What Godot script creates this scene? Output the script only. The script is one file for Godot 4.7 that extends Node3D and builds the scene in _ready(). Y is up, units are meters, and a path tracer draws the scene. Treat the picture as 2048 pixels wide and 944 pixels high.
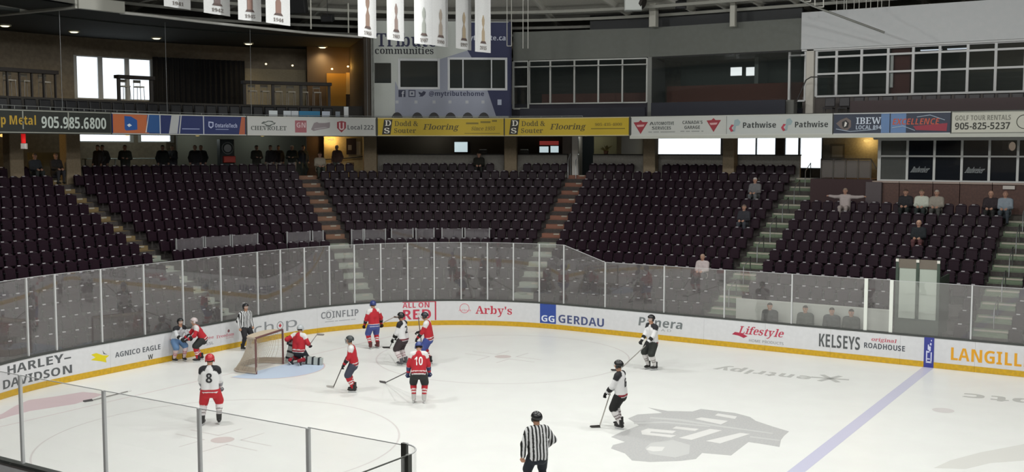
extends Node3D
# An ice hockey arena seen from the concourse across the rink. x runs along the rink from the end boards,
# z runs from the far side boards (0) towards the near ones (25.9), y is up, the ice is y = 0.

const RAD := 8.59                 # corner radius of the rink
const ARC := RAD * PI * 0.5
const NEAR_Z := 25.9
const F := 2178.3                 # focal length in pixels of the 2048 x 944 frame
const EYE := Vector3(30.7795, 7.5622, 39.0776)
const YAW := 0.566
const PITCH := -0.0807
var eye_basis := Basis.from_euler(Vector3(PITCH, YAW, 0.0))
var used := {}
var mats := {}
var rng := RandomNumberGenerator.new()

# ------------------------------------------------------------------ pixels to places
func look(px: float, py: float) -> Vector3:
	return eye_basis * Vector3((px - 1024.0) / F, -(py - 472.0) / F, -1.0)
func on_y(px: float, py: float, h := 0.0) -> Vector3:
	var d := look(px, py); return EYE + d * ((h - EYE.y) / d.y)
func on_x(px: float, py: float, x: float) -> Vector3:
	var d := look(px, py); return EYE + d * ((x - EYE.x) / d.x)
func on_z(px: float, py: float, z: float) -> Vector3:
	var d := look(px, py); return EYE + d * ((z - EYE.z) / d.z)
func on_depth(px: float, py: float, t: float) -> Vector3:
	return EYE + look(px, py) * t
func sd(p: Vector3) -> Vector2:    # (distance along the outline of the rink, distance outside it)
	if p.x < RAD and p.z < RAD:
		return Vector2(atan2(RAD - p.z, RAD - p.x) * RAD, Vector2(RAD - p.x, RAD - p.z).length() - RAD)
	if p.x < p.z:
		return Vector2(RAD - p.z, -p.x)
	return Vector2(ARC + p.x - RAD, -p.z)
func on_d(px: float, py: float, d: float) -> Vector3:   # where the sight line meets the wall that stands d outside the rink
	var lo := 15.0
	var hi := 95.0
	for i in 40:
		var m := (lo + hi) * 0.5
		if sd(EYE + look(px, py) * m).y < d: lo = m
		else: hi = m
	return EYE + look(px, py) * lo
func s_at(px: float, py: float, d: float) -> float:
	return sd(on_d(px, py, d)).x

# ------------------------------------------------------------------ the outline of the rink
func way(s: float) -> Array:       # [point on the boards, outward direction, forward direction]
	if s > ARC:
		return [Vector3(RAD + s - ARC, 0, 0), Vector3(0, 0, -1), Vector3(1, 0, 0)]
	if s >= 0.0:
		var a := s / RAD
		var n := Vector3(-cos(a), 0, -sin(a))
		return [Vector3(RAD, 0, RAD) + n * RAD, n, Vector3(sin(a), 0, -cos(a))]
	var z1 := NEAR_Z - RAD
	var straight := z1 - RAD
	if s >= -straight:
		return [Vector3(0, 0, RAD - s), Vector3(-1, 0, 0), Vector3(0, 0, -1)]
	if s >= -straight - ARC:
		var a := (-straight - s) / RAD
		var n := Vector3(-cos(a), 0, sin(a))
		return [Vector3(RAD, 0, z1) + n * RAD, n, Vector3(-sin(a), 0, -cos(a))]
	return [Vector3(RAD - straight - ARC - s, 0, NEAR_Z), Vector3(0, 0, 1), Vector3(-1, 0, 0)]
func bp(s: float, d: float, h: float) -> Vector3:
	var w := way(s)
	return w[0] + w[1] * d + Vector3(0, h, 0)
func near_s(x: float) -> float:
	return -(NEAR_Z - 2.0 * RAD) - ARC - (x - RAD)
func facing(s: float, at: Vector3) -> Transform3D:   # x along the boards to the right, y up, z towards the ice
	var w := way(s)
	return Transform3D(Basis(w[2], Vector3.UP, -w[1]), at)

# ------------------------------------------------------------------ shapes
class Shape:
	var v := PackedVector3Array()
	var n := PackedVector3Array()
	var c := PackedColorArray()
	var i := PackedInt32Array()
	var tint := Color(1, 1, 1)
	var tinted := false
	func tri(a: Vector3, b: Vector3, cc: Vector3, na: Vector3, nb: Vector3, nc: Vector3) -> void:
		var k := v.size()
		v.append(a); v.append(b); v.append(cc)
		n.append(na); n.append(nb); n.append(nc)
		if tinted:
			c.append(tint); c.append(tint); c.append(tint)
		if (b - a).cross(cc - a).dot(na + nb + nc) > 0.0:
			i.append(k); i.append(k + 2); i.append(k + 1)
		else:
			i.append(k); i.append(k + 1); i.append(k + 2)
	func quad(a: Vector3, b: Vector3, cc: Vector3, d: Vector3, nn: Vector3) -> void:
		tri(a, b, cc, nn, nn, nn); tri(a, cc, d, nn, nn, nn)
	func quad4(a: Vector3, b: Vector3, cc: Vector3, d: Vector3, na: Vector3, nb: Vector3, nc: Vector3, nd: Vector3) -> void:
		tri(a, b, cc, na, nb, nc); tri(a, cc, d, na, nc, nd)
	func box(at: Vector3, size: Vector3, b := Basis()) -> void:
		var h := size * 0.5
		for ax in 3:
			for sg in [-1.0, 1.0]:
				var nn := Vector3.ZERO; nn[ax] = sg
				var u := Vector3.ZERO; u[(ax + 1) % 3] = h[(ax + 1) % 3]
				var w := Vector3.ZERO; w[(ax + 2) % 3] = h[(ax + 2) % 3]
				var o := Vector3.ZERO; o[ax] = sg * h[ax]
				quad(at + b * (o - u - w), at + b * (o + u - w), at + b * (o + u + w), at + b * (o - u + w), (b * nn).normalized())
	func slab(at: Vector3, size: Vector3, b := Basis(), e := 0.01) -> void:    # a box whose front edges are chamfered
		var h := size * 0.5
		var o := [Vector3(-h.x, -h.y, h.z - e), Vector3(h.x, -h.y, h.z - e), Vector3(h.x, h.y, h.z - e), Vector3(-h.x, h.y, h.z - e)]
		var f := [Vector3(-h.x + e, -h.y + e, h.z), Vector3(h.x - e, -h.y + e, h.z), Vector3(h.x - e, h.y - e, h.z), Vector3(-h.x + e, h.y - e, h.z)]
		var r := [Vector3(-h.x, -h.y, -h.z), Vector3(h.x, -h.y, -h.z), Vector3(h.x, h.y, -h.z), Vector3(-h.x, h.y, -h.z)]
		quad(at + b * f[0], at + b * f[1], at + b * f[2], at + b * f[3], b * Vector3(0, 0, 1))
		quad(at + b * r[0], at + b * r[1], at + b * r[2], at + b * r[3], b * Vector3(0, 0, -1))
		for k in 4:
			var m := (k + 1) % 4
			var side: Vector3 = [Vector3(0, -1, 0), Vector3(1, 0, 0), Vector3(0, 1, 0), Vector3(-1, 0, 0)][k]
			quad(at + b * o[k], at + b * o[m], at + b * f[m], at + b * f[k], b * (side + Vector3(0, 0, 1)).normalized())
			quad(at + b * r[k], at + b * r[m], at + b * o[m], at + b * o[k], b * side)
	func tube(path: Array, r: float, sides := 8, r_end := -1.0) -> void:
		var last: int = path.size() - 1
		var rings := []
		var up := Vector3.UP
		for k in path.size():
			var t: Vector3 = (path[mini(k + 1, last)] - path[maxi(k - 1, 0)]).normalized()
			if absf(t.dot(up)) > 0.95: up = Vector3(0.3, 0.1, 1).normalized()
			var x := t.cross(up).normalized()
			var y := x.cross(t).normalized()
			up = y
			var rr := r if r_end < 0.0 else lerpf(r, r_end, float(k) / last)
			var ring := []
			for m in sides:
				var a := TAU * m / sides
				ring.append([path[k] + (x * cos(a) + y * sin(a)) * rr, x * cos(a) + y * sin(a)])
			rings.append(ring)
		for k in last:
			for m in sides:
				var q := (m + 1) % sides
				quad4(rings[k][m][0], rings[k][q][0], rings[k + 1][q][0], rings[k + 1][m][0], rings[k][m][1], rings[k][q][1], rings[k + 1][q][1], rings[k + 1][m][1])
		for e in [0, last]:
			var t: Vector3 = (path[1] - path[0]).normalized() * -1.0 if e == 0 else (path[last] - path[last - 1]).normalized()
			for m in sides:
				tri(path[e], rings[e][m][0], rings[e][(m + 1) % sides][0], t, t, t)
	func lathe(at: Vector3, prof: Array, sides := 12, b := Basis()) -> void:     # prof: [radius, height] from bottom to top
		for k in prof.size() - 1:
			var p0: Vector2 = prof[k]
			var p1: Vector2 = prof[k + 1]
			var e := p1 - p0
			var nn := Vector2(e.y, -e.x).normalized()
			for m in sides:
				var a0 := TAU * m / sides
				var a1 := TAU * (m + 1) / sides
				var u0 := Vector3(cos(a0), 0, sin(a0))
				var u1 := Vector3(cos(a1), 0, sin(a1))
				var n0 := b * (u0 * nn.x + Vector3.UP * nn.y)
				var n1 := b * (u1 * nn.x + Vector3.UP * nn.y)
				quad4(at + b * (u0 * p0.x + Vector3.UP * p0.y), at + b * (u1 * p0.x + Vector3.UP * p0.y), at + b * (u1 * p1.x + Vector3.UP * p1.y), at + b * (u0 * p1.x + Vector3.UP * p1.y), n0, n1, n1, n0)
	func ball(at: Vector3, r: Vector3, sides := 12, rows := 8, b := Basis()) -> void:
		for k in rows:
			for m in sides:
				var q := []
				for e in [[k, m], [k, m + 1], [k + 1, m + 1], [k + 1, m]]:
					var la: float = PI * e[0] / rows
					var lo: float = TAU * e[1] / sides
					var u := Vector3(sin(la) * cos(lo), cos(la), sin(la) * sin(lo))
					q.append([at + b * (u * r), (b * (u / r)).normalized()])
				quad4(q[0][0], q[1][0], q[2][0], q[3][0], q[0][1], q[1][1], q[2][1], q[3][1])
	func plate(pts: Array, thick: float, tf := Transform3D()) -> void:   # a flat outline in x, y with a thickness towards -z, front at z = 0
		var poly := PackedVector2Array(pts)
		var idx := Geometry2D.triangulate_polygon(poly)
		var nf := tf.basis * Vector3(0, 0, 1)
		for k in range(0, idx.size(), 3):
			var q := []
			for m in 3: q.append(tf * Vector3(poly[idx[k + m]].x, poly[idx[k + m]].y, 0))
			tri(q[0], q[1], q[2], nf, nf, nf)
			var off := tf.basis * Vector3(0, 0, -thick)
			tri(q[0] + off, q[1] + off, q[2] + off, -nf, -nf, -nf)
		var sg := 1.0 if Geometry2D.is_polygon_clockwise(poly) else -1.0
		for k in poly.size():
			var a := poly[k]
			var bb := poly[(k + 1) % poly.size()]
			var e := (bb - a).normalized()
			var nn := tf.basis * Vector3(-e.y * sg, e.x * sg, 0)
			quad(tf * Vector3(a.x, a.y, 0), tf * Vector3(bb.x, bb.y, 0), tf * Vector3(bb.x, bb.y, -thick), tf * Vector3(a.x, a.y, -thick), nn)
	func commit() -> ArrayMesh:
		var m := ArrayMesh.new()
		if v.size() == 0: return m
		var arr := []
		arr.resize(Mesh.ARRAY_MAX)
		arr[Mesh.ARRAY_VERTEX] = v
		arr[Mesh.ARRAY_NORMAL] = n
		arr[Mesh.ARRAY_INDEX] = i
		if c.size() == v.size(): arr[Mesh.ARRAY_COLOR] = c
		m.add_surface_from_arrays(Mesh.PRIMITIVE_TRIANGLES, arr)
		return m

# a closed profile of (distance outside the boards, height) swept along the outline of the rink
func sweep(sh: Shape, s0: float, s1: float, prof: Array, step := 0.5) -> void:
	var count := maxi(1, ceili((s1 - s0) / step))
	if s0 >= ARC or (s1 <= 0.0 and s0 >= -(NEAR_Z - 2.0 * RAD)) or s1 < near_s(RAD): count = 1
	var area := 0.0
	for k in prof.size():
		area += prof[k].cross(prof[(k + 1) % prof.size()])
	var sg := 1.0 if area > 0.0 else -1.0
	var ws := []
	for k in count + 1: ws.append(way(lerpf(s0, s1, float(k) / count)))
	for k in count:
		var a: Array = ws[k]
		var b: Array = ws[k + 1]
		for m in prof.size():
			var p: Vector2 = prof[m]
			var q: Vector2 = prof[(m + 1) % prof.size()]
			var e := (q - p).normalized() * sg
			var na: Vector3 = a[1] * e.y - Vector3.UP * e.x
			var nb: Vector3 = b[1] * e.y - Vector3.UP * e.x
			sh.quad4(a[0] + a[1] * p.x + Vector3.UP * p.y, b[0] + b[1] * p.x + Vector3.UP * p.y, b[0] + b[1] * q.x + Vector3.UP * q.y, a[0] + a[1] * q.x + Vector3.UP * q.y, na, nb, nb, na)
	var idx := Geometry2D.triangulate_polygon(PackedVector2Array(prof))
	for e in [[ws[0], -1.0], [ws[count], 1.0]]:
		var w: Array = e[0]
		var nn: Vector3 = w[2] * e[1]
		for k in range(0, idx.size(), 3):
			var q := []
			for m in 3: q.append(w[0] + w[1] * prof[idx[k + m]].x + Vector3.UP * prof[idx[k + m]].y)
			sh.tri(q[0], q[1], q[2], nn, nn, nn)
func rect(d0: float, d1: float, h0: float, h1: float) -> Array:
	return [Vector2(d0, h0), Vector2(d1, h0), Vector2(d1, h1), Vector2(d0, h1)]
func swept(s0: float, s1: float, d0: float, d1: float, h0: float, h1: float, step := 0.5) -> Shape:
	var sh := Shape.new()
	sweep(sh, s0, s1, rect(d0, d1, h0, h1), step)
	return sh

# ------------------------------------------------------------------ things, parts, labels
func numbered(called: String) -> String:
	if not used.has(called):
		used[called] = 0
		return called
	used[called] += 1
	return "%s_%03d" % [called, used[called]]
func thing(called: String, label: String, category: String, at := Vector3.ZERO, turn := 0.0, group := "") -> Node3D:
	var o := Node3D.new()
	o.name = numbered(called)
	add_child(o)
	o.position = at
	o.rotation.y = turn
	tag(o, label, category, group)
	return o
func tag(o: Node, label: String, category := "", group := "", kind := "") -> Node:
	if label: o.set_meta("label", label)
	if category: o.set_meta("category", category)
	if group: o.set_meta("group", group)
	if kind: o.set_meta("kind", kind)
	return o
func obj(called: String, what, m: Material, parent: Node = self) -> MeshInstance3D:
	var o := MeshInstance3D.new()
	o.name = numbered(called) if parent == self else called
	o.mesh = what.commit() if what is Shape else what
	o.material_override = m
	parent.add_child(o, true)
	return o
func struct(called: String, label: String, category := "structure") -> Node3D:
	var o := thing(called, label, category)
	o.set_meta("kind", "structure")
	return o
func one(called: String, label: String, category: String, what, m: Material, group := "") -> MeshInstance3D:
	var o := obj(called, what, m)
	tag(o, label, category, group)
	return o
func copy_of(o: Node3D, at: Transform3D, label := "") -> Node3D:
	var r: Node3D = o.duplicate()
	r.name = numbered(str(o.name).rstrip("0123456789").trim_suffix("_"))
	add_child(r)
	r.transform = at
	if label: r.set_meta("label", label)
	return r

# ------------------------------------------------------------------ materials
func paint(c: Color, rough := 0.7, metal := 0.0, spec := 0.5) -> StandardMaterial3D:
	var key := "%s %.2f %.2f %.2f" % [c.to_html(), rough, metal, spec]
	if not mats.has(key):
		var m := StandardMaterial3D.new()
		m.albedo_color = c
		m.roughness = rough
		m.metallic = metal
		m.metallic_specular = spec
		mats[key] = m
	return mats[key]
func hexed(s: String, rough := 0.7, metal := 0.0) -> StandardMaterial3D:
	return paint(Color.html(s), rough, metal)
func cloth() -> StandardMaterial3D:
	if not mats.has("cloth"):
		var m := StandardMaterial3D.new()
		m.vertex_color_use_as_albedo = true
		m.roughness = 0.85
		mats["cloth"] = m
	return mats["cloth"]
func grained(c0: Color, c1: Color, freq: float, size_m: float, rough := 0.8, seed_ := 1, bump := 0.0) -> StandardMaterial3D:   # a surface mottled between two colours
	var m := StandardMaterial3D.new()
	var noise := FastNoiseLite.new()
	noise.seed = seed_
	noise.frequency = freq
	noise.fractal_octaves = 5
	var t := NoiseTexture2D.new()
	t.width = 512
	t.height = 512
	t.seamless = true
	t.noise = noise
	var g := Gradient.new()
	g.offsets = PackedFloat32Array([0.25, 0.75])
	g.colors = PackedColorArray([c0, c1])
	t.color_ramp = g
	m.albedo_texture = t
	m.roughness = rough
	m.uv1_triplanar = true
	m.uv1_world_triplanar = true
	m.uv1_scale = Vector3.ONE / size_m
	if bump > 0.0:
		var h := NoiseTexture2D.new()
		h.width = 512
		h.height = 512
		h.seamless = true
		h.noise = noise
		m.heightmap_enabled = true
		m.heightmap_texture = h
		m.heightmap_scale = bump
	return m
func pane_of(c: Color, alpha: float, rough := 0.02) -> StandardMaterial3D:
	var key := "pane %s %.3f %.2f" % [c.to_html(), alpha, rough]
	if not mats.has(key):
		var m := StandardMaterial3D.new()
		m.albedo_color = Color(c.r, c.g, c.b, alpha)
		m.transparency = BaseMaterial3D.TRANSPARENCY_ALPHA
		m.roughness = rough
		mats[key] = m
	return mats[key]
func glow(c: Color, energy: float) -> StandardMaterial3D:
	var m := StandardMaterial3D.new()
	m.albedo_color = c
	m.emission_enabled = true
	m.emission = c
	m.emission_energy_multiplier = energy
	return m

# ------------------------------------------------------------------ lettering
var fonts := {}
func font(face: String, bold: bool) -> SystemFont:
	var key := face + str(bold)
	if not fonts.has(key):
		var f := SystemFont.new()
		f.font_names = PackedStringArray([face])
		f.font_weight = 700 if bold else 400
		fonts[key] = f
	return fonts[key]
# letters as flat print: width x height metres round the origin; put.call(Vector3) moves each vertex to its place
func letters(text: String, width: float, height: float, put: Callable, face := "Droid Sans", bold := true, slant := 0.0, thick := 0.006) -> Shape:
	var t := TextMesh.new()
	t.text = text
	t.font = font(face, bold)
	t.font_size = 32
	t.pixel_size = 0.01
	t.depth = 0.01
	t.curve_step = 4.0
	var arr := t.surface_get_arrays(0)
	var v: PackedVector3Array = arr[Mesh.ARRAY_VERTEX]
	var nn: PackedVector3Array = arr[Mesh.ARRAY_NORMAL]
	var idx = arr[Mesh.ARRAY_INDEX]
	var sh := Shape.new()
	if v.size() == 0: return sh
	var lo := v[0]
	var hi := v[0]
	for p in v:
		lo = lo.min(p); hi = hi.max(p)
	var size := hi - lo
	var w := PackedVector3Array()
	for p in v:
		var q := (p - lo) / Vector3(maxf(size.x, 0.001), maxf(size.y, 0.001), maxf(size.z, 0.0001)) - Vector3(0.5, 0.5, 0.0)
		q = Vector3(q.x * width + q.y * height * slant, q.y * height, q.z * thick)
		w.append(q)
	if idx == null: idx = range(v.size())
	for k in range(0, idx.size(), 3):
		var a: Vector3 = w[idx[k]]
		var b: Vector3 = w[idx[k + 1]]
		var c: Vector3 = w[idx[k + 2]]
		if nn[idx[k]].z < -0.5: continue
		var pa: Vector3 = put.call(a)
		var pb: Vector3 = put.call(b)
		var pc: Vector3 = put.call(c)
		var g := (pb - pa).cross(pc - pa)
		if g.length_squared() < 1e-14: continue
		g = g.normalized()
		# keep the side that the letter turns outwards
		var want: Vector3 = (put.call(a + nn[idx[k]] * 0.01) - pa).normalized()
		if g.dot(want) < 0.0: g = -g
		sh.tri(pa, pb, pc, g, g, g)
	return sh
func along(s: float, d: float, h: float) -> Callable:      # print laid along the boards, facing the ice
	return func(q: Vector3) -> Vector3: return bp(s + q.x * RAD / (RAD + d) if s >= 0.0 and s <= ARC else s + q.x, d - q.z, h + q.y)
func flat(tf: Transform3D) -> Callable:
	return func(q: Vector3) -> Vector3: return tf * q

# ------------------------------------------------------------------ the scene
func _ready() -> void:
	rng.seed = 7
	# camera
	var cam := Camera3D.new()
	cam.name = "camera"
	cam.keep_aspect = Camera3D.KEEP_HEIGHT
	cam.fov = rad_to_deg(2.0 * atan(472.0 / F))
	cam.near = 0.1
	cam.far = 300.0
	cam.transform = Transform3D(eye_basis, EYE)
	add_child(cam)
	cam.current = true
	# sky, seen through the windows only
	var env := Environment.new()
	env.background_mode = Environment.BG_COLOR
	env.background_color = Color(0.93, 0.97, 1.0)
	env.background_energy_multiplier = 2.2
	env.tonemap_mode = Environment.TONE_MAPPER_LINEAR
	env.tonemap_exposure = 0.74
	env.sdfgi_enabled = true
	env.ssao_enabled = true
	env.ssil_enabled = true
	var world := WorldEnvironment.new()
	world.name = "world"
	world.environment = env
	add_child(world)
	ice_lamps()
	shell()
	ice()
	boards()
	stands()
	seats()
	guards()
	concourse()
	upper_left()
	press_box()
	upper_right()
	lounge()
	ad_ring()
	roof()
	banners()
	net()
	skaters()
	crowd()

# rows of wide high-bay fittings hung over the ice and near stand, above the frame
const ICE_LIGHT := 45.0
const SIDE_LIGHT := 32.0
func ice_lamps() -> void:
	var lens := glow(Color(1.0, 0.99, 0.96), 6.0)
	var shade := hexed("8a8d90", 0.5, 0.4)
	for ix in 4:
		for iz in 3:
			if iz == 2 and ix == 3: continue
			var at := Vector3(6.0 + ix * 8.6, 14.9, [9.0, 20.0, 34.0][iz])  # third row, over the near stand, is added to brighten the near glass posts
			var t := thing("high_bay_lamp", "white high-bay lamp fitting hung from the roof of the arena", "lamp", at, 0.0, "high-bay lamps over the ice")
			var h := Shape.new()
			h.slab(Vector3(0, 0.12, 0), Vector3(1.3, 0.7, 0.2), Basis(Vector3.RIGHT, -PI / 2), 0.04)
			obj("housing", h, shade, t)
			var e := Shape.new()
			e.box(Vector3(0, 0.0, 0), Vector3(1.16, 0.02, 0.56))
			obj("lens", e, lens, t)
			var rod := Shape.new()
			rod.tube([Vector3(0, 0.2, 0), Vector3(0, 0.62, 0)], 0.03, 6)
			obj("hanger", rod, shade, t)
			var l := AreaLight3D.new()
			l.name = "area_light"
			l.area_size = Vector2(1.16, 0.56)
			l.light_energy = ICE_LIGHT
			l.light_color = Color(1.0, 1.0, 0.985)
			l.shadow_enabled = true
			l.area_range = 90.0
			l.area_attenuation = 2.0
			l.rotation_degrees.x = -90.0
			l.position = Vector3(0, -0.02, 0)
			t.add_child(l)
			# the open sides of the fitting
			var o := OmniLight3D.new()
			o.name = "omni_light"
			o.light_energy = SIDE_LIGHT
			o.light_color = Color(1.0, 1.0, 0.985)
			o.light_size = 0.25
			o.omni_range = 90.0
			o.omni_attenuation = 2.0
			o.shadow_enabled = true
			o.position = Vector3(0, -0.34, 0)
			t.add_child(o)

# ------------------------------------------------------------------ walls, windows to the sky, concourse slab
# a swept wall with openings [s0, s1, h0, h1]
func wall_with(t: Node3D, called: String, s0: float, s1: float, d0: float, d1: float, h0: float, h1: float, holes: Array, m: Material) -> void:
	var sh := Shape.new()
	var cuts := [s0, s1]
	for o in holes:
		cuts.append(o[0]); cuts.append(o[1])
	cuts.sort()
	for k in cuts.size() - 1:
		var a: float = cuts[k]
		var b: float = cuts[k + 1]
		if b - a < 0.001: continue
		var mid := (a + b) * 0.5
		var spans := []
		for o in holes:
			if o[0] < mid and o[1] > mid: spans.append([o[2], o[3]])
		spans.sort_custom(func(x, y): return x[0] < y[0])
		var h := h0
		for sp in spans:
			if sp[0] > h + 0.001: sweep(sh, a, b, rect(d0, d1, h, sp[0]), 0.8)
			h = sp[1]
		if h < h1 - 0.001: sweep(sh, a, b, rect(d0, d1, h, h1), 0.8)
	obj(called, sh, m, t)

func shell() -> void:
	var block := grained(Color.html("857b6d"), Color.html("938978"), 0.02, 3.0, 0.9, 3)
	var frame := hexed("c9cbca", 0.5)
	var glass := pane_of(Color(0.9, 0.95, 0.95), 0.03)
	var D := 18.0
	var holes := []
	var wins := [[152, 268, 7.85, 9.3, 272], [276, 348, 7.85, 9.3, 272], [1232, 1288, 6.9, 8.9, 290], [1308, 1447, 6.9, 8.9, 290], [1472, 1552, 6.9, 8.9, 290], [1568, 1598, 6.9, 8.9, 290], [1598, 1645, 6.45, 8.9, 290], [148, 308, 10.05, 12.25, 150]]
	for w in wins:
		holes.append([s_at(w[0], w[4], D), s_at(w[1], w[4], D), w[2], w[3]])
	var t := struct("wall_back", "tan block outer wall behind the concourse with daylight windows")
	wall_with(t, "wall_face", near_s(80.0), ARC + 80.0 - RAD, D, D + 0.3, -0.5, 15.6, holes, block)
	var n := 0
	for o in holes:
		n += 1
		var w := struct("window_%d" % n, "bright daylight window in the tan outer wall", "window")
		w.set_meta("label", ["bright strip window high behind the left concourse crowd", "narrow bright strip window behind the red kiosk", "bright window beside the brown door behind the stands", "wide bright window between two tan pillars", "bright window right of the wide one above the stands", "slim bright window beside the stair head", "tall bright window at the stair head", "large bright window of the upper lounge beside the black curtain"][n - 1])
		var a: float = o[0]
		var b: float = o[1]
		var fr := Shape.new()
		for e in [[a, a + 0.06, o[2], o[3]], [b - 0.06, b, o[2], o[3]], [a, b, o[2], o[2] + 0.06], [a, b, o[3] - 0.06, o[3]]]:
			sweep(fr, e[0], e[1], rect(D + 0.04, D + 0.16, e[2], e[3]), 0.8)
		obj("frame", fr, frame, w)
		var count := maxi(1, roundi((b - a) / 1.3)) if n != 8 else 3
		for k in count:
			obj("pane", swept(lerpf(a, b, float(k) / count) + 0.03, lerpf(a, b, float(k + 1) / count) - 0.03, D + 0.09, D + 0.1, o[2], o[3]), glass, w)
			if k > 0: obj("mullion", swept(lerpf(a, b, float(k) / count) - 0.04, lerpf(a, b, float(k) / count) + 0.04, D + 0.05, D + 0.15, o[2], o[3]), frame, w)
	# the end wall far to the right and the roof deck
	var side := Shape.new()
	side.box(Vector3(80.2, 7.5, 13.0), Vector3(0.4, 16.4, 66.0))
	tag(obj("wall_right", side, block), "tan block wall at the far end of the arena", "wall", "", "structure")
	var deck := Shape.new()
	deck.box(Vector3(31, 15.75, 13.0), Vector3(99, 0.3, 64.5))
	tag(obj("ceiling", deck, grained(Color.html("5c5c58"), Color.html("6a6a66"), 0.03, 2.0, 0.8, 5)), "grey steel roof deck over the arena", "ceiling", "", "structure")
	var base := Shape.new()
	base.box(Vector3(31, -0.35, 13.0), Vector3(99, 0.3, 64.5))
	tag(obj("floor_slab", base, hexed("77746e", 0.9)), "grey concrete slab under the stands", "floor", "", "structure")

# ------------------------------------------------------------------ ice and its paint
func ice_plate(pts: Array, m: Material, called: String, parent: Node3D, y := 0.003) -> MeshInstance3D:   # pts: pixels or Vector3 places
	var poly := []
	for q in pts:
		var w: Vector3 = q if q is Vector3 else on_y(q.x, q.y, 0.0)
		poly.append(Vector2(w.x, -w.z))
	var sh := Shape.new()
	sh.plate(poly, 0.002, Transform3D(Basis(Vector3.RIGHT, -PI / 2), Vector3(0, y, 0)))
	return obj(called, sh, m, parent)
func ring(parent: Node3D, called: String, at: Vector3, r: float, wide: float, m: Material, a0 := 0.0, a1 := TAU, y := 0.002) -> void:
	var sh := Shape.new()
	var count := 72
	for k in count:
		var q := []
		for e in [[k, r - wide * 0.5], [k + 1, r - wide * 0.5], [k + 1, r + wide * 0.5], [k, r + wide * 0.5]]:
			var a: float = lerpf(a0, a1, float(e[0]) / count)
			q.append(at + Vector3(cos(a) * e[1], y, sin(a) * e[1]))
		sh.quad(q[0], q[1], q[2], q[3], Vector3.UP)
	obj(called, sh, m, parent)
func disc(parent: Node3D, called: String, at: Vector3, r: float, m: Material, y := 0.0025) -> void:
	ring(parent, called, at, r * 0.5, r, m, 0.0, TAU, y)

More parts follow.
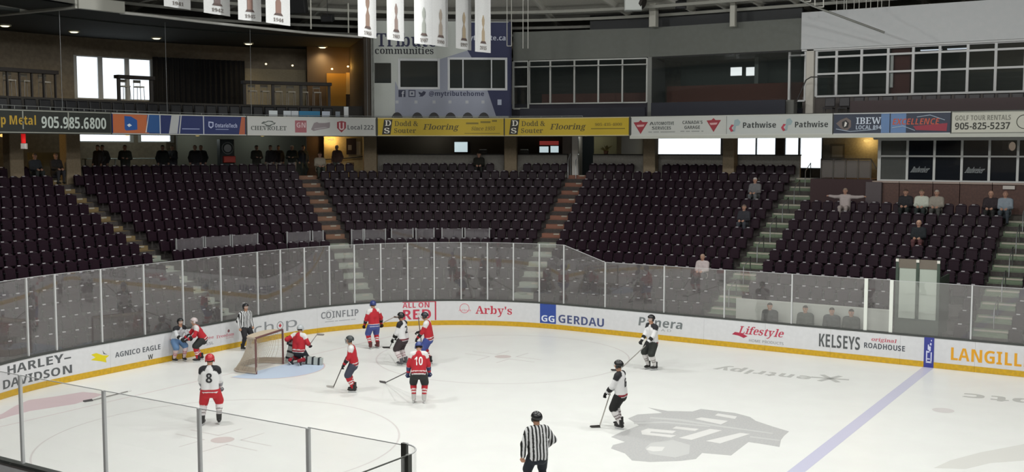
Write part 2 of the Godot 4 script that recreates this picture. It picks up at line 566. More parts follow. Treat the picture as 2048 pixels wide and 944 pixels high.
func ice() -> void:
	var t := struct("floor", "white ice sheet of the hockey rink", "ice")
	var white := grained(Color(0.928, 0.934, 0.925), Color(0.918, 0.924, 0.914), 0.012, 9.0, 0.32, 9)
	white.metallic_specular = 0.4
	var sh := Shape.new()
	sh.box(Vector3(30.5, -0.1, 12.95), Vector3(61, 0.2, 25.9))
	obj("ice_sheet", sh, white, t)
	var blue := hexed("c9c9df", 0.35)
	var grey := hexed("a9aaa9", 0.4)
	var faint := hexed("d9d5d4", 0.4)
	var pale := hexed("d3c8c6", 0.4)
	var bl := Shape.new()
	bl.box(Vector3(23.0, 0.0015, 12.95), Vector3(0.36, 0.001, 25.86))
	obj("blue_line", bl, blue, t)
	var gl := Shape.new()
	gl.box(Vector3(3.42, 0.0015, 12.95), Vector3(0.05, 0.001, 22.5))
	obj("goal_line", gl, hexed("dccfd0", 0.4), t)
	for at in [Vector3(9.53, 0, 19.66), Vector3(9.53, 0, 6.25)]:
		disc(t, "faceoff_dot", at, 0.30, pale)
		ring(t, "faceoff_circle", at, 4.57, 0.05, faint)
		for sx in [-1, 1]:
			for sz in [-1, 1]:
				var mk := Shape.new()
				mk.box(at + Vector3(sx * 0.95, 0.0018, sz * 0.25), Vector3(1.1, 0.001, 0.05))
				mk.box(at + Vector3(sx * 0.42, 0.0018, sz * 0.65), Vector3(0.05, 0.001, 0.85))
				obj("faceoff_mark", mk, faint, t)
	disc(t, "faceoff_dot", Vector3(24.69, 0, 6.25), 0.30, faint)
	# the crease
	var g := on_y(541.5, 735.5, 0)
	var crease := []
	for k in 25:
		var a := -PI / 2 + PI * k / 24.0
		crease.append(Vector3(g.x + cos(a) * 1.83, 0, g.z + sin(a) * 1.83))
	ice_plate(crease, hexed("c3d3e8", 0.4), "goal_crease", t, 0.0022)
	ring(t, "crease_line", Vector3(g.x, 0, g.z), 1.83, 0.05, hexed("d8c4c6", 0.4), -PI / 2, PI / 2, 0.003)
	# grey crest painted in front of the blue line
	var crest := grained(Color.html("b9babb"), Color.html("c3c3c2"), 0.03, 1.2, 0.4, 21)
	ice_plate([Vector2(1296, 815), Vector2(1335, 822), Vector2(1385, 823), Vector2(1402, 818), Vector2(1470, 826), Vector2(1500, 834), Vector2(1512, 842), Vector2(1545, 853), Vector2(1578, 863), Vector2(1568, 872), Vector2(1562, 880), Vector2(1559, 894), Vector2(1530, 889), Vector2(1497, 884), Vector2(1462, 911), Vector2(1404, 906), Vector2(1392, 918), Vector2(1360, 922), Vector2(1300, 924), Vector2(1264, 921), Vector2(1250, 907), Vector2(1222, 897), Vector2(1226, 890), Vector2(1250, 884), Vector2(1222, 874), Vector2(1240, 865), Vector2(1278, 851), Vector2(1256, 837), Vector2(1275, 829), Vector2(1325, 826)], crest, "ice_crest", t, 0.002)
	var wht := hexed("e2e2e0", 0.4)
	for q in [[Vector2(1282, 862), Vector2(1296, 857), Vector2(1352, 862), Vector2(1345, 867), Vector2(1302, 863), Vector2(1300, 866), Vector2(1352, 871), Vector2(1342, 875), Vector2(1284, 869)], [Vector2(1358, 876), Vector2(1420, 858), Vector2(1444, 861), Vector2(1383, 880)], [Vector2(1412, 882), Vector2(1480, 866), Vector2(1500, 868), Vector2(1440, 887)], [Vector2(1352, 853), Vector2(1398, 858), Vector2(1390, 862), Vector2(1345, 857)],
			[Vector2(1390, 838), Vector2(1402, 835), Vector2(1456, 842), Vector2(1442, 849)], [Vector2(1292, 899), Vector2(1300, 893), Vector2(1330, 894), Vector2(1324, 902), Vector2(1306, 903)], [Vector2(1436, 827), Vector2(1474, 833), Vector2(1470, 838), Vector2(1430, 831)]]:
		ice_plate(q, wht, "crest_lettering", t, 0.004)
	var mid := hexed("cccdcc", 0.4)
	ice_plate([Vector2(1290, 896), Vector2(1302, 886), Vector2(1345, 880), Vector2(1380, 890), Vector2(1378, 908), Vector2(1350, 915), Vector2(1300, 908)], mid, "crest_ball", t, 0.003)
	for q in [[Vector2(1300, 834), Vector2(1360, 838), Vector2(1440, 851), Vector2(1545, 866), Vector2(1545, 868), Vector2(1440, 854), Vector2(1360, 842), Vector2(1300, 837)], [Vector2(1268, 845), Vector2(1330, 843), Vector2(1420, 852), Vector2(1420, 854), Vector2(1330, 846), Vector2(1268, 848)], [Vector2(1500, 872), Vector2(1560, 880), Vector2(1559, 882), Vector2(1500, 875)]]:
		ice_plate(q, mid, "crest_stripe", t, 0.003)
	# pink crest in the corner
	var pink := grained(Color.html("dcc4c8"), Color.html("d2bfc6"), 0.03, 1.0, 0.4, 22)
	ice_plate([Vector2(-40, 838), Vector2(4, 828), Vector2(30, 812), Vector2(58, 800), Vector2(110, 793), Vector2(165, 784), Vector2(190, 786), Vector2(206, 789), Vector2(185, 797), Vector2(150, 808), Vector2(105, 815), Vector2(60, 822), Vector2(22, 832), Vector2(-10, 842)], pink, "ice_crest", t, 0.002)
	# lettering upside down for this side of the rink
	var e0 := on_y(1432, 735, 0)
	var e1 := on_y(1622, 756, 0)
	ice_words(t, "entripy", e0, e1, 0.95, hexed("c0c1be", 0.4))
	var k0 := on_y(1660, 757, 0)
	for a in 3:
		var st := Shape.new()
		st.box(k0 + Vector3(0, 0.002, 0), Vector3(1.2, 0.001, 0.18), Basis(Vector3.UP, a * PI / 3 + 0.2))
		obj("ice_asterisk", st, hexed("c0c1be", 0.4), t)
	var c0 := on_y(1926, 789, 0)
	ice_words(t, "ptc", on_y(2075, 803, 0), c0, 0.95, hexed("c0c1be", 0.4), true)
	ice_plate([Vector2(1868, 936), Vector2(1900, 921), Vector2(1960, 905), Vector2(2060, 886), Vector2(2060, 920), Vector2(1980, 926), Vector2(1930, 938)], hexed("dadad6", 0.4), "ice_crest", t, 0.002)
func ice_words(t: Node3D, text: String, a: Vector3, b: Vector3, tall: float, m: Material, flip := false) -> void:
	var mid := (a + b) * 0.5 + Vector3(0, 0.003, 0)
	var x := (b - a if flip else a - b).normalized()            # the words run from right to left for this camera
	var tf := Transform3D(Basis(x, Vector3.UP.cross(x), Vector3.UP), mid)
	obj("ice_lettering", letters(text, a.distance_to(b), tall, flat(tf), "Droid Sans", true, 0.0, 0.002), m, t)

# ------------------------------------------------------------------ dasher boards, glass, posts and their print
const BOARD_TOP := 1.05
func boards() -> void:
	var t := thing("dasher_boards", "white dasher boards with yellow kick plate and tall glass around the ice", "rink boards")
	var white := grained(Color.html("d6d7da"), Color.html("d2d3d6"), 0.02, 2.5, 0.35, 31)
	var yellow := grained(Color.html("d0a51c"), Color.html("c09a22"), 0.02, 1.5, 0.4, 32)
	var cap := hexed("3f4240", 0.5)
	var clear := pane_of(Color(0.84, 0.83, 0.82), 0.075)  # pale tint holds scratch haze and the veil of mirrored ice
	var clean := pane_of(Color(0.86, 0.88, 0.88), 0.012)
	var steel := hexed("c3c5c6", 0.45, 0.1)
	var s_end := ARC + 45.0 - RAD
	var s_start := near_s(20.43)
	# board panels of about 2.4 m all along
	var cuts := []
	var s := s_start
	while s < s_end - 0.5:
		cuts.append(s)
		s += 2.44
	cuts.append(s_end)
	for k in cuts.size() - 1:
		obj("board_panel", swept(cuts[k] + 0.002, cuts[k + 1] - 0.002, 0.0, 0.1, 0.18, BOARD_TOP - 0.01, 0.4), white, t)
		obj("kick_plate", swept(cuts[k] + 0.003, cuts[k + 1] - 0.003, -0.012, 0.02, 0.004, 0.2, 0.4), yellow, t)
		obj("cap_rail", swept(cuts[k], cuts[k + 1], -0.015, 0.14, BOARD_TOP - 0.01, BOARD_TOP + 0.05, 0.4), cap, t)
	# bench side of the near boards goes on without glass
	for k in 9:
		var a := near_s(20.43 + (k + 1) * 2.44)
		obj("board_panel", swept(a + 0.002, a + 2.438, 0.0, 0.1, 0.18, BOARD_TOP - 0.01), white, t)
		obj("kick_plate", swept(a + 0.003, a + 2.437, -0.012, 0.02, 0.004, 0.2), yellow, t)
		obj("cap_rail", swept(a, a + 2.44, -0.015, 0.14, BOARD_TOP - 0.01, BOARD_TOP + 0.05), cap, t)
	# glass: posts read off the photograph
	var posts := []
	for q in [[46, 552], [108, 545], [200, 535], [286, 524], [364, 515], [440, 507], [514, 502], [560, 499], [608, 495], [658, 492], [708, 490], [761, 487], [815, 485], [868, 484], [922, 484], [975, 486], [1027, 488], [1079, 488]]:
		posts.append([s_at(q[0], q[1], 0.05), 3.55, 0.05])
	var corner := s_at(1128, 491, 0.05)
	posts.append([corner, 3.55, 0.05])
	for q in [[1211, 522], [1329, 533], [1450, 541], [1585, 547]]:
		posts.append([s_at(q[0], q[1], 0.05), 2.94, 0.05])
	for q in [1733, 1784]:
		posts.append([s_at(q, 560, 0.05), 2.95, 0.12])
	for q in [1945, 2110, 2290]:
		posts.append([s_at(q, 570, 0.05), 2.94, 0.05])
	var left: float = posts[0][0] - 2.0
	for k in 5:
		posts.append([left, 3.55, 0.05])
		left -= 2.35
	var xs := []
	for q in [[40, 757], [207, 778], [398, 815], [616, 846]]:
		xs.append(on_z(q[0], q[1], NEAR_Z + 0.05).x)
	for x in xs: posts.append([near_s(x), 2.94, 0.06])
	posts.sort_custom(func(a, b): return a[0] < b[0])
	var wide := hexed("dfe3dc", 0.5)
	for k in posts.size():
		var p: Array = posts[k]
		var sh := Shape.new()
		sweep(sh, p[0] - p[2] * 0.5, p[0] + p[2] * 0.5, rect(0.02, 0.08, BOARD_TOP + 0.05, p[1]))
		obj("post", sh, wide if p[2] > 0.1 else steel, t)
	for k in posts.size() - 1:
		var a: Array = posts[k]
		var b: Array = posts[k + 1]
		var top: float = minf(a[1], b[1])
		if a[1] > 3.0 and b[1] < 3.0:           # the corner pane slopes down to the lower side glass
			var sh := Shape.new()
			var w0 := way(a[0])
			var w1 := way(b[0])
			var q := [bp(a[0], 0.045, BOARD_TOP + 0.05), bp(b[0], 0.045, BOARD_TOP + 0.05), bp(b[0], 0.045, b[1]), bp(a[0], 0.045, a[1])]
			var out_: Vector3 = w0[1] * 0.012
			sh.quad(q[0], q[1], q[2], q[3], -w0[1])
			sh.quad(q[0] + out_, q[1] + out_, q[2] + out_, q[3] + out_, w0[1])
			sh.quad(q[3], q[2], q[2] + out_, q[3] + out_, Vector3.UP)
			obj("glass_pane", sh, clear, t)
			var edge := Shape.new()
			edge.tube([q[3], q[2]], 0.012, 6)
			obj("glass_trim", edge, steel, t)
			continue
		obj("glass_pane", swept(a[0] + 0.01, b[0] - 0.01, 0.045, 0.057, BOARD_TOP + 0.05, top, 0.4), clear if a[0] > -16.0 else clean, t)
		obj("glass_trim", swept(a[0], b[0], 0.043, 0.059, top - 0.008, top + 0.006, 0.4), steel, t)
	# the near glass turns back round the players' bench
	var dark := hexed("4a4c48", 0.4, 0.5)
	var x_end := 20.46
	var z0 := NEAR_Z + 0.05
	obj("glass_pane", swept(near_s(x_end - 0.02), near_s(xs[3]) - 0.01, 0.045, 0.057, BOARD_TOP + 0.05, 2.96), clean, t)
	obj("glass_trim", swept(near_s(x_end), near_s(xs[3]), 0.043, 0.059, 2.95, 2.965), steel, t)
	var bow := []
	for k in 13:
		var a := -PI / 2 + PI * 0.52 * k / 12.0
		bow.append(Vector3(x_end + 0.02 + cos(a) * 0.42, 0, z0 + 0.44 + sin(a) * 0.44))
	var sh2 := Shape.new()
	var trim := Shape.new()
	for k in 12:
		var q0: Vector3 = bow[k]
		var q1: Vector3 = bow[k + 1]
		var nn := (q1 - q0).cross(Vector3.UP).normalized()
		for off in [0.0, 0.012]:
			sh2.quad(q0 - nn * off + Vector3(0, 1.1, 0), q1 - nn * off + Vector3(0, 1.1, 0), q1 - nn * off + Vector3(0, 2.98, 0), q0 - nn * off + Vector3(0, 2.98, 0), nn if off == 0.0 else -nn)
	var rim := []
	for q in bow: rim.append(q + Vector3(0, 2.98, 0))
	trim.tube(rim, 0.012, 6)
	obj("curved_glass_pane", sh2, clean, t)
	obj("glass_trim", trim, steel, t)
	var pp := Shape.new()
	pp.box(Vector3(x_end, 2.04, z0), Vector3(0.1, 1.9, 0.06))
	obj("end_post", pp, dark, t)
	var p2 := Shape.new()
	var last: Vector3 = bow[12]
	p2.box(Vector3(last.x, 2.04, last.z), Vector3(0.06, 1.9, 0.09))
	obj("end_post", p2, dark, t)
	var back := on_z(716, 940, NEAR_Z + 2.3)
	var b1 := Vector3(last.x - 0.02, 0, NEAR_Z + 3.4)
	var pane := Shape.new()
	var mid := (last + b1) * 0.5
	pane.box(Vector3(mid.x, 2.04, mid.z), Vector3(0.012, 1.88, b1.z - last.z))
	obj("glass_pane", pane, clean, t)
	var tr := Shape.new()
	tr.tube([last + Vector3(0, 2.98, 0), b1 + Vector3(0, 2.98, 0)], 0.012, 6)
	obj("glass_trim", tr, dark, t)
	var p3 := Shape.new()
	p3.box(Vector3(b1.x, 1.75, lerpf(last.z, b1.z, 0.55)), Vector3(0.06, 2.46, 0.09))
	obj("end_post", p3, dark, t)
	board_print(t)

# print on the boards: words between two pixel columns at a height on the board
func words(t: Node3D, text: String, x0: float, x1: float, y: float, h: float, tall: float, colour: String, face := "Droid Sans", bold := true, slant := 0.0) -> void:
	var a := s_at(x0, y, 0.0)
	var b := s_at(x1, y, 0.0)
	obj("advert_lettering", letters(text, b - a, tall, along((a + b) * 0.5, -0.001, h), face, bold, slant, 0.004), hexed(colour, 0.45), t)
func patch(t: Node3D, x0: float, x1: float, y: float, h0: float, h1: float, colour: String, called := "advert_panel", d := -0.003) -> void:
	obj(called, swept(s_at(x0, y, 0.0), s_at(x1, y, 0.0), d, 0.0, h0, h1, 0.3), hexed(colour, 0.45), t)
func sign_plate(t: Node3D, pts: Array, s: float, h: float, colour: String, d := -0.003, called := "advert_emblem") -> void:
	var sh := Shape.new()
	var w := way(s)
	sh.plate(pts, 0.003, Transform3D(Basis(w[2], Vector3.UP, -w[1]), bp(s, d, h)))
	obj(called, sh, hexed(colour, 0.45), t)
func oval(cx: float, cy: float, rx: float, ry: float, n := 20) -> Array:
	var o := []
	for k in n: o.append(Vector2(cx + cos(TAU * k / n) * rx, cy + sin(TAU * k / n) * ry))
	return o
func hoop(t: Node3D, s: float, h: float, r: float, wide: float, colour: String) -> void:
	var sh := Shape.new()
	var w := way(s)
	var tf := Transform3D(Basis(w[2], Vector3.UP, -w[1]), bp(s, -0.004, h))
	for k in 24:
		var a := TAU * k / 24
		var b := TAU * (k + 1) / 24
		sh.quad(tf * Vector3(cos(a) * r, sin(a) * r, 0), tf * Vector3(cos(b) * r, sin(b) * r, 0), tf * Vector3(cos(b) * (r - wide), sin(b) * (r - wide), 0), tf * Vector3(cos(a) * (r - wide), sin(a) * (r - wide), 0), -w[1])
	obj("advert_emblem", sh, hexed(colour, 0.45), t)

func board_print(t: Node3D) -> void:
	words(t, "HARLEY–", -2, 142, 716, 0.82, 0.27, "54575a", "Droid Sans", true)
	words(t, "DAVIDSON", -14, 144, 740, 0.42, 0.27, "54575a", "Droid Sans", true)
	words(t, "2", 121, 126, 767, 0.10, 0.13, "4a3c1a")
	var e := s_at(201, 710, 0.0)
	sign_plate(t, [Vector2(-0.36, 0.16), Vector2(-0.16, 0.18), Vector2(0.1, 0.06), Vector2(0.34, 0.02), Vector2(0.2, -0.06), Vector2(0.22, -0.2), Vector2(0.0, -0.12), Vector2(-0.38, -0.02), Vector2(-0.2, 0.04)], e, 0.6, "d9c916")
	sign_plate(t, [Vector2(0.08, 0.24), Vector2(0.16, 0.12), Vector2(0.28, 0.06), Vector2(0.12, 0.1)], e, 0.6, "55585c")
	words(t, "AGNICO EAGLE", 230, 321, 702, 0.59, 0.175, "5c6066", "Droid Sans", true)
	words(t, "W", 296, 306, 719, 0.30, 0.16, "45443c")
	words(t, "-free", 405, 427, 667, 0.58, 0.12, "c06a78", "Droid Sans", false)
	words(t, "SSL", 412, 427, 681, 0.36, 0.1, "8d9096", "Droid Sans", false)
	words(t, "Freedom", 433, 468, 667, 0.55, 0.12, "c77a86", "Droid Serif", true)
	words(t, "mobile", 452, 467, 675, 0.44, 0.05, "c99aa0", "Droid Sans", false)
	sign_plate(t, [Vector2(-0.04, -0.05), Vector2(0.05, -0.05), Vector2(0.06, 0.03), Vector2(0.0, 0.07), Vector2(-0.05, 0.02)], s_at(457, 659, 0.0), 0.69, "7a4a50")
	# thin outlined word with a red leaf in its round letter
	words(t, "ch", 508, 547, 650, 0.56, 0.44, "85888d", "Droid Sans", false)
	words(t, "p", 572, 594, 650, 0.47, 0.40, "85888d", "Droid Sans", false)
	hoop(t, s_at(560, 645, 0.0), 0.53, 0.17, 0.035, "85888d")
	sign_plate(t, [Vector2(0, -0.08), Vector2(0.05, -0.03), Vector2(0.08, 0.0), Vector2(0.04, 0.03), Vector2(0, 0.09), Vector2(-0.04, 0.03), Vector2(-0.08, 0.0), Vector2(-0.05, -0.03)], s_at(560, 645, 0.0), 0.53, "b8333f", -0.006)
	words(t, "COINFLIP", 642, 717, 628, 0.70, 0.28, "7c7f84", "Droid Sans", true)
	hoop(t, s_at(659, 628, 0.0), 0.70, 0.21, 0.02, "9a9da0")
	for q in [[650, 668], [670, 676], [678, 700], [702, 711]]: patch(t, q[0], q[1], 641, 0.405, 0.435, "a6a8ac", "small_print")
	words(t, "ALL ON", 805, 859, 610, 0.88, 0.22, "c4455a")
	words(t, "RED", 806, 862, 628, 0.48, 0.42, "bf3950")
	patch(t, 869.5, 872.5, 620, 0.22, 1.03, "b93348", "advert_rule")
	patch(t, 805, 872, 603, 1.0, 1.03, "b93348", "advert_rule")
	hoop(t, s_at(929, 619, 0.0), 0.72, 0.21, 0.025, "cf6f7d")
	words(t, "Arbys", 917, 942, 621, 0.63, 0.11, "cf6f7d", "Droid Sans", false)
	words(t, "Arby's", 951, 1024, 621, 0.61, 0.46, "bf3a4e", "Droid Serif", true)
	patch(t, 1080, 1112, 625, 0.22, 1.04, "2f4a9a")
	words(t, "GG", 1083, 1109, 634, 0.42, 0.27, "dfe6f2")
	words(t, "GERDAU", 1117, 1208, 638, 0.46, 0.34, "454f7a")
	words(t, "Panera", 1278, 1365, 644, 0.67, 0.34, "6f7577", "Droid Sans", true, 0.15)
	words(t, "B R E A D", 1290, 1342, 661, 0.40, 0.1, "9da1a2", "Droid Sans", false)
	words(t, "Lifestyle", 1478, 1567, 660, 0.66, 0.40, "b83a52", "Droid Serif", true, 0.35)
	sign_plate(t, [Vector2(-0.32, -0.1), Vector2(-0.2, 0.0), Vector2(0.05, -0.02), Vector2(0.3, -0.12), Vector2(0.15, -0.2), Vector2(-0.05, -0.13)], s_at(1480, 666, 0.0), 0.6, "a92c47")
	words(t, "HOME PRODUCTS", 1498, 1567, 684, 0.33, 0.1, "8c9094", "Droid Sans", false)
	words(t, "KELSEYS", 1638, 1720, 682, 0.60, 0.47, "55585a", "Droid Sans", true)
	words(t, "original", 1743, 1793, 682, 0.79, 0.17, "c0596a", "Droid Serif", true, 0.2)
	words(t, "ROADHOUSE", 1728, 1810, 698, 0.57, 0.19, "4b4f58")
	patch(t, 1848, 1868, 700, 0.0, 1.05, "343b8e", "blue_line_panel", -0.016)
	# tall white mark on the blue panel: a framed block below, slanting strokes above
	var bl := s_at(1858, 700, 0.0)
	for q in [[-0.09, -0.05, 0.18, 0.58], [0.06, 0.1, 0.16, 0.54], [-0.09, 0.1, 0.16, 0.22], [-0.06, 0.04, 0.28, 0.32], [-0.05, 0.02, 0.52, 0.57], [0.0, 0.06, 0.58, 0.74], [-0.04, 0.0, 0.62, 0.8], [0.03, 0.08, 0.78, 0.86], [0.06, 0.09, 0.92, 0.97]]:
		obj("panel_mark", swept(bl + q[0], bl + q[1], -0.02, -0.016, q[2], q[3]), hexed("cfd3ea", 0.5), t)
	words(t, "LANGILLE'S", 1902, 2092, 707, 0.56, 0.43, "e0a01e", "Droid Sans", true)

# ------------------------------------------------------------------ the stepped stands
const AISLES := [[-0.49, 1.02], [5.13, 1.08], [11.07, 1.08], [19.68, 1.25], [29.55, 1.25], [-13.5, 1.1]]
const LOUNGE_S := 20.35          # beyond this the stand ends under the lounge
func row_d(i: int) -> float: return 1.5 + 0.8 * i
func row_h(i: int) -> float: return 0.57 + 0.3825 * i
func aisle_half(a: Array, d: float) -> float:      # half the width measured along the outline
	return a[1] * 0.5 * (RAD / (RAD + d) if a[0] > 0.0 and a[0] < ARC else 1.0)
func stands() -> void:
	var t := struct("stands", "grey concrete stepped stands around the end of the rink", "stands")
	var concrete := grained(Color.html("4c4745"), Color.html("403c3b"), 0.03, 2.0, 0.9, 41)
	for i in 15:
		var d := row_d(i)
		var s1 := ARC + 45.0 - RAD
		if i > 10: s1 = LOUNGE_S
		obj("tread", swept(-26.0, s1, d - 0.62, d + 0.19, row_h(i) - 0.75, row_h(i), 0.7), concrete, t)
	# the near stand that carries the camera, plain steps
	for i in 14:
		obj("tread", swept(near_s(60.0), -26.0, row_d(i) - 0.62, row_d(i) + 0.19, row_h(i) - 0.75, row_h(i), 2.0), concrete, t)
	obj("apron", swept(-26.0, ARC + 45.0 - RAD, 0.1, 0.9, -0.2, 0.3, 0.7), concrete, t)
	var browns := [hexed("7d6b4a", 0.9), hexed("8a6a58", 0.9), hexed("8a6152", 0.9), hexed("6c7a66", 0.9), hexed("6c7a66", 0.9), hexed("7d6b4a", 0.9)]
	var pale_step := grained(Color.html("8d968c"), Color.html("9a9f94"), 0.04, 1.0, 0.9, 43)  # paler grey-green for the lower steps of three aisles
	var tagm := hexed("a8a296", 0.6)
	var steel := hexed("8c8f90", 0.4, 0.7)
	for k in AISLES.size():
		var a: Array = AISLES[k]
		var tops: int = 11 if a[0] > LOUNGE_S else 15
		for i in tops:
			var d := row_d(i)
			var hw := aisle_half(a, d)
			var m: Material = browns[k] if i > 6 or k > 2 else pale_step
			obj("aisle_step", swept(a[0] - hw, a[0] + hw, d - 0.21, d + 0.19, row_h(i), row_h(i) + 0.19), m, t)
			obj("aisle_step", swept(a[0] - hw, a[0] + hw, d - 0.63, d - 0.21, row_h(i), row_h(i) + 0.012), m, t)
			obj("step_marker", swept(a[0] + hw * (0.1 if k < 3 else -0.9), a[0] + hw * (0.62 if k < 3 else 0.9), d - 0.225, d - 0.19, row_h(i) + 0.13, row_h(i) + 0.195), tagm, t)
		if k == 3 or k == 4:
			for i in range(1, tops, 2):
				var rail := Shape.new()
				var p0 := bp(a[0] + 0.05, row_d(i), row_h(i))
				var p1 := bp(a[0] + 0.05, row_d(i) + 0.8, row_h(i) + 0.38)
				rail.tube([p0, p0 + Vector3(0, 0.92, 0), p1 + Vector3(0, 0.92, 0), p1], 0.02, 6)
				obj("handrail", rail, steel, t)

func in_view(p: Vector3) -> bool:
	var q := eye_basis.inverse() * (p - EYE)
	var u := 1024.0 + F * q.x / -q.z
	var v := 472.0 - F * q.y / -q.z
	return u > -30.0 and u < 2078.0 and v > 280.0 and v < 735.0

const BLOCKS := ["well beyond the olive aisle steps", "beyond the olive aisle steps", "between olive and brown aisle steps", "between the two brown aisles", "between brown and green aisle steps", "between the two green aisles", "beyond the last green aisle"]
func seats() -> void:
	var plastic := paint(Color.html("261922"), 0.38, 0.0, 0.22)
	var iron := hexed("26262a", 0.5, 0.3)
	# one seat: y up from the tread, z towards the ice, origin under the top of its back
	var back := Shape.new()
	var cols := 6
	var rows := 5
	var grid := []
	for r in rows + 1:
		var line := []
		for c in cols + 1:
			var u := -1.0 + 2.0 * c / cols
			var f := float(r) / rows
			var y := lerpf(0.36, 0.82 - 0.075 * pow(absf(u), 3.0), f)
			line.append(Vector3(u * 0.215 * (1.0 - 0.06 * f), y, 0.02 + 0.1 * (1.0 - f) + 0.035 * (1.0 - u * u) * -1.0 + 0.03))
		grid.append(line)
	for r in rows:
		for c in cols:
			var q: Array = [grid[r][c], grid[r][c + 1], grid[r + 1][c + 1], grid[r + 1][c]]
			var nn: Vector3 = (q[1] - q[0]).cross(q[3] - q[0]).normalized()
			if nn.z < 0.0: nn = -nn
			back.quad(q[0], q[1], q[2], q[3], nn)
			var o := Vector3(0, 0, -0.03)
			back.quad(q[0] + o, q[1] + o, q[2] + o, q[3] + o, -nn)
	for c in cols:
		var a: Vector3 = grid[rows][c]
		var b: Vector3 = grid[rows][c + 1]
		var o := Vector3(0, 0, -0.03)
		var lift := Vector3(0, 0.014, -0.015)
		var nn := Vector3(0, 0.8, 0.6)
		back.quad(a, b, b + lift, a + lift, nn)
		back.quad(a + lift, b + lift, b + o, a + o, Vector3(0, 0.8, -0.6))
	var pan := Shape.new()
	pan.slab(Vector3(0, 0.55, 0.19), Vector3(0.43, 0.4, 0.07), Basis(Vector3.RIGHT, -0.12), 0.025)
	var legs := Shape.new()
	for sx in [-1.0, 1.0]:
		legs.box(Vector3(sx * 0.227, 0.3, 0.08), Vector3(0.022, 0.6, 0.1))
		legs.box(Vector3(sx * 0.225, 0.6, 0.14), Vector3(0.03, 0.03, 0.28))
	legs.box(Vector3(0, 0.34, 0.06), Vector3(0.45, 0.03, 0.03))
	# a small pale plate on the top of each back
	var plate := Shape.new()
	plate.slab(Vector3(-0.05, 0.805, 0.035), Vector3(0.125, 0.042, 0.02), Basis(Vector3.RIGHT, -0.6), 0.006)
	var whole := Shape.new()
	for part in [back, pan]:
		var base := whole.v.size()
		whole.v.append_array(part.v); whole.n.append_array(part.n)
		for q in part.i: whole.i.append(q + base)
	var plate_m := plate.commit()
	var tag_m := hexed("a3a1a6", 0.4)
	var back_m := back.commit()
	var pan_m := pan.commit()
	var legs_m := legs.commit()
	var spots := []
	var ordered := AISLES.duplicate()
	ordered.sort_custom(func(x, y): return x[0] < y[0])
	var all_rows := 15
	for i in all_rows:
		var d := row_d(i)
		for k in ordered.size():
			var lo: float = ordered[k][0] + aisle_half(ordered[k], d)
			var hi: float = (ordered[k + 1][0] - aisle_half(ordered[k + 1], d)) if k + 1 < ordered.size() else 38.0
			if i > 10 and lo > 19.0: continue
			if hi - lo < 0.6: continue
			# true length of the row
			var len := 0.0
			var prev := bp(lo, d, 0)
			var marks := [[0.0, lo]]
			for q in 40:
				var s := lerpf(lo, hi, (q + 1) / 40.0)
				var p := bp(s, d, 0)
				len += prev.distance_to(p)
				prev = p
				marks.append([len, s])
			var count := floori(len / 0.5)
			for c in count:
				var want := (c + 0.5) * len / count
				var m := 0
				while m < 39 and marks[m + 1][0] < want: m += 1
				var s := lerpf(marks[m][1], marks[m + 1][1], (want - marks[m][0]) / maxf(marks[m + 1][0] - marks[m][0], 0.0001))
				if kept_clear(s, i): continue
				var at := bp(s, d, row_h(i))
				if not in_view(at + Vector3(0, 0.6, 0)): continue
				spots.append([at.distance_to(EYE), facing(s, at), "maroon folding seat in row %d from the glass, %s" % [i + 1, BLOCKS[k]]])
	spots.sort_custom(func(x, y): return x[0] < y[0])
	var single: Node3D = null
	var rest := []
	for k in spots.size():
		if k >= 300:
			rest.append(spots[k][1]); continue
		if single == null:
			single = thing("arena_seat", spots[k][2], "seat", Vector3.ZERO, 0.0, "maroon seats of the stands")
			obj("backrest", back_m, plastic, single)
			obj("seat_pan", pan_m, plastic, single)
			obj("seat_frame", legs_m, iron, single)
			obj("pale_plate", plate_m, tag_m, single)
			single.transform = spots[k][1]
		else:
			copy_of(single, spots[k][1], spots[k][2])
	var mm := MultiMesh.new()
	mm.transform_format = MultiMesh.TRANSFORM_3D
	var both := whole.commit()
	both.surface_set_material(0, plastic)
	var arr := plate_m.surface_get_arrays(0)
	both.add_surface_from_arrays(Mesh.PRIMITIVE_TRIANGLES, arr)
	both.surface_set_material(1, tag_m)
	mm.mesh = both
	mm.instance_count = rest.size()
	for k in rest.size(): mm.set_instance_transform(k, rest[k])
	var o := MultiMeshInstance3D.new()
	o.name = "arena_seats"
	o.multimesh = mm
	add_child(o)
	tag(o, "many rows of dark maroon folding seats filling the far corner stands", "seats", "", "stuff")
	print("seats ", spots.size())
const BOOTH := [26.5, 28.0]
func kept_clear(s: float, i: int) -> bool:      # pillars stand in the top row
	if i == 14:
		for q in PILLARS:
			if absf(s - s_at((q[0] + q[1]) * 0.5, 310, 12.4)) < 0.3: return true
	if i <= 2 and s > BOOTH[0] - 0.35 and s < BOOTH[1] + 0.35: return true
	if i == 0 and s > 20.4 and s < BOOTH[1]: return true
	return false

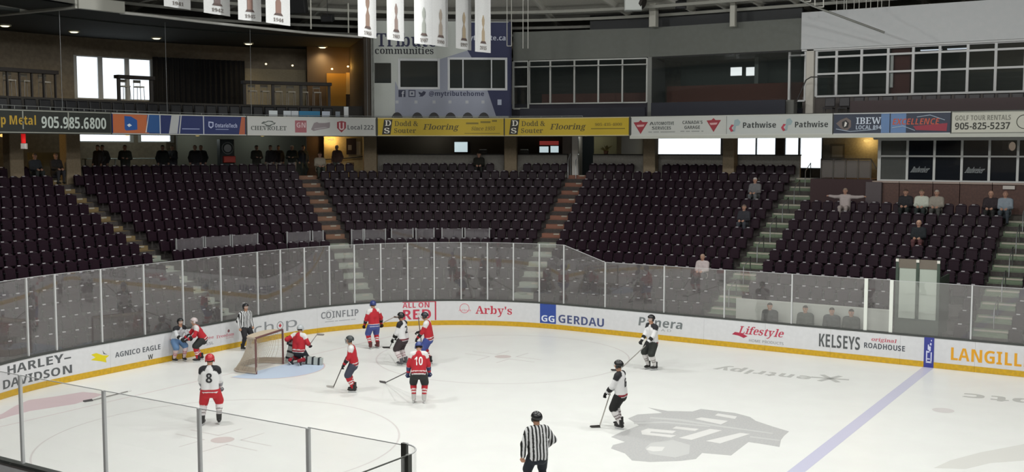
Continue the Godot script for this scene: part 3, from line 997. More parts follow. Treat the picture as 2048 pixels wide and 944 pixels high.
# ------------------------------------------------------------------ guard glass in the stand and the booth behind the right glass
func guards() -> void:
	var steel := hexed("a9abad", 0.4, 0.3)
	var mirrored_ice := pane_of(Color(0.5, 0.48, 0.5), 0.42)  # grey tint puts the brightness of mirrored ice into the panes
	var n := 0
	for run in [[[352, 406], [410, 460], [464, 515]], [[574, 620], [625, 646]], [[703, 726], [729, 771]], [[783, 826], [832, 868], [884, 925], [930, 979]]]:
		var t := thing("guard_glass", ["guard glass of three panes in front of the seats right of the olive aisle", "guard glass of two panes left of the first brick-brown aisle", "guard glass of two panes right of the first brick-brown aisle", "long guard glass of four panes in the middle of the corner stand"][n], "guard rail")
		n += 1
		for q in run:
			var a := s_at(q[0], 475, 5.72)
			var b := s_at(q[1], 475, 5.72)
			obj("pane", swept(a + 0.01, b - 0.01, 5.715, 5.725, 2.88, 3.72, 0.4), mirrored_ice, t)
			for s in [a, b]:
				obj("post", swept(s - 0.015, s + 0.015, 5.69, 5.75, 2.5, 3.76), steel, t)
	var bt := thing("scorer_booth", "small booth with two pale panels and a brown top behind the right glass", "booth")
	var pale := hexed("a9b2a8", 0.5)
	var dark := hexed("3c4a40", 0.6)
	var b0: float = BOOTH[0]
	var b1: float = BOOTH[1]
	obj("base", swept(b0, b1, 0.95, 2.7, 0.3, 1.5), dark, bt)
	var mid := (b0 + b1) * 0.5
	obj("front_panel", swept(b0 + 0.12, mid - 0.06, 1.0, 1.05, 1.5, 3.3), pale, bt)
	obj("front_panel", swept(mid + 0.06, b1 - 0.1, 1.0, 1.05, 1.5, 3.3), pale, bt)
	obj("header", swept(b0, b1, 0.98, 1.1, 3.3, 3.62), hexed("6a6258", 0.6), bt)
	for s in [b0 + 0.05, mid, b1 - 0.05]:
		obj("post", swept(s - 0.05, s + 0.05, 0.97, 1.08, 1.5, 3.64), dark, bt)
		obj("clamp", swept(s - 0.05, s + 0.05, 0.94, 0.97, 3.52, 3.62), hexed("d5d2cb", 0.5), bt)
	obj("side_panel", swept(b0, b0 + 0.05, 1.05, 2.7, 1.5, 3.0), dark, bt)
	obj("side_panel", swept(b1 - 0.05, b1, 1.05, 2.7, 1.5, 3.0), dark, bt)
	# white bench wall of the penalty boxes behind the right boards
	var pw := thing("penalty_bench", "pale bench wall behind the boards, between the green aisle and the booth", "bench")
	var s0 := s_at(1470, 600, 0.9)
	obj("back_wall", swept(s0, b0 - 0.1, 1.02, 1.08, 0.3, 1.75), hexed("b9bdb6", 0.6), pw)
	obj("bench_seat", swept(s0, b0 - 0.1, 0.62, 1.02, 0.7, 0.76), hexed("8a8c86", 0.6), pw)

# ------------------------------------------------------------------ flat fronts: a frame laid between two pixel columns
func front(px0: float, px1: float, d0: float, d1: float, py := 200.0) -> Transform3D:
	var a := on_d(px0, py, d0)
	var b := on_d(px1, py, d1)
	a.y = 0.0
	b.y = 0.0
	var x := (b - a).normalized()
	return Transform3D(Basis(x, Vector3.UP, x.cross(Vector3.UP)), a)
func uv(tf: Transform3D, px: float, py: float) -> Vector2:
	var d := look(px, py)
	var t := (tf.origin - EYE).dot(tf.basis.z) / d.dot(tf.basis.z)
	var q := tf.affine_inverse() * (EYE + d * t)
	return Vector2(q.x, q.y)
func sheet(t: Node3D, called: String, tf: Transform3D, x0: float, x1: float, h0: float, h1: float, z0: float, z1: float, m: Material) -> MeshInstance3D:
	var sh := Shape.new()
	sh.box(tf * Vector3((x0 + x1) * 0.5, (h0 + h1) * 0.5, (z0 + z1) * 0.5), Vector3(absf(x1 - x0), absf(h1 - h0), absf(z1 - z0)), tf.basis)
	return obj(called, sh, m, t)
func px_plate(t: Node3D, called: String, tf: Transform3D, pts: Array, z: float, thick: float, m: Material) -> MeshInstance3D:
	var poly := []
	for q in pts: poly.append(uv(tf, q.x, q.y))
	var sh := Shape.new()
	sh.plate(poly, thick, tf * Transform3D(Basis(), Vector3(0, 0, z)))
	return obj(called, sh, m, t)
func px_words(t: Node3D, text: String, tf: Transform3D, x0: float, x1: float, y0: float, y1: float, z: float, colour: String, face := "Droid Sans", bold := true, slant := 0.0) -> void:
	var a := uv(tf, x0, y1)
	var b := uv(tf, x1, y0)
	var at := tf * Transform3D(Basis(), Vector3((a.x + b.x) * 0.5, (a.y + b.y) * 0.5, z))
	obj("lettering", letters(text, b.x - a.x, b.y - a.y, flat(at), face, bold, slant), hexed(colour, 0.6), t)

const PILLARS := [[16, 44], [129, 158], [727, 753], [1009, 1034], [1288, 1312], [1447, 1470]]

# ------------------------------------------------------------------ the concourse behind the top row
func concourse() -> void:
	var t := struct("floor_concourse", "grey concrete concourse floor behind the top row", "floor")
	var conc := grained(Color.html("5f5a54"), Color.html("6c675f"), 0.03, 2.0, 0.8, 51)
	obj("slab", swept(-26.0, LOUNGE_S + 0.0, 12.9, 18.0, 5.2, 6.0, 0.8), conc, t)
	var tan_ := grained(Color.html("8b7d68"), Color.html("83755f"), 0.03, 2.0, 0.85, 52)
	var knee := grained(Color.html("8c8a84"), Color.html("827f7a"), 0.03, 2.0, 0.85, 53)
	var dark := hexed("25221e", 0.7)
	# pillars
	for q in PILLARS:
		var s := s_at((q[0] + q[1]) * 0.5, 310, 12.4)
		var w: float = absf(s_at(q[1], 310, 12.4) - s_at(q[0], 310, 12.4)) * (1.0 + 12.4 / RAD if s > 0.0 and s < ARC else 1.0)
		var sh := Shape.new()
		var w3 := way(s)
		sh.slab(bp(s, 12.5, 7.15), Vector3(w, 2.45, 0.5), Basis(w3[2], Vector3.UP, -w3[1]), 0.03)
		var label: String = ["tan pillar beside the red lamp on the left concourse", "tan pillar beside the group of standing spectators", "tan pillar beside the cream wall with dark poster", "tan pillar between the two yellow adverts", "tan pillar left of the wide bright window", "tan pillar right of the wide bright window"][PILLARS.find(q)]
		tag(obj("pillar", sh, tan_), label, "pillar", "", "structure")
	# knee walls along the back of the top row
	for q in [[755, 1008, "low grey wall behind the top row, under the long dark serving hatch"], [1035, 1134, "low grey wall behind the top row, under the red sign"], [1186, 1600, "low grey wall behind the top row, under the bright windows"]]:
		var k := struct("trim_%d" % (q[0] / 100), q[2], "wall")
		obj("low_wall", swept(s_at(q[0], 315, 13.0), s_at(q[1], 315, 13.0), 13.0, 13.15, 5.9, 7.18, 0.6), knee, k)
		obj("ledge", swept(s_at(q[0], 315, 13.0), s_at(q[1], 315, 13.0), 12.96, 13.25, 7.18, 7.24, 0.6), dark, k)
	# serving hatch: dark back wall and cheeks
	var h := struct("wall_concession", "dark brown back wall of the concession behind the seats", "wall")
	obj("back_wall", swept(s_at(755, 290, 15.6), s_at(1138, 290, 15.6), 15.6, 15.8, 6.0, 8.6, 0.6), hexed("4a4036", 0.8), h)
	obj("side_wall", swept(s_at(1238, 290, 13.3) - 0.05, s_at(1238, 290, 13.3) + 0.05, 13.3, 17.9, 6.0, 8.6), hexed("7a6f56", 0.8), h)
	obj("side_wall", swept(s_at(1136, 290, 13.3) - 0.12, s_at(1136, 290, 13.3) + 0.12, 13.3, 15.7, 6.0, 8.6), hexed("6e6660", 0.8), h)
	obj("door_wall", swept(s_at(1188, 290, 16.0), s_at(1240, 290, 16.0), 16.0, 16.2, 6.0, 8.6, 0.4), hexed("6e6548", 0.8), h)
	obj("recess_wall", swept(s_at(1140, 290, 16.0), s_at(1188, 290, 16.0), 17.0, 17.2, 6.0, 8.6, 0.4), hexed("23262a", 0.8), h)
	# counter goods and lit boards in the hatch
	var scr := glow(Color(0.85, 0.93, 0.95), 0.9)
	for q in [[909, 935, 284, 304, "white lit menu screen glowing in the long serving hatch"], [1079, 1097, 293, 305, "square lit cooler screen under the red sign, beside its twin"], [1101, 1117, 292, 305, "square lit cooler screen under the red sign, nearer the white door post"]]:
		var tf := front(q[0], q[1], 15.5, 15.5, 290)
		var a := uv(tf, q[0], q[3])
		var b := uv(tf, q[1], q[2])
		var m := thing("menu_screen", q[4], "screen")
		sheet(m, "casing", tf, a.x - 0.03, b.x + 0.03, a.y - 0.03, b.y + 0.03, -0.06, -0.01, dark)
		sheet(m, "screen", tf, a.x, b.x, a.y, b.y, -0.01, 0.0, scr)
	var tf2 := front(1079, 1118, 15.5, 15.5, 285)
	var sg := thing("concession_sign", "long red and white sign on the dark concession wall", "sign")
	var u0 := uv(tf2, 1079, 290)
	var u1 := uv(tf2, 1117, 282)
	sheet(sg, "board", tf2, u0.x, u1.x, u0.y, u1.y, -0.05, 0.0, glow(Color(0.75, 0.3, 0.28), 0.35))
	# espresso machine silhouettes on the hatch ledge
	for q in [[955, 978, "dark coffee machine with chrome top on the serving ledge"], [1036, 1062, "dark till with pale screen on the serving ledge"]]:
		var s := s_at((q[0] + q[1]) * 0.5, 300, 13.3)
		var m := thing("counter_machine", q[2], "appliance", bp(s, 13.2, 7.24))
		var w3 := way(s)
		var bb := Basis(w3[2], Vector3.UP, -w3[1])
		var b0 := Shape.new()
		b0.slab(Vector3(0, 0.1, 0), Vector3(0.5, 0.2, 0.16), bb, 0.03)
		obj("body", b0, dark, m)
		var b1 := Shape.new()
		b1.slab(Vector3(0, 0.23, 0), Vector3(0.4, 0.06, 0.14), bb, 0.02)
		obj("top", b1, hexed("9a9c9c", 0.3, 0.7), m)
	# plant on the low wall beside the bright window
	var pl := thing("potted_plant", "dry yellow-brown potted plant on the low wall beside the bright window", "plant", bp(s_at(1212, 300, 13.1), 13.1, 7.24))
	var pot := Shape.new()
	pot.lathe(Vector3.ZERO, [Vector2(0.0, 0.0), Vector2(0.1, 0.0), Vector2(0.14, 0.16), Vector2(0.12, 0.17)], 10)
	obj("pot", pot, hexed("6b4a38", 0.8), pl)
	var lv := Shape.new()
	rng.seed = 5
	for k in 34:
		var a := rng.randf() * TAU
		var r := rng.randf_range(0.15, 0.42)
		var tip := Vector3(cos(a) * r, rng.randf_range(0.2, 0.5), sin(a) * r * 0.4)
		lv.tube([Vector3(0, 0.14, 0), tip * 0.6 + Vector3(0, 0.1, 0), tip], 0.022, 4, 0.004)
	tag(obj("foliage", lv, hexed("8a7a44", 0.9), pl), "", "", "", "stuff")
	# white door post with rails at the head of the third aisle
	var dp := thing("white_post", "tall white post at the head of the brown aisle steps", "post", bp(s_at(1151, 320, 13.2), 13.2, 6.0))
	var sh2 := Shape.new()
	sh2.slab(Vector3(0, 1.1, 0), Vector3(0.34, 2.2, 0.3), facing(11.0, Vector3.ZERO).basis, 0.02)
	obj("post", sh2, hexed("d8d5cf", 0.6), dp)
	for px in [1139, 1155]:
		var s := s_at(px, 340, 12.7)
		var rl := Shape.new()
		var p0 := bp(s, 12.3, 5.95)
		var p1 := bp(s, 12.9, 6.0)
		rl.tube([p0, p0 + Vector3(0, 0.95, 0), p1 + Vector3(0, 1.25, 0), p1], 0.025, 6)
		one("stair_rail", ["bent steel handrail left of the white door post", "bent steel handrail right of the white door post"][0 if px == 1139 else 1], "handrail", rl, hexed("b4b8bb", 0.35, 0.7))
	# cream wall with poster behind the second aisle
	var cw := struct("wall_cream", "cream concourse wall with a dark framed poster", "wall")
	obj("face", swept(s_at(648, 300, 14.2), s_at(735, 300, 14.2), 14.2, 14.4, 5.95, 8.6, 0.5), grained(Color.html("b5a57f"), Color.html("ab9b76"), 0.03, 2.0, 0.85, 54), cw)
	obj("corner", swept(s_at(615, 300, 14.2), s_at(648, 300, 14.2), 14.4, 14.6, 5.95, 8.6, 0.5), hexed("4a372c", 0.8), cw)
	var tf3 := front(690, 715, 14.15, 14.15, 295)
	var po := thing("framed_poster", "dark framed poster with pale edge on the cream wall", "poster")
	var p0 := uv(tf3, 693, 309)
	var p1 := uv(tf3, 712, 277)
	sheet(po, "frame", tf3, p0.x, p1.x, p0.y, p1.y, -0.02, 0.03, hexed("2b1d1d", 0.6))
	var pi0 := uv(tf3, 696, 300)
	var pi1 := uv(tf3, 703, 290)
	sheet(po, "picture", tf3, pi0.x, pi1.x, pi0.y, pi1.y, 0.03, 0.034, hexed("8f8b88", 0.6))
	var pa0 := uv(tf3, 713, 310)
	var pa1 := uv(tf3, 721, 283)
	one("wall_notice", "pale paper notice beside the dark framed poster", "notice", box_shape(tf3, pa0, pa1, 0.0, 0.01), hexed("cbbfa6", 0.7))
	var v0 := uv(tf3, 693, 332)
	var v1 := uv(tf3, 708, 325)
	one("wall_vent", "small brown vent grille low on the cream wall", "vent", box_shape(tf3, v0, v1, 0.0, 0.02), hexed("6b573d", 0.7))
	var bar := Shape.new()
	bar.tube([on_d(650, 319, 13.6), on_d(700, 316, 13.6), on_d(726, 313, 13.6)], 0.03, 6)
	one("wall_rail", "dark handrail in front of the cream wall", "handrail", bar, hexed("2a211c", 0.5))
	# left concourse: dim back wall panels, boards, kiosk
	var lw := struct("wall_concourse", "dim grey-green inner wall behind the left concourse", "wall")
	obj("face", swept(s_at(355, 300, 17.2), s_at(640, 300, 17.2), 17.2, 17.4, 6.0, 8.6, 0.6), hexed("6b6b62", 0.85), lw)
	obj("pale_bay", swept(s_at(58, 300, 15.15), s_at(130, 300, 15.15), 15.15, 15.3, 6.7, 7.35, 0.6), hexed("77735f", 0.8), lw)
	var rl2 := thing("goal_light", "tall red beacon lamp with white base under the dark advert", "lamp", bp(s_at(47, 285, 9.0), 9.0, 7.55))
	var rb := Shape.new()
	rb.lathe(Vector3(0, 0.2, 0), [Vector2(0.0, 0.0), Vector2(0.085, 0.0), Vector2(0.085, 0.4), Vector2(0.0, 0.46)], 12)
	obj("beacon", rb, glow(Color(0.85, 0.12, 0.12), 0.7), rl2)
	var rw := Shape.new()
	rw.slab(Vector3(0.02, 0.08, 0), Vector3(0.2, 0.22, 0.2), Basis(Vector3.UP, 0.6), 0.02)
	obj("base", rw, hexed("d8d2cc", 0.6), rl2)
	var rs := Shape.new()
	rs.tube([Vector3(0, 0.6, 0.0), Vector3(0, 1.2, 0)], 0.02, 6)
	obj("hanger", rs, dark, rl2)
	var kio := thing("game_kiosk", "dark kiosk with red counter and round pale face on the left concourse", "kiosk", bp(s_at(452, 320, 13.6), 13.6, 6.0))
	var kb := facing(s_at(452, 320, 13.6), Vector3.ZERO).basis
	var k0 := Shape.new()
	k0.slab(Vector3(0, 1.0, 0), Vector3(0.75, 2.0, 0.5), kb, 0.04)
	obj("cabinet", k0, hexed("1f2c30", 0.6), kio)
	var k1 := Shape.new()
	k1.lathe(kb * Vector3(0, 1.55, 0.26), [Vector2(0.0, 0.04), Vector2(0.2, 0.04), Vector2(0.2, 0.0)], 18, kb * Basis(Vector3.RIGHT, PI / 2))
	obj("dial", k1, hexed("aeb4ba", 0.5), kio)
	var k2 := Shape.new()
	k2.slab(kb * Vector3(0.05, 0.98, 0.3), Vector3(0.62, 0.34, 0.3), kb, 0.03)
	obj("counter", k2, hexed("a8392f", 0.6), kio)
	var k3 := Shape.new()
	for k in 20:
		var a0 := TAU * k / 20
		var a1 := TAU * (k + 1) / 20
		k3.tube([kb * Vector3(cos(a0) * 0.29, 1.55 + sin(a0) * 0.29, 0.28), kb * Vector3(cos(a1) * 0.29, 1.55 + sin(a1) * 0.29, 0.28)], 0.03, 5)
	obj("dial_ring", k3, hexed("7d868a", 0.4), kio)
	# tables with pale tops at the back of the left concourse
	for q in [[178, 0], [215, 1], [286, 2]]:
		var s := s_at(q[0], 312, 16.2)
		var tb := thing("high_table", ["pale high table behind the first standing spectators", "pale high table between the standing spectators", "wide pale high table under the strip window"][q[1]], "table", bp(s, 16.2, 6.0))
		var fb := facing(s, Vector3.ZERO).basis
		var top := Shape.new()
		top.slab(Vector3(0, 1.02, 0), Vector3([0.5, 0.9, 1.7][q[1]], 0.6, 0.05), fb * Basis(Vector3.RIGHT, -PI / 2), 0.01)
		obj("table_top", top, hexed("d0dedd", 0.4), tb)
		for sx in [-1, 1]:
			var lg := Shape.new()
			lg.box(fb * Vector3(sx * [0.2, 0.4, 0.75][q[1]], 0.5, 0), Vector3(0.05, 1.0, 0.05), fb)
			obj("leg", lg, hexed("9aa3a2", 0.5), tb)
	# warm ceiling lamps, and plain ones mostly added to brighten the concourse
	for q in [[1172, 278, 14.6, "plain added ceiling lamp beside the tall white post", 1.0], [870, 276, 14.4, "plain added ceiling lamp over the long serving hatch", 0.5], [255, 272, 15.8, "plain added ceiling lamp above the pale high tables", 0.8], [395, 274, 15.8, "plain added ceiling lamp left of the kiosk", 0.8], [525, 277, 15.8, "plain ceiling lamp above the standing group beside the brown wall", 0.8], [6, 271, 13.2, "warm glowing lamp panel at the far left of the concourse", 1.6], [662, 279, 14.0, "warm ceiling lamp washing the cream wall", 1.4], [1734, 282, 13.1, "yellow lamp glowing at the top of the grey-green wall", 1.4]]:
		var at := on_d(q[0], q[1], q[2])
		at.y = clampf(at.y, 7.9, 8.2) if "plain" not in q[3] else 8.25
		var lt := thing("concourse_lamp", q[3], "lamp", at)
		var ls := Shape.new()
		ls.ball(Vector3.ZERO, Vector3(0.16, 0.07, 0.16), 12, 6)
		obj("lamp_glass", ls, glow(Color(1.0, 0.85, 0.5), 1.2), lt)
		var om := OmniLight3D.new()
		om.name = "omni_light"
		om.light_color = Color(1.0, 0.82, 0.5) if "plain" not in q[3] else Color(0.95, 1.0, 0.97)
		om.light_energy = q[4]
		om.light_size = 0.1
		om.omni_range = 40.0
		om.omni_attenuation = 2.0
		om.shadow_enabled = true
		lt.add_child(om)
func box_shape(tf: Transform3D, a: Vector2, b: Vector2, z0: float, z1: float) -> Shape:
	var sh := Shape.new()
	sh.box(tf * Vector3((a.x + b.x) * 0.5, (a.y + b.y) * 0.5, (z0 + z1) * 0.5), Vector3(absf(b.x - a.x), absf(b.y - a.y), absf(z1 - z0)), tf.basis)
	return sh

# ------------------------------------------------------------------ the upper club on the left
func upper_left() -> void:
	var s1 := s_at(745, 240, 9.0)
	var t := struct("floor_balcony", "dark upper balcony floor behind the advert ring", "floor")
	var deck := hexed("3a3733", 0.8)
	obj("slab", swept(-26.0, ARC + 45.0 - RAD, 8.7, 18.0, 8.35, 8.6, 0.8), deck, t)
	obj("club_step", swept(-26.0, s1, 11.0, 18.0, 8.6, 9.7, 0.8), deck, t)
	var cl := struct("ceiling_club", "dark low ceiling over the upper club", "ceiling")
	obj("soffit", swept(-26.0, s1 + 0.3, 10.9, 18.0, 13.15, 13.3, 0.8), hexed("2c302e", 0.9), cl)
	# pale pipe and beam along the ceiling edge
	var pipe := Shape.new()
	var path := []
	for q in [[240, 25], [300, 31], [400, 43], [512, 55], [620, 66], [740, 75]]: path.append(on_y(q[0], q[1], 13.2))
	pipe.tube(path, 0.065, 8)
	var lip := Shape.new()
	path.push_front(bp(-14.0, 7.9, 13.2))
	for k in path.size() - 1:
		var u0: Vector3 = path[k]
		var u1: Vector3 = path[k + 1]
		var w0 := bp(sd(u0).x, 11.2, 13.2)
		var w1 := bp(sd(u1).x, 11.2, 13.2)
		lip.quad(u0, u1, w1, w0, Vector3.DOWN)
		lip.quad(u0 + Vector3(0, 0.06, 0), u1 + Vector3(0, 0.06, 0), w1 + Vector3(0, 0.06, 0), w0 + Vector3(0, 0.06, 0), Vector3.UP)
	obj("soffit_lip", lip, hexed("2c302e", 0.9), cl)
	one("curtain_track", "thin pale pipe following the curved edge of the club ceiling", "pipe", pipe, hexed("dededa", 0.5))
	var bm := thing("ceiling_beam", "pale grey angled beam at the left end of the club ceiling", "beam")
	for q in [[Vector2(-60, 38), Vector2(155, 17)], [Vector2(155, 17), Vector2(248, 27)]]:
		var a := on_y(q[0].x, q[0].y, 13.1)
		var b := on_y(q[1].x, q[1].y, 13.1)
		var x := (b - a).normalized()
		var sh := Shape.new()
		sh.slab((a + b) * 0.5 + Vector3(0, 0.24, 0), Vector3(a.distance_to(b), 0.48, 0.2), Basis(x, Vector3.UP, x.cross(Vector3.UP)), 0.02)
		obj("beam_length", sh, hexed("a9a9a2", 0.6), bm)
	# round lamps in the club ceiling
	var lampm := glow(Color(1.0, 0.95, 0.8), 2.2)
	var spots := [[10, 52], [148, 64], [313, 77], [497, 88], [645, 95]]
	for k in 5:
		var at := on_y(spots[k][0], spots[k][1], 13.08)
		var lt := thing("downlight", ["round ceiling downlight above the far left counter", "round ceiling downlight between the counter and the bright window", "round ceiling downlight above the black curtain", "round ceiling downlight above the beige wall panel", "round ceiling downlight beside the press box"][k], "lamp", at)
		var rim := Shape.new()
		rim.lathe(Vector3.ZERO, [Vector2(0.22, 0.0), Vector2(0.27, 0.0), Vector2(0.27, 0.07), Vector2(0.22, 0.07)], 18)
		obj("rim", rim, hexed("c9c6b8", 0.5), lt)
		var gl := Shape.new()
		gl.lathe(Vector3.ZERO, [Vector2(0.0, -0.05), Vector2(0.14, -0.035), Vector2(0.23, 0.03)], 18)
		obj("lens", gl, lampm, lt)
		var sp := SpotLight3D.new()
		sp.name = "spot_light"
		sp.light_color = Color(1.0, 0.9, 0.7)
		sp.light_energy = 6.0
		sp.light_size = 0.2
		sp.spot_angle = 70.0
		sp.spot_range = 40.0
		sp.spot_attenuation = 2.0
		sp.shadow_enabled = true
		sp.position = Vector3(0, -0.08, 0)
		sp.rotation_degrees.x = -90.0
		lt.add_child(sp)
	# beige wall panel, ochre alcove
	var wl := struct("wall_club", "beige and ochre inner walls of the upper club", "wall")
	obj("beige_panel", swept(s_at(489, 150, 17.6), s_at(612, 150, 17.6), 17.6, 17.9, 9.7, 11.95, 0.6), grained(Color.html("a59b84"), Color.html("9c927b"), 0.03, 2.0, 0.85, 61), wl)
	obj("brown_wall", swept(s_at(616, 150, 16.0), s_at(745, 150, 16.0), 16.2, 16.4, 9.7, 13.15, 0.5), hexed("5e4f40", 0.85), wl)
	obj("ochre_panel", swept(s_at(654, 150, 16.0), s_at(692, 150, 16.0), 16.1, 16.2, 9.75, 11.7, 0.5), hexed("a07c34", 0.8), wl)
	obj("cream_panel", swept(s_at(693, 150, 15.9), s_at(715, 150, 15.9), 16.0, 16.2, 10.55, 11.75, 0.5), hexed("c0a468", 0.8), wl)
	obj("side_wall", swept(s1 - 0.1, s1 + 0.05, 10.4, 16.4, 8.6, 13.2), hexed("4c443c", 0.8), wl)
	for q in [[664, 138, "small warm spotlight over the ochre panel"], [696, 133, "small warm spotlight over the cream panel"], [532, 128, "tiny bright spotlight over the beige panel beside the black curtain"], [585, 131, "tiny bright spotlight over the beige panel beside the brown wall"]]:
		var at := on_d(q[0], q[1], 15.6 if q[0] > 600 else 17.2)
		var lt := thing("wall_spotlight", q[2], "lamp", at)
		var gb := Shape.new()
		gb.ball(Vector3.ZERO, Vector3(0.06, 0.05, 0.06), 10, 6)
		obj("bulb", gb, glow(Color(1.0, 0.9, 0.7), 3.0), lt)
		if q[0] > 600:
			var om := OmniLight3D.new()
			om.name = "omni_light"
			om.light_color = Color(1.0, 0.75, 0.35)
			om.light_energy = 0.5
			om.light_size = 0.05
			om.omni_range = 40.0
			om.omni_attenuation = 2.0
			om.shadow_enabled = true
			lt.add_child(om)
	# black curtain in folds
	var cu := Shape.new()
	var c0 := s_at(306, 150, 17.0)
	var c1 := s_at(489, 150, 17.0)
	for k in 120:
		var f0 := k / 120.0
		var f1 := (k + 1) / 120.0
		var d0 := 17.0 + 0.09 * sin(f0 * 110.0)
		var d1 := 17.0 + 0.09 * sin(f1 * 110.0)
		var a := bp(lerpf(c0, c1, f0), d0, 0)
		var b := bp(lerpf(c0, c1, f1), d1, 0)
		var nn := (b - a).cross(Vector3.UP).normalized()
		for z in [0.0, -0.02]:
			var o: Vector3 = nn * z
			cu.quad(a + o + Vector3(0, 9.75, 0), b + o + Vector3(0, 9.75, 0), b + o + Vector3(0, 12.3, 0), a + o + Vector3(0, 12.3, 0), nn if z == 0.0 else -nn)
	one("curtain", "black pleated curtain hanging beside the large bright window", "curtain", cu, hexed("101013", 0.9))
	# dark drink rails on posts
	for q in [[-40, 112, "dark long drink rail at the far left of the club"], [232, 306, "dark drink rail silhouetted against the bright window"], [484, 662, "dark long drink rail with stools before the beige panel"]]:
		var a := s_at(q[0], 150, 11.6)
		var b := s_at(q[1], 150, 11.6)
		var dr := thing("drink_rail", q[2], "counter")
		obj("rail_top", swept(a, b, 11.4, 11.8, 10.74, 10.9, 0.4), hexed("231d1a", 0.6), dr)
		var n := maxi(2, roundi((b - a) * 1.9))
		for k in n:
			var s := lerpf(a + 0.05, b - 0.05, float(k) / (n - 1))
			obj("post", swept(s - 0.03, s + 0.03, 11.55, 11.65, 9.7, 10.74), hexed("3a3634", 0.6), dr)
	# bar stools
	var stool: Node3D = null
	for px in [20, 52, 90, 250, 278, 505, 530, 556, 582, 608, 634]:
		var s := s_at(px, 180, 12.1)
		var at := Transform3D(facing(s, Vector3.ZERO).basis, bp(s, 12.1, 9.7))
		if stool == null:
			stool = thing("bar_stool", "tall bar stool with pale back behind the dark drink rail", "stool", Vector3.ZERO, 0.0, "bar stools of the club")
			var st := Shape.new()
			st.slab(Vector3(0, 0.72, 0), Vector3(0.38, 0.36, 0.06), Basis(Vector3.RIGHT, -PI / 2), 0.015)
			obj("seat", st, hexed("b9b2a4", 0.6), stool)
			var bk := Shape.new()
			bk.slab(Vector3(0, 0.98, -0.18), Vector3(0.38, 0.14, 0.03), Basis(), 0.01)
			obj("backrest", bk, hexed("c6c1b6", 0.6), stool)
			for sx in [-1, 1]:
				for sz in [-1, 1]:
					var lg := Shape.new()
					lg.tube([Vector3(sx * 0.19, 0, sz * 0.18), Vector3(sx * 0.16, 0.7 if sz > 0 else 1.02, sz * 0.15 - (0.03 if sz < 0 else 0.0))], 0.016, 5)
					obj("leg", lg, hexed("8d8a86", 0.4, 0.6), stool)
			stool.transform = at
		else:
			copy_of(stool, at)
	# a row of black padded seats along the front
	var chair: Node3D = null
	var sa := s_at(148, 205, 9.9)
	var sb := s_at(672, 205, 9.9)
	while sa < sb:
		chair = black_chair(chair, Transform3D(facing(sa, Vector3.ZERO).basis, bp(sa, 9.9, 8.6)), "black padded seat in the front row of the upper club")
		sa += 0.58 if sa < -0.3 else 0.58 * RAD / (RAD + 9.9)
	for k in 6:
		var s := s_at(-20 + k * 29.0, 200, 9.9)
		black_chair(chair, Transform3D(facing(s, Vector3.ZERO).basis, bp(s, 9.9, 8.6)), "")
	# small banners hung on the balcony rail
	var k2 := 0
	for q in [[538, 555, "dfe6ea"], [567, 582, "d3dbe2"], [583, 597, "cfd6de"], [598, 640, "3d7fa8"], [644, 660, "c9d3e4"], [671, 680, "9aa4b0"], [688, 697, "dfe3e6"]]:
		var sh := swept(s_at(q[0], 228, 9.2), s_at(q[1], 228, 9.2), 9.2, 9.22, 8.98, 9.36 if k2 < 6 else 9.6, 0.3)
		one("rail_flag", ["white flag with grey print on the balcony rail", "pale flag beside the white one on the balcony rail", "pale narrow flag beside the long blue flag", "long blue flag on the balcony rail", "white flag with a blue dot on the balcony rail", "small grey flag on the balcony rail", "tall white flag on the balcony rail"][k2], "flag", sh, hexed(q[2], 0.8))
		k2 += 1
	# rail along the balcony front
	var rl := thing("balcony_rail", "thin steel rail with short posts above the advert ring", "railing")
	var rr := Shape.new()
	var rp := []
	for k in 46: rp.append(bp(lerpf(-12.0, s_at(1165, 230, 8.75), k / 45.0), 8.75, 9.3 - 0.17 * clampf(k / 30.0, 0.0, 1.0)))
	rr.tube(rp, 0.018, 6)
	obj("top_rail", rr, hexed("8f9290", 0.4, 0.6), rl)
	for k in range(0, 46):
		var ps := Shape.new()
		ps.tube([rp[k] - Vector3(0, 0.24, 0), rp[k]], 0.016, 5)
		obj("post", ps, hexed("8f9290", 0.4, 0.6), rl)
	# thin cables from the club ceiling to the rail
	for q in [[124, 190], [334, 205], [503, 222], [735, 228]]:
		var top := on_y(q[0] - 2, 40 + q[0] * 0.05, 13.15)
		var c := Shape.new()
		var low := on_d(q[0], q[1], 8.9)
		c.tube([Vector3(low.x, 13.15, low.z), low, low - Vector3(0, maxf(low.y - 9.05, 0.05), 0)], 0.012, 5)
		one("cable", ["thin steel cable left of the bright window", "thin steel cable before the black curtain", "thin steel cable before the beige panel", "thin steel cable beside the press box"][[124, 334, 503, 735].find(q[0])], "cable", c, hexed("85888a", 0.4, 0.5))

func black_chair(first: Node3D, at: Transform3D, label: String) -> Node3D:
	if first == null:
		var c := thing("padded_seat", label, "seat", Vector3.ZERO, 0.0, "black padded seats of the upper club")
		var bk := Shape.new()
		bk.slab(Vector3(0, 0.66, -0.2), Vector3(0.5, 0.62, 0.1), Basis(Vector3.RIGHT, -0.1), 0.04)
		obj("backrest", bk, hexed("15161b", 0.5), c)
		var st := Shape.new()
		st.slab(Vector3(0, 0.42, 0.02), Vector3(0.48, 0.44, 0.1), Basis(Vector3.RIGHT, -PI / 2), 0.03)
		obj("seat", st, hexed("15161b", 0.5), c)
		for sx in [-1, 1]:
			var lg := Shape.new()
			lg.box(Vector3(sx * 0.22, 0.2, -0.02), Vector3(0.04, 0.4, 0.36))
			obj("leg", lg, hexed("2a2a2c", 0.5), c)
		c.transform = at
		return c
	copy_of(first, at, label)
	return first

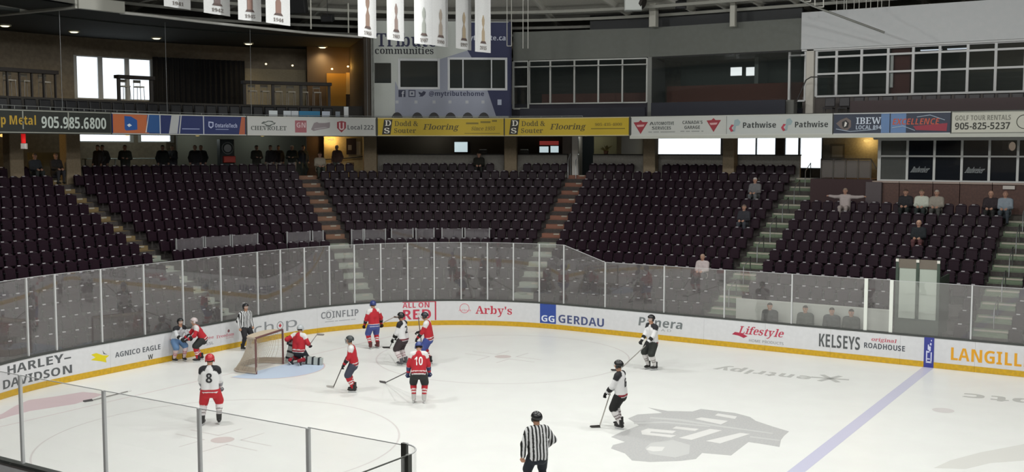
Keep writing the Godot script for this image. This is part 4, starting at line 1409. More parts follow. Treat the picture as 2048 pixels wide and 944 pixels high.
# ------------------------------------------------------------------ the white and blue press box in the corner
func press_box() -> void:
	var t := thing("press_box", "white and navy press box with windows and printed wall above the advert ring", "press box")
	var tf := front(744, 1021, 10.4, 10.4, 150)
	var w := uv(tf, 1021, 150).x
	var white := grained(Color.html("c1c6c2"), Color.html("bec3c0"), 0.03, 2.0, 0.7, 71)
	var top := 14.0
	var wins := [[749, 782, 126, 166], [800, 876, 121, 175], [899, 1011, 119, 177]]
	# wall built in columns round its windows
	var cuts := [0.0, w]
	var rects := []
	for q in wins:
		var a := uv(tf, q[0], q[3])
		var b := uv(tf, q[1], q[2])
		rects.append([a.x, b.x, a.y, b.y])
		cuts.append(a.x); cuts.append(b.x)
	cuts.sort()
	var sh := Shape.new()
	for k in cuts.size() - 1:
		var x0: float = cuts[k]
		var x1: float = cuts[k + 1]
		var hole: Array = []
		for r in rects:
			if r[0] <= x0 + 0.001 and r[1] >= x1 - 0.001: hole = r
		var spans := [[8.6, top]] if hole.is_empty() else [[8.6, hole[2]], [hole[3], top]]
		for sp in spans:
			sh.box(tf * Vector3((x0 + x1) * 0.5, (sp[0] + sp[1]) * 0.5, -0.1), Vector3(x1 - x0, sp[1] - sp[0], 0.2), tf.basis)
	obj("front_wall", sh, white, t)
	var lav := hexed("9a9fb0", 0.7)
	px_plate(t, "grey_print", tf, [Vector2(790, 232), Vector2(790, 162), Vector2(797, 176), Vector2(878, 176), Vector2(878, 119), Vector2(935, 101), Vector2(945, 118), Vector2(897, 118), Vector2(897, 178), Vector2(974, 178), Vector2(992, 232)], 0.006, 0.005, lav)
	var navy := hexed("1d2550", 0.6)
	px_plate(t, "navy_print", tf, [Vector2(922, 45), Vector2(935, 101), Vector2(945, 118), Vector2(1012, 118), Vector2(1012, 178), Vector2(974, 178), Vector2(992, 232), Vector2(1020, 232), Vector2(1020, 45)], 0.008, 0.005, navy)
	var white_f := hexed("cfd2d6", 0.5)
	var pane := pane_of(Color(0.3, 0.33, 0.33), 0.25)
	for k in 3:
		var r: Array = rects[k]
		var wd := Node3D.new()
		wd.name = "window"
		t.add_child(wd, true)
		if k > 0:
			for e in [[r[0] - 0.09, r[0] + 0.02, r[2] - 0.09, r[3] + 0.09], [r[1] - 0.02, r[1] + 0.09, r[2] - 0.09, r[3] + 0.09], [r[0], r[1], r[2] - 0.09, r[2] + 0.02], [r[0], r[1], r[3] - 0.02, r[3] + 0.09]]:
				sheet(wd, "frame", tf, e[0], e[1], e[2], e[3], -0.12, 0.04, white_f)
		leaning_pane(wd, tf * Transform3D(Basis(), Vector3(0, 0, -0.08)), r[0], r[1], r[2], r[3], pane)
		if k == 2:
			for px in [926, 983]:
				var x := uv(tf, px, 150).x
				sheet(wd, "mullion", tf, x - 0.03, x + 0.03, r[2], r[3], -0.11, 0.03, white_f)
	# room behind the windows
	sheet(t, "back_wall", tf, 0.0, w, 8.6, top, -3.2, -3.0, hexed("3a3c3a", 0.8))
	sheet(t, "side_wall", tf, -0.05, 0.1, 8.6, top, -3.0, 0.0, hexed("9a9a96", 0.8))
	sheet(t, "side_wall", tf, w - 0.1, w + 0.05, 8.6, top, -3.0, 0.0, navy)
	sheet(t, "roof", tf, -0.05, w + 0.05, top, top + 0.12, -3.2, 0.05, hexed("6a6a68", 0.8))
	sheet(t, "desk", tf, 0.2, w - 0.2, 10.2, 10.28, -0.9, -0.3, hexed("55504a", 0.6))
	px_words(t, "Tribute", tf, 753, 872, 66, 93, 0.005, "1c2148", "Droid Serif", true)
	px_words(t, "communities", tf, 750, 867, 94, 108, 0.005, "23252b", "Droid Serif", true)
	px_words(t, "@mytributehome", tf, 858, 968, 182, 195, 0.01, "2b3050")
	px_words(t, "mytribute.ca", tf, 927, 1011, 70, 84, 0.012, "c9cede")
	# three small icons: a letter tile, a camera tile and a bird
	px_plate(t, "icon", tf, [Vector2(797, 180), Vector2(811, 180), Vector2(811, 194), Vector2(797, 194)], 0.01, 0.004, hexed("262b45", 0.6))
	px_words(t, "f", tf, 803, 809, 182, 194, 0.012, "b9bcc8")
	px_plate(t, "icon", tf, [Vector2(817, 180), Vector2(831, 180), Vector2(831, 194), Vector2(817, 194)], 0.01, 0.004, hexed("3a3f58", 0.6))
	px_plate(t, "icon", tf, [Vector2(819, 182), Vector2(829, 182), Vector2(829, 192), Vector2(819, 192)], 0.012, 0.004, hexed("a9adba", 0.6))
	px_plate(t, "icon", tf, [Vector2(822, 185), Vector2(826, 185), Vector2(826, 189), Vector2(822, 189)], 0.014, 0.004, hexed("3a3f58", 0.6))
	px_plate(t, "icon", tf, [Vector2(837, 183), Vector2(843, 186), Vector2(847, 182), Vector2(852, 184), Vector2(850, 189), Vector2(845, 193), Vector2(838, 193), Vector2(841, 190), Vector2(838, 188)], 0.01, 0.004, hexed("262b45", 0.6))
	for px in [794, 832, 868, 900, 934, 966]:
		px_plate(t, "wall_socket", tf, [Vector2(px - 3, 201), Vector2(px + 3, 201), Vector2(px + 3, 207), Vector2(px - 3, 207)], 0.02, 0.012, hexed("b6bac0", 0.6))
	px_plate(t, "wall_socket", tf, [Vector2(995, 199), Vector2(1003, 199), Vector2(1003, 210), Vector2(995, 210)], 0.03, 0.02, hexed("b9c2d6", 0.6))
	# row of dark round-backed chairs in front
	var ch: Node3D = null
	for px in [795, 835, 868, 901, 935, 967]:
		var s := s_at(px, 225, 9.4)
		var at := Transform3D(facing(s, Vector3.ZERO).basis, bp(s, 9.4, 8.6))
		if ch == null:
			ch = thing("tub_chair", "dark round-backed chair in front of the press box", "chair", Vector3.ZERO, 0.0, "chairs before the press box")
			var bk := Shape.new()
			var top_ := []
			for k in 15:
				var a := PI * k / 14.0
				top_.append(Vector2(cos(a) * 0.3, 0.35 + sin(a) * 0.42))
			bk.plate(top_, 0.08, Transform3D(Basis(Vector3.RIGHT, -0.12), Vector3(0, 0.0, -0.14)))
			obj("backrest", bk, hexed("1d1a1e", 0.6), ch)
			var st := Shape.new()
			st.slab(Vector3(0, 0.4, 0.06), Vector3(0.46, 0.4, 0.1), Basis(Vector3.RIGHT, -PI / 2), 0.03)
			obj("seat", st, hexed("1d1a1e", 0.6), ch)
			for sx in [-1, 1]:
				var lg := Shape.new()
				lg.box(Vector3(sx * 0.18, 0.18, 0.02), Vector3(0.04, 0.36, 0.3))
				obj("leg", lg, hexed("2a2a2c", 0.5), ch)
			ch.transform = at
		else:
			copy_of(ch, at)

# ------------------------------------------------------------------ suites on the right
func bars(t: Node3D, tf: Transform3D, xs: Array, hs: Array, wide: float, m: Material) -> void:    # a grid of frame bars: xs upright pixels, hs level heights
	for x in xs: sheet(t, "upright", tf, x - wide, x + wide, hs[0], hs[hs.size() - 1], -0.08, 0.06, m)
	for h in hs: sheet(t, "crossbar", tf, xs[0], xs[xs.size() - 1], h - wide * 0.8, h + wide * 0.8, -0.06, 0.05, m)
func panes(t: Node3D, tf: Transform3D, xs: Array, hs: Array, m: Material) -> void:
	for k in xs.size() - 1:
		for j in hs.size() - 1: leaning_pane(t, tf, xs[k], xs[k + 1], hs[j], hs[j + 1], m)
func leaning_pane(t: Node3D, tf: Transform3D, x0: float, x1: float, h0: float, h1: float, m: Material, lean := 0.085) -> void:   # suite glass leans out over the ice
	var sh := Shape.new()
	sh.box(tf * Vector3((x0 + x1) * 0.5, (h0 + h1) * 0.5, -0.01), Vector3(x1 - x0, h1 - h0, 0.012), tf.basis * Basis(Vector3.RIGHT, lean))
	obj("pane", sh, m, t)
func upper_right() -> void:
	var grey := grained(Color.html("6b6e6a"), Color.html("686b66"), 0.02, 4.0, 0.8, 81)
	var white := grained(Color.html("c4c6c9"), Color.html("c1c4c7"), 0.02, 4.0, 0.7, 82)
	var alu := hexed("a9aba8", 0.5, 0.2)
	var bright := hexed("c4c5c6", 0.5)
	var smoke := pane_of(Color(0.25, 0.28, 0.28), 0.16)
	# suite beside the press box
	var tf := front(1024, 1300, 11.3, 11.3, 160)
	var f1 := struct("trim_1", "long plain grey bulkhead over the dark suite windows", "bulkhead")
	var xe := uv(tf, 1300, 160).x
	sheet(f1, "panel", tf, 0.1, xe, 12.1, 13.55, -0.3, 0.12, grey)
	var tfb := front(1298, 1606, 11.3, 11.3, 160)
	var xb := uv(tfb, 1606, 160).x
	sheet(f1, "panel", tfb, -0.02, xb, 12.1, 13.55, -0.3, 0.12, grey)
	var g := struct("window_11", "row of dark suite windows in pale frames beside the press box", "window")
	var xs := []
	for px in [1059, 1101, 1149, 1197, 1245, 1294]: xs.append(uv(tf, px, 160).x)
	bars(g, tf, xs, [9.85, 11.75, 12.05], 0.04, alu)
	panes(g, tf, xs, [9.85, 11.75, 12.05], smoke)
	var dr := struct("door_1", "glazed door in a pale frame between press box and suite windows", "door")
	var dx := [uv(tf, 1027, 160).x, uv(tf, 1057, 160).x]
	bars(dr, tf, dx, [9.6, 10.75, 11.75, 12.05], 0.05, alu)
	panes(dr, tf, dx, [9.6, 10.75, 11.75, 12.05], smoke)
	# rooms behind: dark walls with a red-brown counter
	var room := struct("wall_suite", "dark inner walls of the upper suites with red-brown panelling", "wall")
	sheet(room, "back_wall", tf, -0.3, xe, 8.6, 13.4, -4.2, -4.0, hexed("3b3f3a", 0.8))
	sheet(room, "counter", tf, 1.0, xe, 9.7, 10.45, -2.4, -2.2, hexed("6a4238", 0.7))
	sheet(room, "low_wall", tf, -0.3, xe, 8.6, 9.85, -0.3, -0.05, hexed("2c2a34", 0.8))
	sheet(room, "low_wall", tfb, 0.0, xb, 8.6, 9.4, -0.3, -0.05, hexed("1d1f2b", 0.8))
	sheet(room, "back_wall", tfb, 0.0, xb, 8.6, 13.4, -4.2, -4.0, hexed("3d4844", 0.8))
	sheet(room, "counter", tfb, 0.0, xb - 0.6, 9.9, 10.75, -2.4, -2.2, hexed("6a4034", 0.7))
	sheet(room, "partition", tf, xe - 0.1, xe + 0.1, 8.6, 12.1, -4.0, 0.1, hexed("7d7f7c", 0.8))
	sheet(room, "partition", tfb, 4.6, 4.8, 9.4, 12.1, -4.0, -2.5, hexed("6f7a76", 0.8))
	var b2 := struct("window_12", "wide dark unframed glass front of the middle suite", "window")
	leaning_pane(b2, tfb, 0.1, xb - 0.1, 9.4, 12.05, smoke, 0.06)
	sheet(b2, "header", tfb, 0.0, xb, 12.02, 12.12, -0.1, 0.06, hexed("1b1c1e", 0.6))
	for q in [[1406, 1428, "left one of two window reflections built as glowing panels in the middle suite"], [1436, 1456, "right one of two window reflections built as glowing panels in the middle suite"]]:
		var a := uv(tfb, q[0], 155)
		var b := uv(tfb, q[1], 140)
		var m := thing("reflection_panel", q[2].replace("left one", "wider one").replace("right one", "narrower one"), "screen")  # glowing panel stands in for a bright window mirrored in the glass
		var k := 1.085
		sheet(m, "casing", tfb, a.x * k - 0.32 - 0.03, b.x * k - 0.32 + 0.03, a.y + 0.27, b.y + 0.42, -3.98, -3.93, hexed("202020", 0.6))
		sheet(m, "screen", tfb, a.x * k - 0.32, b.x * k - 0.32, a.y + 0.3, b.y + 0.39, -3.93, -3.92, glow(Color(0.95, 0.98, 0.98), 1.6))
	# right suites under the white bulkhead
	var tfc := front(1606, 2080, 11.3, 11.3, 100)
	var xc := uv(tfc, 2080, 100).x
	var f2 := struct("trim_2", "long plain white bulkhead above the pale framed suite windows", "bulkhead")
	sheet(f2, "panel", tfc, 0.0, xc, 12.1, 13.78, -0.4, 0.3, white)
	sheet(f2, "lower_trim", tfc, 0.0, xc, 12.02, 12.1, -0.3, 0.2, bright)
	var d2 := struct("door_2", "narrow glazed door in a white frame left of the white column", "door")
	var tfd := front(1572, 1640, 11.3, 11.3, 150)
	var e2 := [uv(tfd, 1579, 150).x, uv(tfd, 1611, 150).x]
	bars(d2, tfd, e2, [9.75, 11.85, 12.08], 0.05, bright)
	panes(d2, tfd, e2, [9.75, 11.85, 12.08], smoke)
	var col := Shape.new()
	var cx := uv(tfd, 1622, 150).x
	col.slab(tfd * Vector3(cx, 10.35, 0.05), Vector3(0.36, 3.5, 0.3), tfd.basis, 0.02)
	tag(obj("white_column", col, hexed("c2beb6", 0.6)), "white column between the narrow door and the suite windows", "column")
	var xw := []
	for px in [1633, 1673, 1723, 1776, 1826, 1879, 1935, 1991, 2050]: xw.append(uv(tfc, px, 145).x)
	var g2 := struct("window_13", "long row of suite windows in white frames under the white bulkhead", "window")
	bars(g2, tfc, xw, [9.93, 10.95, 11.72, 12.02], 0.055, bright)
	panes(g2, tfc, xw, [9.93, 10.95, 11.72, 12.02], smoke)
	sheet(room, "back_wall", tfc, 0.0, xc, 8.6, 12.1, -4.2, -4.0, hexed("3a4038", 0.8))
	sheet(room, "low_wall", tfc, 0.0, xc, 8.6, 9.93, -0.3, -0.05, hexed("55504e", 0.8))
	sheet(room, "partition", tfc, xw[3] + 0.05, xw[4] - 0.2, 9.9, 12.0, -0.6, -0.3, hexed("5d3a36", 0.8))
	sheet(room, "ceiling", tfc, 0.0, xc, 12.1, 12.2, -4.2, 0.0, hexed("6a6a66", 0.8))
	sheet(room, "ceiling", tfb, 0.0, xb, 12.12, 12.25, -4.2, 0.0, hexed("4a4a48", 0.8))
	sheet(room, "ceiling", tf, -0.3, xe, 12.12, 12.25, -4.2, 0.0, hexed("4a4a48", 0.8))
	var cur := Shape.new()
	cur.slab(tfc * Vector3(xw[3] + 0.12, 11.0, -0.16), Vector3(0.14, 1.5, 0.06), tfc.basis, 0.02)
	one("window_blind", "bright narrow white blind beside the red-brown partition in the suite window", "blind", cur, hexed("dfe6e4", 0.6))
	# ceiling strip lamps inside the right suites
	for k in [[4, 0.35], [5, 0.3]]:
		var x: float = (xw[k[0]] + xw[k[0] + 1]) * 0.5
		var lt := thing("strip_lamp", ["white strip lamp inside the suite, beside the red-brown partition", "white strip lamp inside the suite, further along from the partition"][k[0] - 4], "lamp")
		lt.position = tfc * Vector3(x, 11.9, -0.9)
		lt.basis = tfc.basis
		var sh := Shape.new()
		sh.slab(Vector3.ZERO, Vector3(0.9, 0.12, 0.05), Basis(Vector3.RIGHT, PI / 2), 0.01)
		obj("tube", sh, glow(Color(0.9, 0.95, 1.0), 1.1), lt)
		var al := AreaLight3D.new()
		al.name = "area_light"
		al.area_size = Vector2(0.9, 0.12)
		al.light_energy = 0.25
		al.area_range = 40.0
		al.area_attenuation = 2.0
		al.shadow_enabled = true
		al.position = Vector3(0, -0.05, 0)
		al.rotation_degrees.x = -90
		lt.add_child(al)
	# dark seat backs and a brown panel along the balcony of the right suites
	var ch: Node3D = null
	for k in 14:
		var s := s_at(1655 + k * 29.0, 205, 10.0)
		ch = black_seat2(ch, Transform3D(facing(s, Vector3.ZERO).basis, bp(s, 10.2, 8.9)))
	var pan := Shape.new()
	sweep(pan, s_at(1700, 215, 9.5), ARC + 45.0 - RAD, rect(9.5, 9.6, 8.6, 9.62))
	one("parapet", "dark red-brown panel along the balcony below the white framed suites", "panel", pan, hexed("3e3234", 0.7))
	var nv := Shape.new()
	sweep(nv, s_at(1040, 215, 9.6), s_at(1290, 215, 9.6), rect(9.6, 9.7, 8.6, 9.55))
	sweep(nv, s_at(1302, 215, 9.6), s_at(1570, 215, 9.6), rect(9.6, 9.7, 8.6, 9.75))
	one("parapet", "dark navy seat fronts along the balcony below the grey bulkhead", "panel", nv, hexed("20222e", 0.7))
	var rl := thing("balcony_handrail", "dark bent handrail beside the white column of the suites", "railing")
	var r0 := Shape.new()
	r0.tube([on_d(1592, 205, 10.0), on_d(1612, 160, 10.0), on_d(1622, 154, 10.0), on_d(1668, 154, 10.0), on_d(1668, 190, 10.0)], 0.03, 6)
	obj("rail", r0, hexed("2e2c2c", 0.5), rl)
	var st := Shape.new()
	st.slab(bp(s_at(1578, 215, 10.2), 10.2, 9.2), Vector3(0.6, 1.1, 0.5), facing(20.0, Vector3.ZERO).basis, 0.03)
	one("balcony_plinth", "small grey block at the foot of the narrow suite door", "plinth", st, hexed("6b6c68", 0.8))
func black_seat2(first: Node3D, at: Transform3D) -> Node3D:
	if first == null:
		var c := thing("balcony_chair", "dark slim chair on the balcony of the right suites", "chair", Vector3.ZERO, 0.0, "dark chairs before the right suites")
		var bk := Shape.new()
		bk.slab(Vector3(0, 0.72, -0.2), Vector3(0.46, 0.4, 0.05), Basis(Vector3.RIGHT, -0.1), 0.02)
		obj("backrest", bk, hexed("232026", 0.5), c)
		var st := Shape.new()
		st.slab(Vector3(0, 0.44, 0.0), Vector3(0.45, 0.42, 0.05), Basis(Vector3.RIGHT, -PI / 2), 0.02)
		obj("seat", st, hexed("232026", 0.5), c)
		for sx in [-1, 1]:
			for sz in [-1, 1]:
				var lg := Shape.new()
				lg.tube([Vector3(sx * 0.2, -0.3, sz * 0.18), Vector3(sx * 0.19, 0.44 if sz > 0 else 0.85, sz * 0.19)], 0.016, 5)
				obj("leg", lg, hexed("3a393c", 0.5), c)
		c.transform = at
		return c
	copy_of(first, at)
	return first

# ------------------------------------------------------------------ the lounge that cuts into the right stand
func lounge() -> void:
	var brown := grained(Color.html("5c433b"), Color.html("523b36"), 0.03, 2.0, 0.7, 91)
	var bright := hexed("c2c4c3", 0.5)
	var smoke := pane_of(Color(0.12, 0.14, 0.17), 0.55)
	var s0 := s_at(1757, 320, 10.9)
	var s_end := ARC + 45.0 - RAD
	var t := struct("wall_lounge", "red-brown wall below the white framed lounge windows", "wall")
	obj("walkway", swept(LOUNGE_S, s_end, 9.69, 18.0, 4.0, 4.78), hexed("5a5550", 0.9), t)
	var cuts := [s_at(1745, 380, 10.8)]
	for px in [1799, 1866, 1920, 1985, 2075]: cuts.append(s_at(px, 380, 10.8))
	cuts.append(s_end)
	for k in cuts.size() - 1:
		obj("panel", swept(cuts[k] + 0.015, cuts[k + 1] - 0.015, 10.75, 10.9, 4.78, 6.02), brown, t)
		obj("ledge", swept(cuts[k] + 0.01, cuts[k + 1] - 0.01, 10.68, 10.95, 6.02, 6.1), hexed("a08f86", 0.6), t)
	obj("header", swept(s0 - 0.2, s_end, 10.7, 11.2, 7.93, 8.35), bright, t)
	var g := struct("window_14", "white framed dark windows of the lounge above the right stand", "window")
	var xs := []
	for px in [1759, 1815, 1869, 1924, 1979, 2036, 2095]: xs.append(s_at(px, 320, 10.9))
	for k in xs.size():
		var wd := 0.05 if k > 0 else 0.07
		obj("upright", swept(xs[k] - wd, xs[k] + wd, 10.84, 10.98, 6.08, 7.95), bright, g)
	for h in [6.13, 7.2, 7.92]:
		obj("crossbar", swept(xs[0], xs[6], 10.85, 10.97, h - 0.035, h + 0.035), bright, g)
	for k in 6:
		for hh in [[6.13, 7.2], [7.2, 7.92]]:
			obj("pane", swept(xs[k], xs[k + 1], 10.9, 10.912, hh[0], hh[1]), smoke if k > 0 else pane_of(Color(0.4, 0.41, 0.4), 0.5), g)
	for k in [1, 3]:
		obj("lettering", letters("Budweiser", 0.72, 0.26, along((xs[k] + xs[k + 1]) * 0.5, 10.89, 6.62), "Droid Serif", true, 0.6, 0.004), hexed("8d9294", 0.6), g)
	obj("inner_wall", swept(xs[0], s_end, 15.0, 15.2, 4.7, 8.6), hexed("33373a", 0.8), t)
	obj("inner_side", swept(xs[0] - 0.1, xs[0], 11.0, 15.0, 4.7, 8.6), hexed("6a675c", 0.8), t)
	# white spot fixture inside the last window
	var fx := thing("ceiling_fixture", "white box fixture glowing behind the lounge window", "lamp", bp(s_at(2018, 288, 11.3), 11.35, 7.65))
	var b0 := Shape.new()
	b0.slab(Vector3(-0.12, 0, 0), Vector3(0.26, 0.36, 0.3), Basis(), 0.03)
	obj("housing", b0, hexed("9ea4a8", 0.5), fx)
	var b1 := Shape.new()
	b1.ball(Vector3(0.14, -0.02, 0.1), Vector3(0.13, 0.19, 0.1), 10, 8)
	obj("lamp_glass", b1, glow(Color(1.0, 0.9, 0.8), 0.9), fx)
	# landing between the fourth aisle and the lounge
	var l := struct("floor_landing", "maroon landing block with a railing beside the green aisle steps", "landing")
	var a := LOUNGE_S + 0.0
	var b := cuts[0] as float
	obj("block", swept(a, b, 10.7, 13.6, 4.7, 6.15), hexed("3c2a2c", 0.8), l)
	obj("back_wall", swept(s_at(1646, 310, 13.5), s0, 13.5, 13.7, 6.1, 8.6), grained(Color.html("76746a"), Color.html("6c6a60"), 0.03, 2.0, 0.85, 92), l)
	var tr := struct("trim_9", "grey ramp wall stepping down beside the lounge", "wall")
	var rs := Shape.new()
	rs.slab(bp(cuts[0] + 0.1, 10.7, 5.5), Vector3(0.7, 1.1, 0.3), facing(22.0, Vector3.ZERO).basis, 0.02)
	obj("ramp_side", rs, hexed("5a5255", 0.8), tr)
	var rail := thing("landing_railing", "dark railing with mesh panels on the maroon landing", "railing")
	var r0 := s_at(1642, 335, 11.2)
	var r1 := s_at(1742, 335, 11.2)
	var top := Shape.new()
	top.tube([bp(r0, 11.2, 7.06), bp(r1, 11.2, 7.06), bp(r1 + 0.25, 11.2, 6.6)], 0.025, 6)
	obj("top_rail", top, hexed("3a3836", 0.5), rail)
	for k in 5:
		var s := lerpf(r0, r1, k / 4.0)
		obj("post", swept(s - 0.02, s + 0.02, 11.18, 11.22, 6.15, 7.06), hexed("4a4846", 0.5), rail)
		if k < 4: obj("mesh_panel", swept(s + 0.04, lerpf(r0, r1, (k + 1) / 4.0) - 0.04, 11.195, 11.205, 6.2, 7.0), pane_of(Color(0.45, 0.43, 0.42), 0.6, 0.2), rail)
	var tf := front(1660, 1690, 13.45, 13.45, 300)
	var pic := thing("wall_picture", "grey framed picture on the grey-green wall by the landing", "picture")
	var p0 := uv(tf, 1660, 317)
	var p1 := uv(tf, 1690, 288)
	sheet(pic, "frame", tf, p0.x, p1.x, p0.y, p1.y, 0.0, 0.04, hexed("4c4a42", 0.6))
	var q0 := uv(tf, 1664, 314)
	var q1 := uv(tf, 1686, 292)
	sheet(pic, "picture", tf, q0.x, q1.x, q0.y, q1.y, 0.04, 0.045, hexed("77766e", 0.5))
	# white frame mark beside the tall window, and small pale sign
	var sg := Shape.new()
	sweep(sg, s_at(2006, 372, 10.7), s_at(2030, 372, 10.7), rect(10.66, 10.68, 5.83, 5.98))
	one("wall_sign", "small pale sign on the red-brown lounge wall", "sign", sg, hexed("c2bcb6", 0.6))

# ------------------------------------------------------------------ the ring of adverts on the balcony front
const RING_D := 8.45
func rs(px: float) -> float: return s_at(px, 252, RING_D)
func advert(x0: float, x1: float, colour: String, label: String, edge := "b9bab4") -> Node3D:
	var t := thing("advert_board", label, "advert")
	obj("board", swept(rs(x0) + 0.01, rs(x1) - 0.01, RING_D, RING_D + 0.04, 8.18, 9.02, 0.3), hexed(colour, 0.6), t)
	for e in [[x0, x1, 8.15, 8.19], [x0, x1, 9.01, 9.05]]:
		obj("frame", swept(rs(e[0]), rs(e[1]), RING_D - 0.02, RING_D + 0.06, e[2], e[3], 0.3), hexed(edge, 0.5), t)
	return t
func tint(t: Node3D, x0: float, x1: float, h0: float, h1: float, colour: String, lift := 0.004) -> void:
	obj("print", swept(rs(x0), rs(x1), RING_D - lift, RING_D - lift + 0.003, h0, h1, 0.25), hexed(colour, 0.6), t)
func rw(t: Node3D, text: String, x0: float, x1: float, h: float, tall: float, colour: String, face := "Droid Sans", bold := true, slant := 0.0, lift := 0.006) -> void:
	var a := rs(x0)
	var b := rs(x1)
	var s := (a + b) * 0.5
	var w := (b - a) * ((RAD + RING_D) / RAD if s > 0.0 and s < ARC else 1.0)
	obj("lettering", letters(text, w, tall, along(s, RING_D - lift, h), face, bold, slant, 0.004), hexed(colour, 0.6), t)
func shape_on(t: Node3D, pts: Array, colour: String, lift := 0.008) -> void:     # an outline in pixels of the photograph on the ring
	var mid := 0.0
	for q in pts: mid += q.x / pts.size()
	var s := rs(mid)
	var w := way(s)
	var tf := Transform3D(Basis(w[2], Vector3.UP, -w[1]), bp(s, RING_D - lift, 0))
	var poly := []
	for q in pts: poly.append(uv(tf, q.x, q.y))
	var sh := Shape.new()
	sh.plate(poly, 0.004, tf)
	obj("emblem", sh, hexed(colour, 0.6), t)
func ad_ring() -> void:
	var back := struct("balcony_front", "dark balcony front behind the ring of adverts", "balcony")
	obj("fascia", swept(-26.0, ARC + 45.0 - RAD, RING_D + 0.04, 8.72, 8.12, 9.08, 0.6), hexed("3a3c38", 0.7), back)
	obj("lower_trim", swept(rs(1260), ARC + 45.0 - RAD, RING_D - 0.02, 8.72, 8.0, 8.15, 0.6), hexed("b4b6ae", 0.6), back)
	var t := advert(-150, 221, "1c201c", "dark advert with yellow words and a white phone number", "8e9088")
	rw(t, "Scrap Metal", -42, 72, 8.6, 0.5, "b08f2c", "Droid Sans", true)
	rw(t, "905.985.6800", 83, 212, 8.58, 0.48, "b9c2bd", "Droid Sans", true)
	for px in [46, 137]: tint(t, px - 1.2, px + 1.2, 8.3, 9.0, "8e9088", 0.01)
	t = advert(224, 492, "1d2a5c", "orange and navy advert with blue blob and white stripe")
	tint(t, 226, 298, 8.2, 9.0, "b0613a")
	shape_on(t, [Vector2(240, 231), Vector2(262, 233), Vector2(285, 247), Vector2(287, 257), Vector2(270, 260), Vector2(252, 261), Vector2(241, 248)], "1f4f94")
	shape_on(t, [Vector2(254, 250), Vector2(259, 247), Vector2(264, 251), Vector2(258, 254)], "cfd8e0", 0.012)
	shape_on(t, [Vector2(295, 229), Vector2(320, 231), Vector2(320, 266), Vector2(290, 265)], "244f86")
	shape_on(t, [Vector2(297, 229), Vector2(298, 229), Vector2(293, 265), Vector2(291, 265)], "c7c9cc", 0.012)
	shape_on(t, [Vector2(343, 231), Vector2(359, 231), Vector2(355, 267), Vector2(338, 267)], "a9abad", 0.01)
	shape_on(t, [Vector2(361, 231), Vector2(363.5, 231), Vector2(360, 267), Vector2(357.5, 267)], "a9abad", 0.01)
	for px in [320, 407]: tint(t, px - 1.0, px + 1.0, 8.18, 9.02, "b4b9c2", 0.012)
	tint(t, 364, 399, 8.4, 8.44, "8f99bd")
	rw(t, "OntarioTech", 430, 474, 8.6, 0.2, "aab2d0")
	tint(t, 431, 457, 8.4, 8.43, "8f99bd")
	shape_on(t, [Vector2(417, 243), Vector2(427, 244), Vector2(427, 253), Vector2(422, 257), Vector2(417, 253)], "b0b7d4")
	shape_on(t, [Vector2(419, 245.5), Vector2(425, 246), Vector2(425, 252), Vector2(422, 254), Vector2(419, 252)], "1d2a5c", 0.013)
	shape_on(t, [Vector2(483, 234), Vector2(490, 235), Vector2(490, 269), Vector2(478, 269)], "a4583c")
	t = advert(494, 752, "b9bab8", "white advert with a car emblem, red square and union shield", "c2c2bc")
	shape_on(t, [Vector2(522, 247), Vector2(527, 243), Vector2(531, 243.5), Vector2(536, 241.5), Vector2(545, 242), Vector2(548, 245), Vector2(552, 245.5), Vector2(549, 249), Vector2(545, 249), Vector2(541, 252.5), Vector2(533, 252), Vector2(529, 248.5)], "4c5450")
	shape_on(t, [Vector2(525, 247), Vector2(532, 245), Vector2(537, 243), Vector2(543, 244), Vector2(549, 246.5), Vector2(544, 248), Vector2(539, 250.5), Vector2(534, 250), Vector2(530, 247.5)], "b2b4b2", 0.013)
	rw(t, "CHEVROLET", 502, 573, 8.5, 0.2, "4a504d", "Droid Serif", true)
	tint(t, 590, 613, 8.3, 8.88, "9a5a62")
	rw(t, "GN", 593, 611, 8.66, 0.24, "c9aeb2", "Droid Sans", true, 0.0, 0.01)
	shape_on(t, [Vector2(622, 259), Vector2(628, 246), Vector2(634, 244), Vector2(638, 246), Vector2(650, 246), Vector2(662, 244), Vector2(659, 256), Vector2(640, 259), Vector2(627, 262)], "857c80")
	shape_on(t, [Vector2(628, 257), Vector2(650, 254), Vector2(656, 255), Vector2(630, 259)], "a59fa2", 0.013)
	shape_on(t, [Vector2(674, 244), Vector2(683, 242), Vector2(692, 244), Vector2(692, 256), Vector2(683, 265), Vector2(674, 256)], "8e2f3a")
	rw(t, "U", 678, 688, 8.62, 0.36, "cbb9bb", "Droid Sans", true, 0.0, 0.013)
	rw(t, "Local 222", 695, 747, 8.58, 0.24, "54565a", "Droid Sans", true)
	for k in 2:
		var o: float = [0.0, 254.0][k]
		t = advert(755 + o, 1008 + o * 0.9845, "b39a1c", ["yellow flooring advert under the press box", "yellow flooring advert right of its twin, beside the white adverts"][k], "c0b48a")
		shape_on(t, [Vector2(768 + o, 239), Vector2(785 + o, 239), Vector2(781 + o, 269), Vector2(764 + o, 269)], "1d1b16")
		rw(t, "D", 770 + o, 782 + o, 8.79, 0.27, "d9d6cc", "Droid Serif", true, 0.0, 0.014)
		rw(t, "S", 768 + o, 779 + o, 8.42, 0.27, "d9d6cc", "Droid Serif", true, 0.0, 0.014)
		rw(t, "Dodd &", 789 + o, 836 + o, 8.77, 0.26, "544a18", "Droid Serif", true)
		rw(t, "Souter", 788 + o, 832 + o, 8.42, 0.24, "544a18", "Droid Serif", true)
		rw(t, "Flooring", 847 + o, 917 + o, 8.57, 0.38, "4c4214", "Droid Serif", true, 0.25)
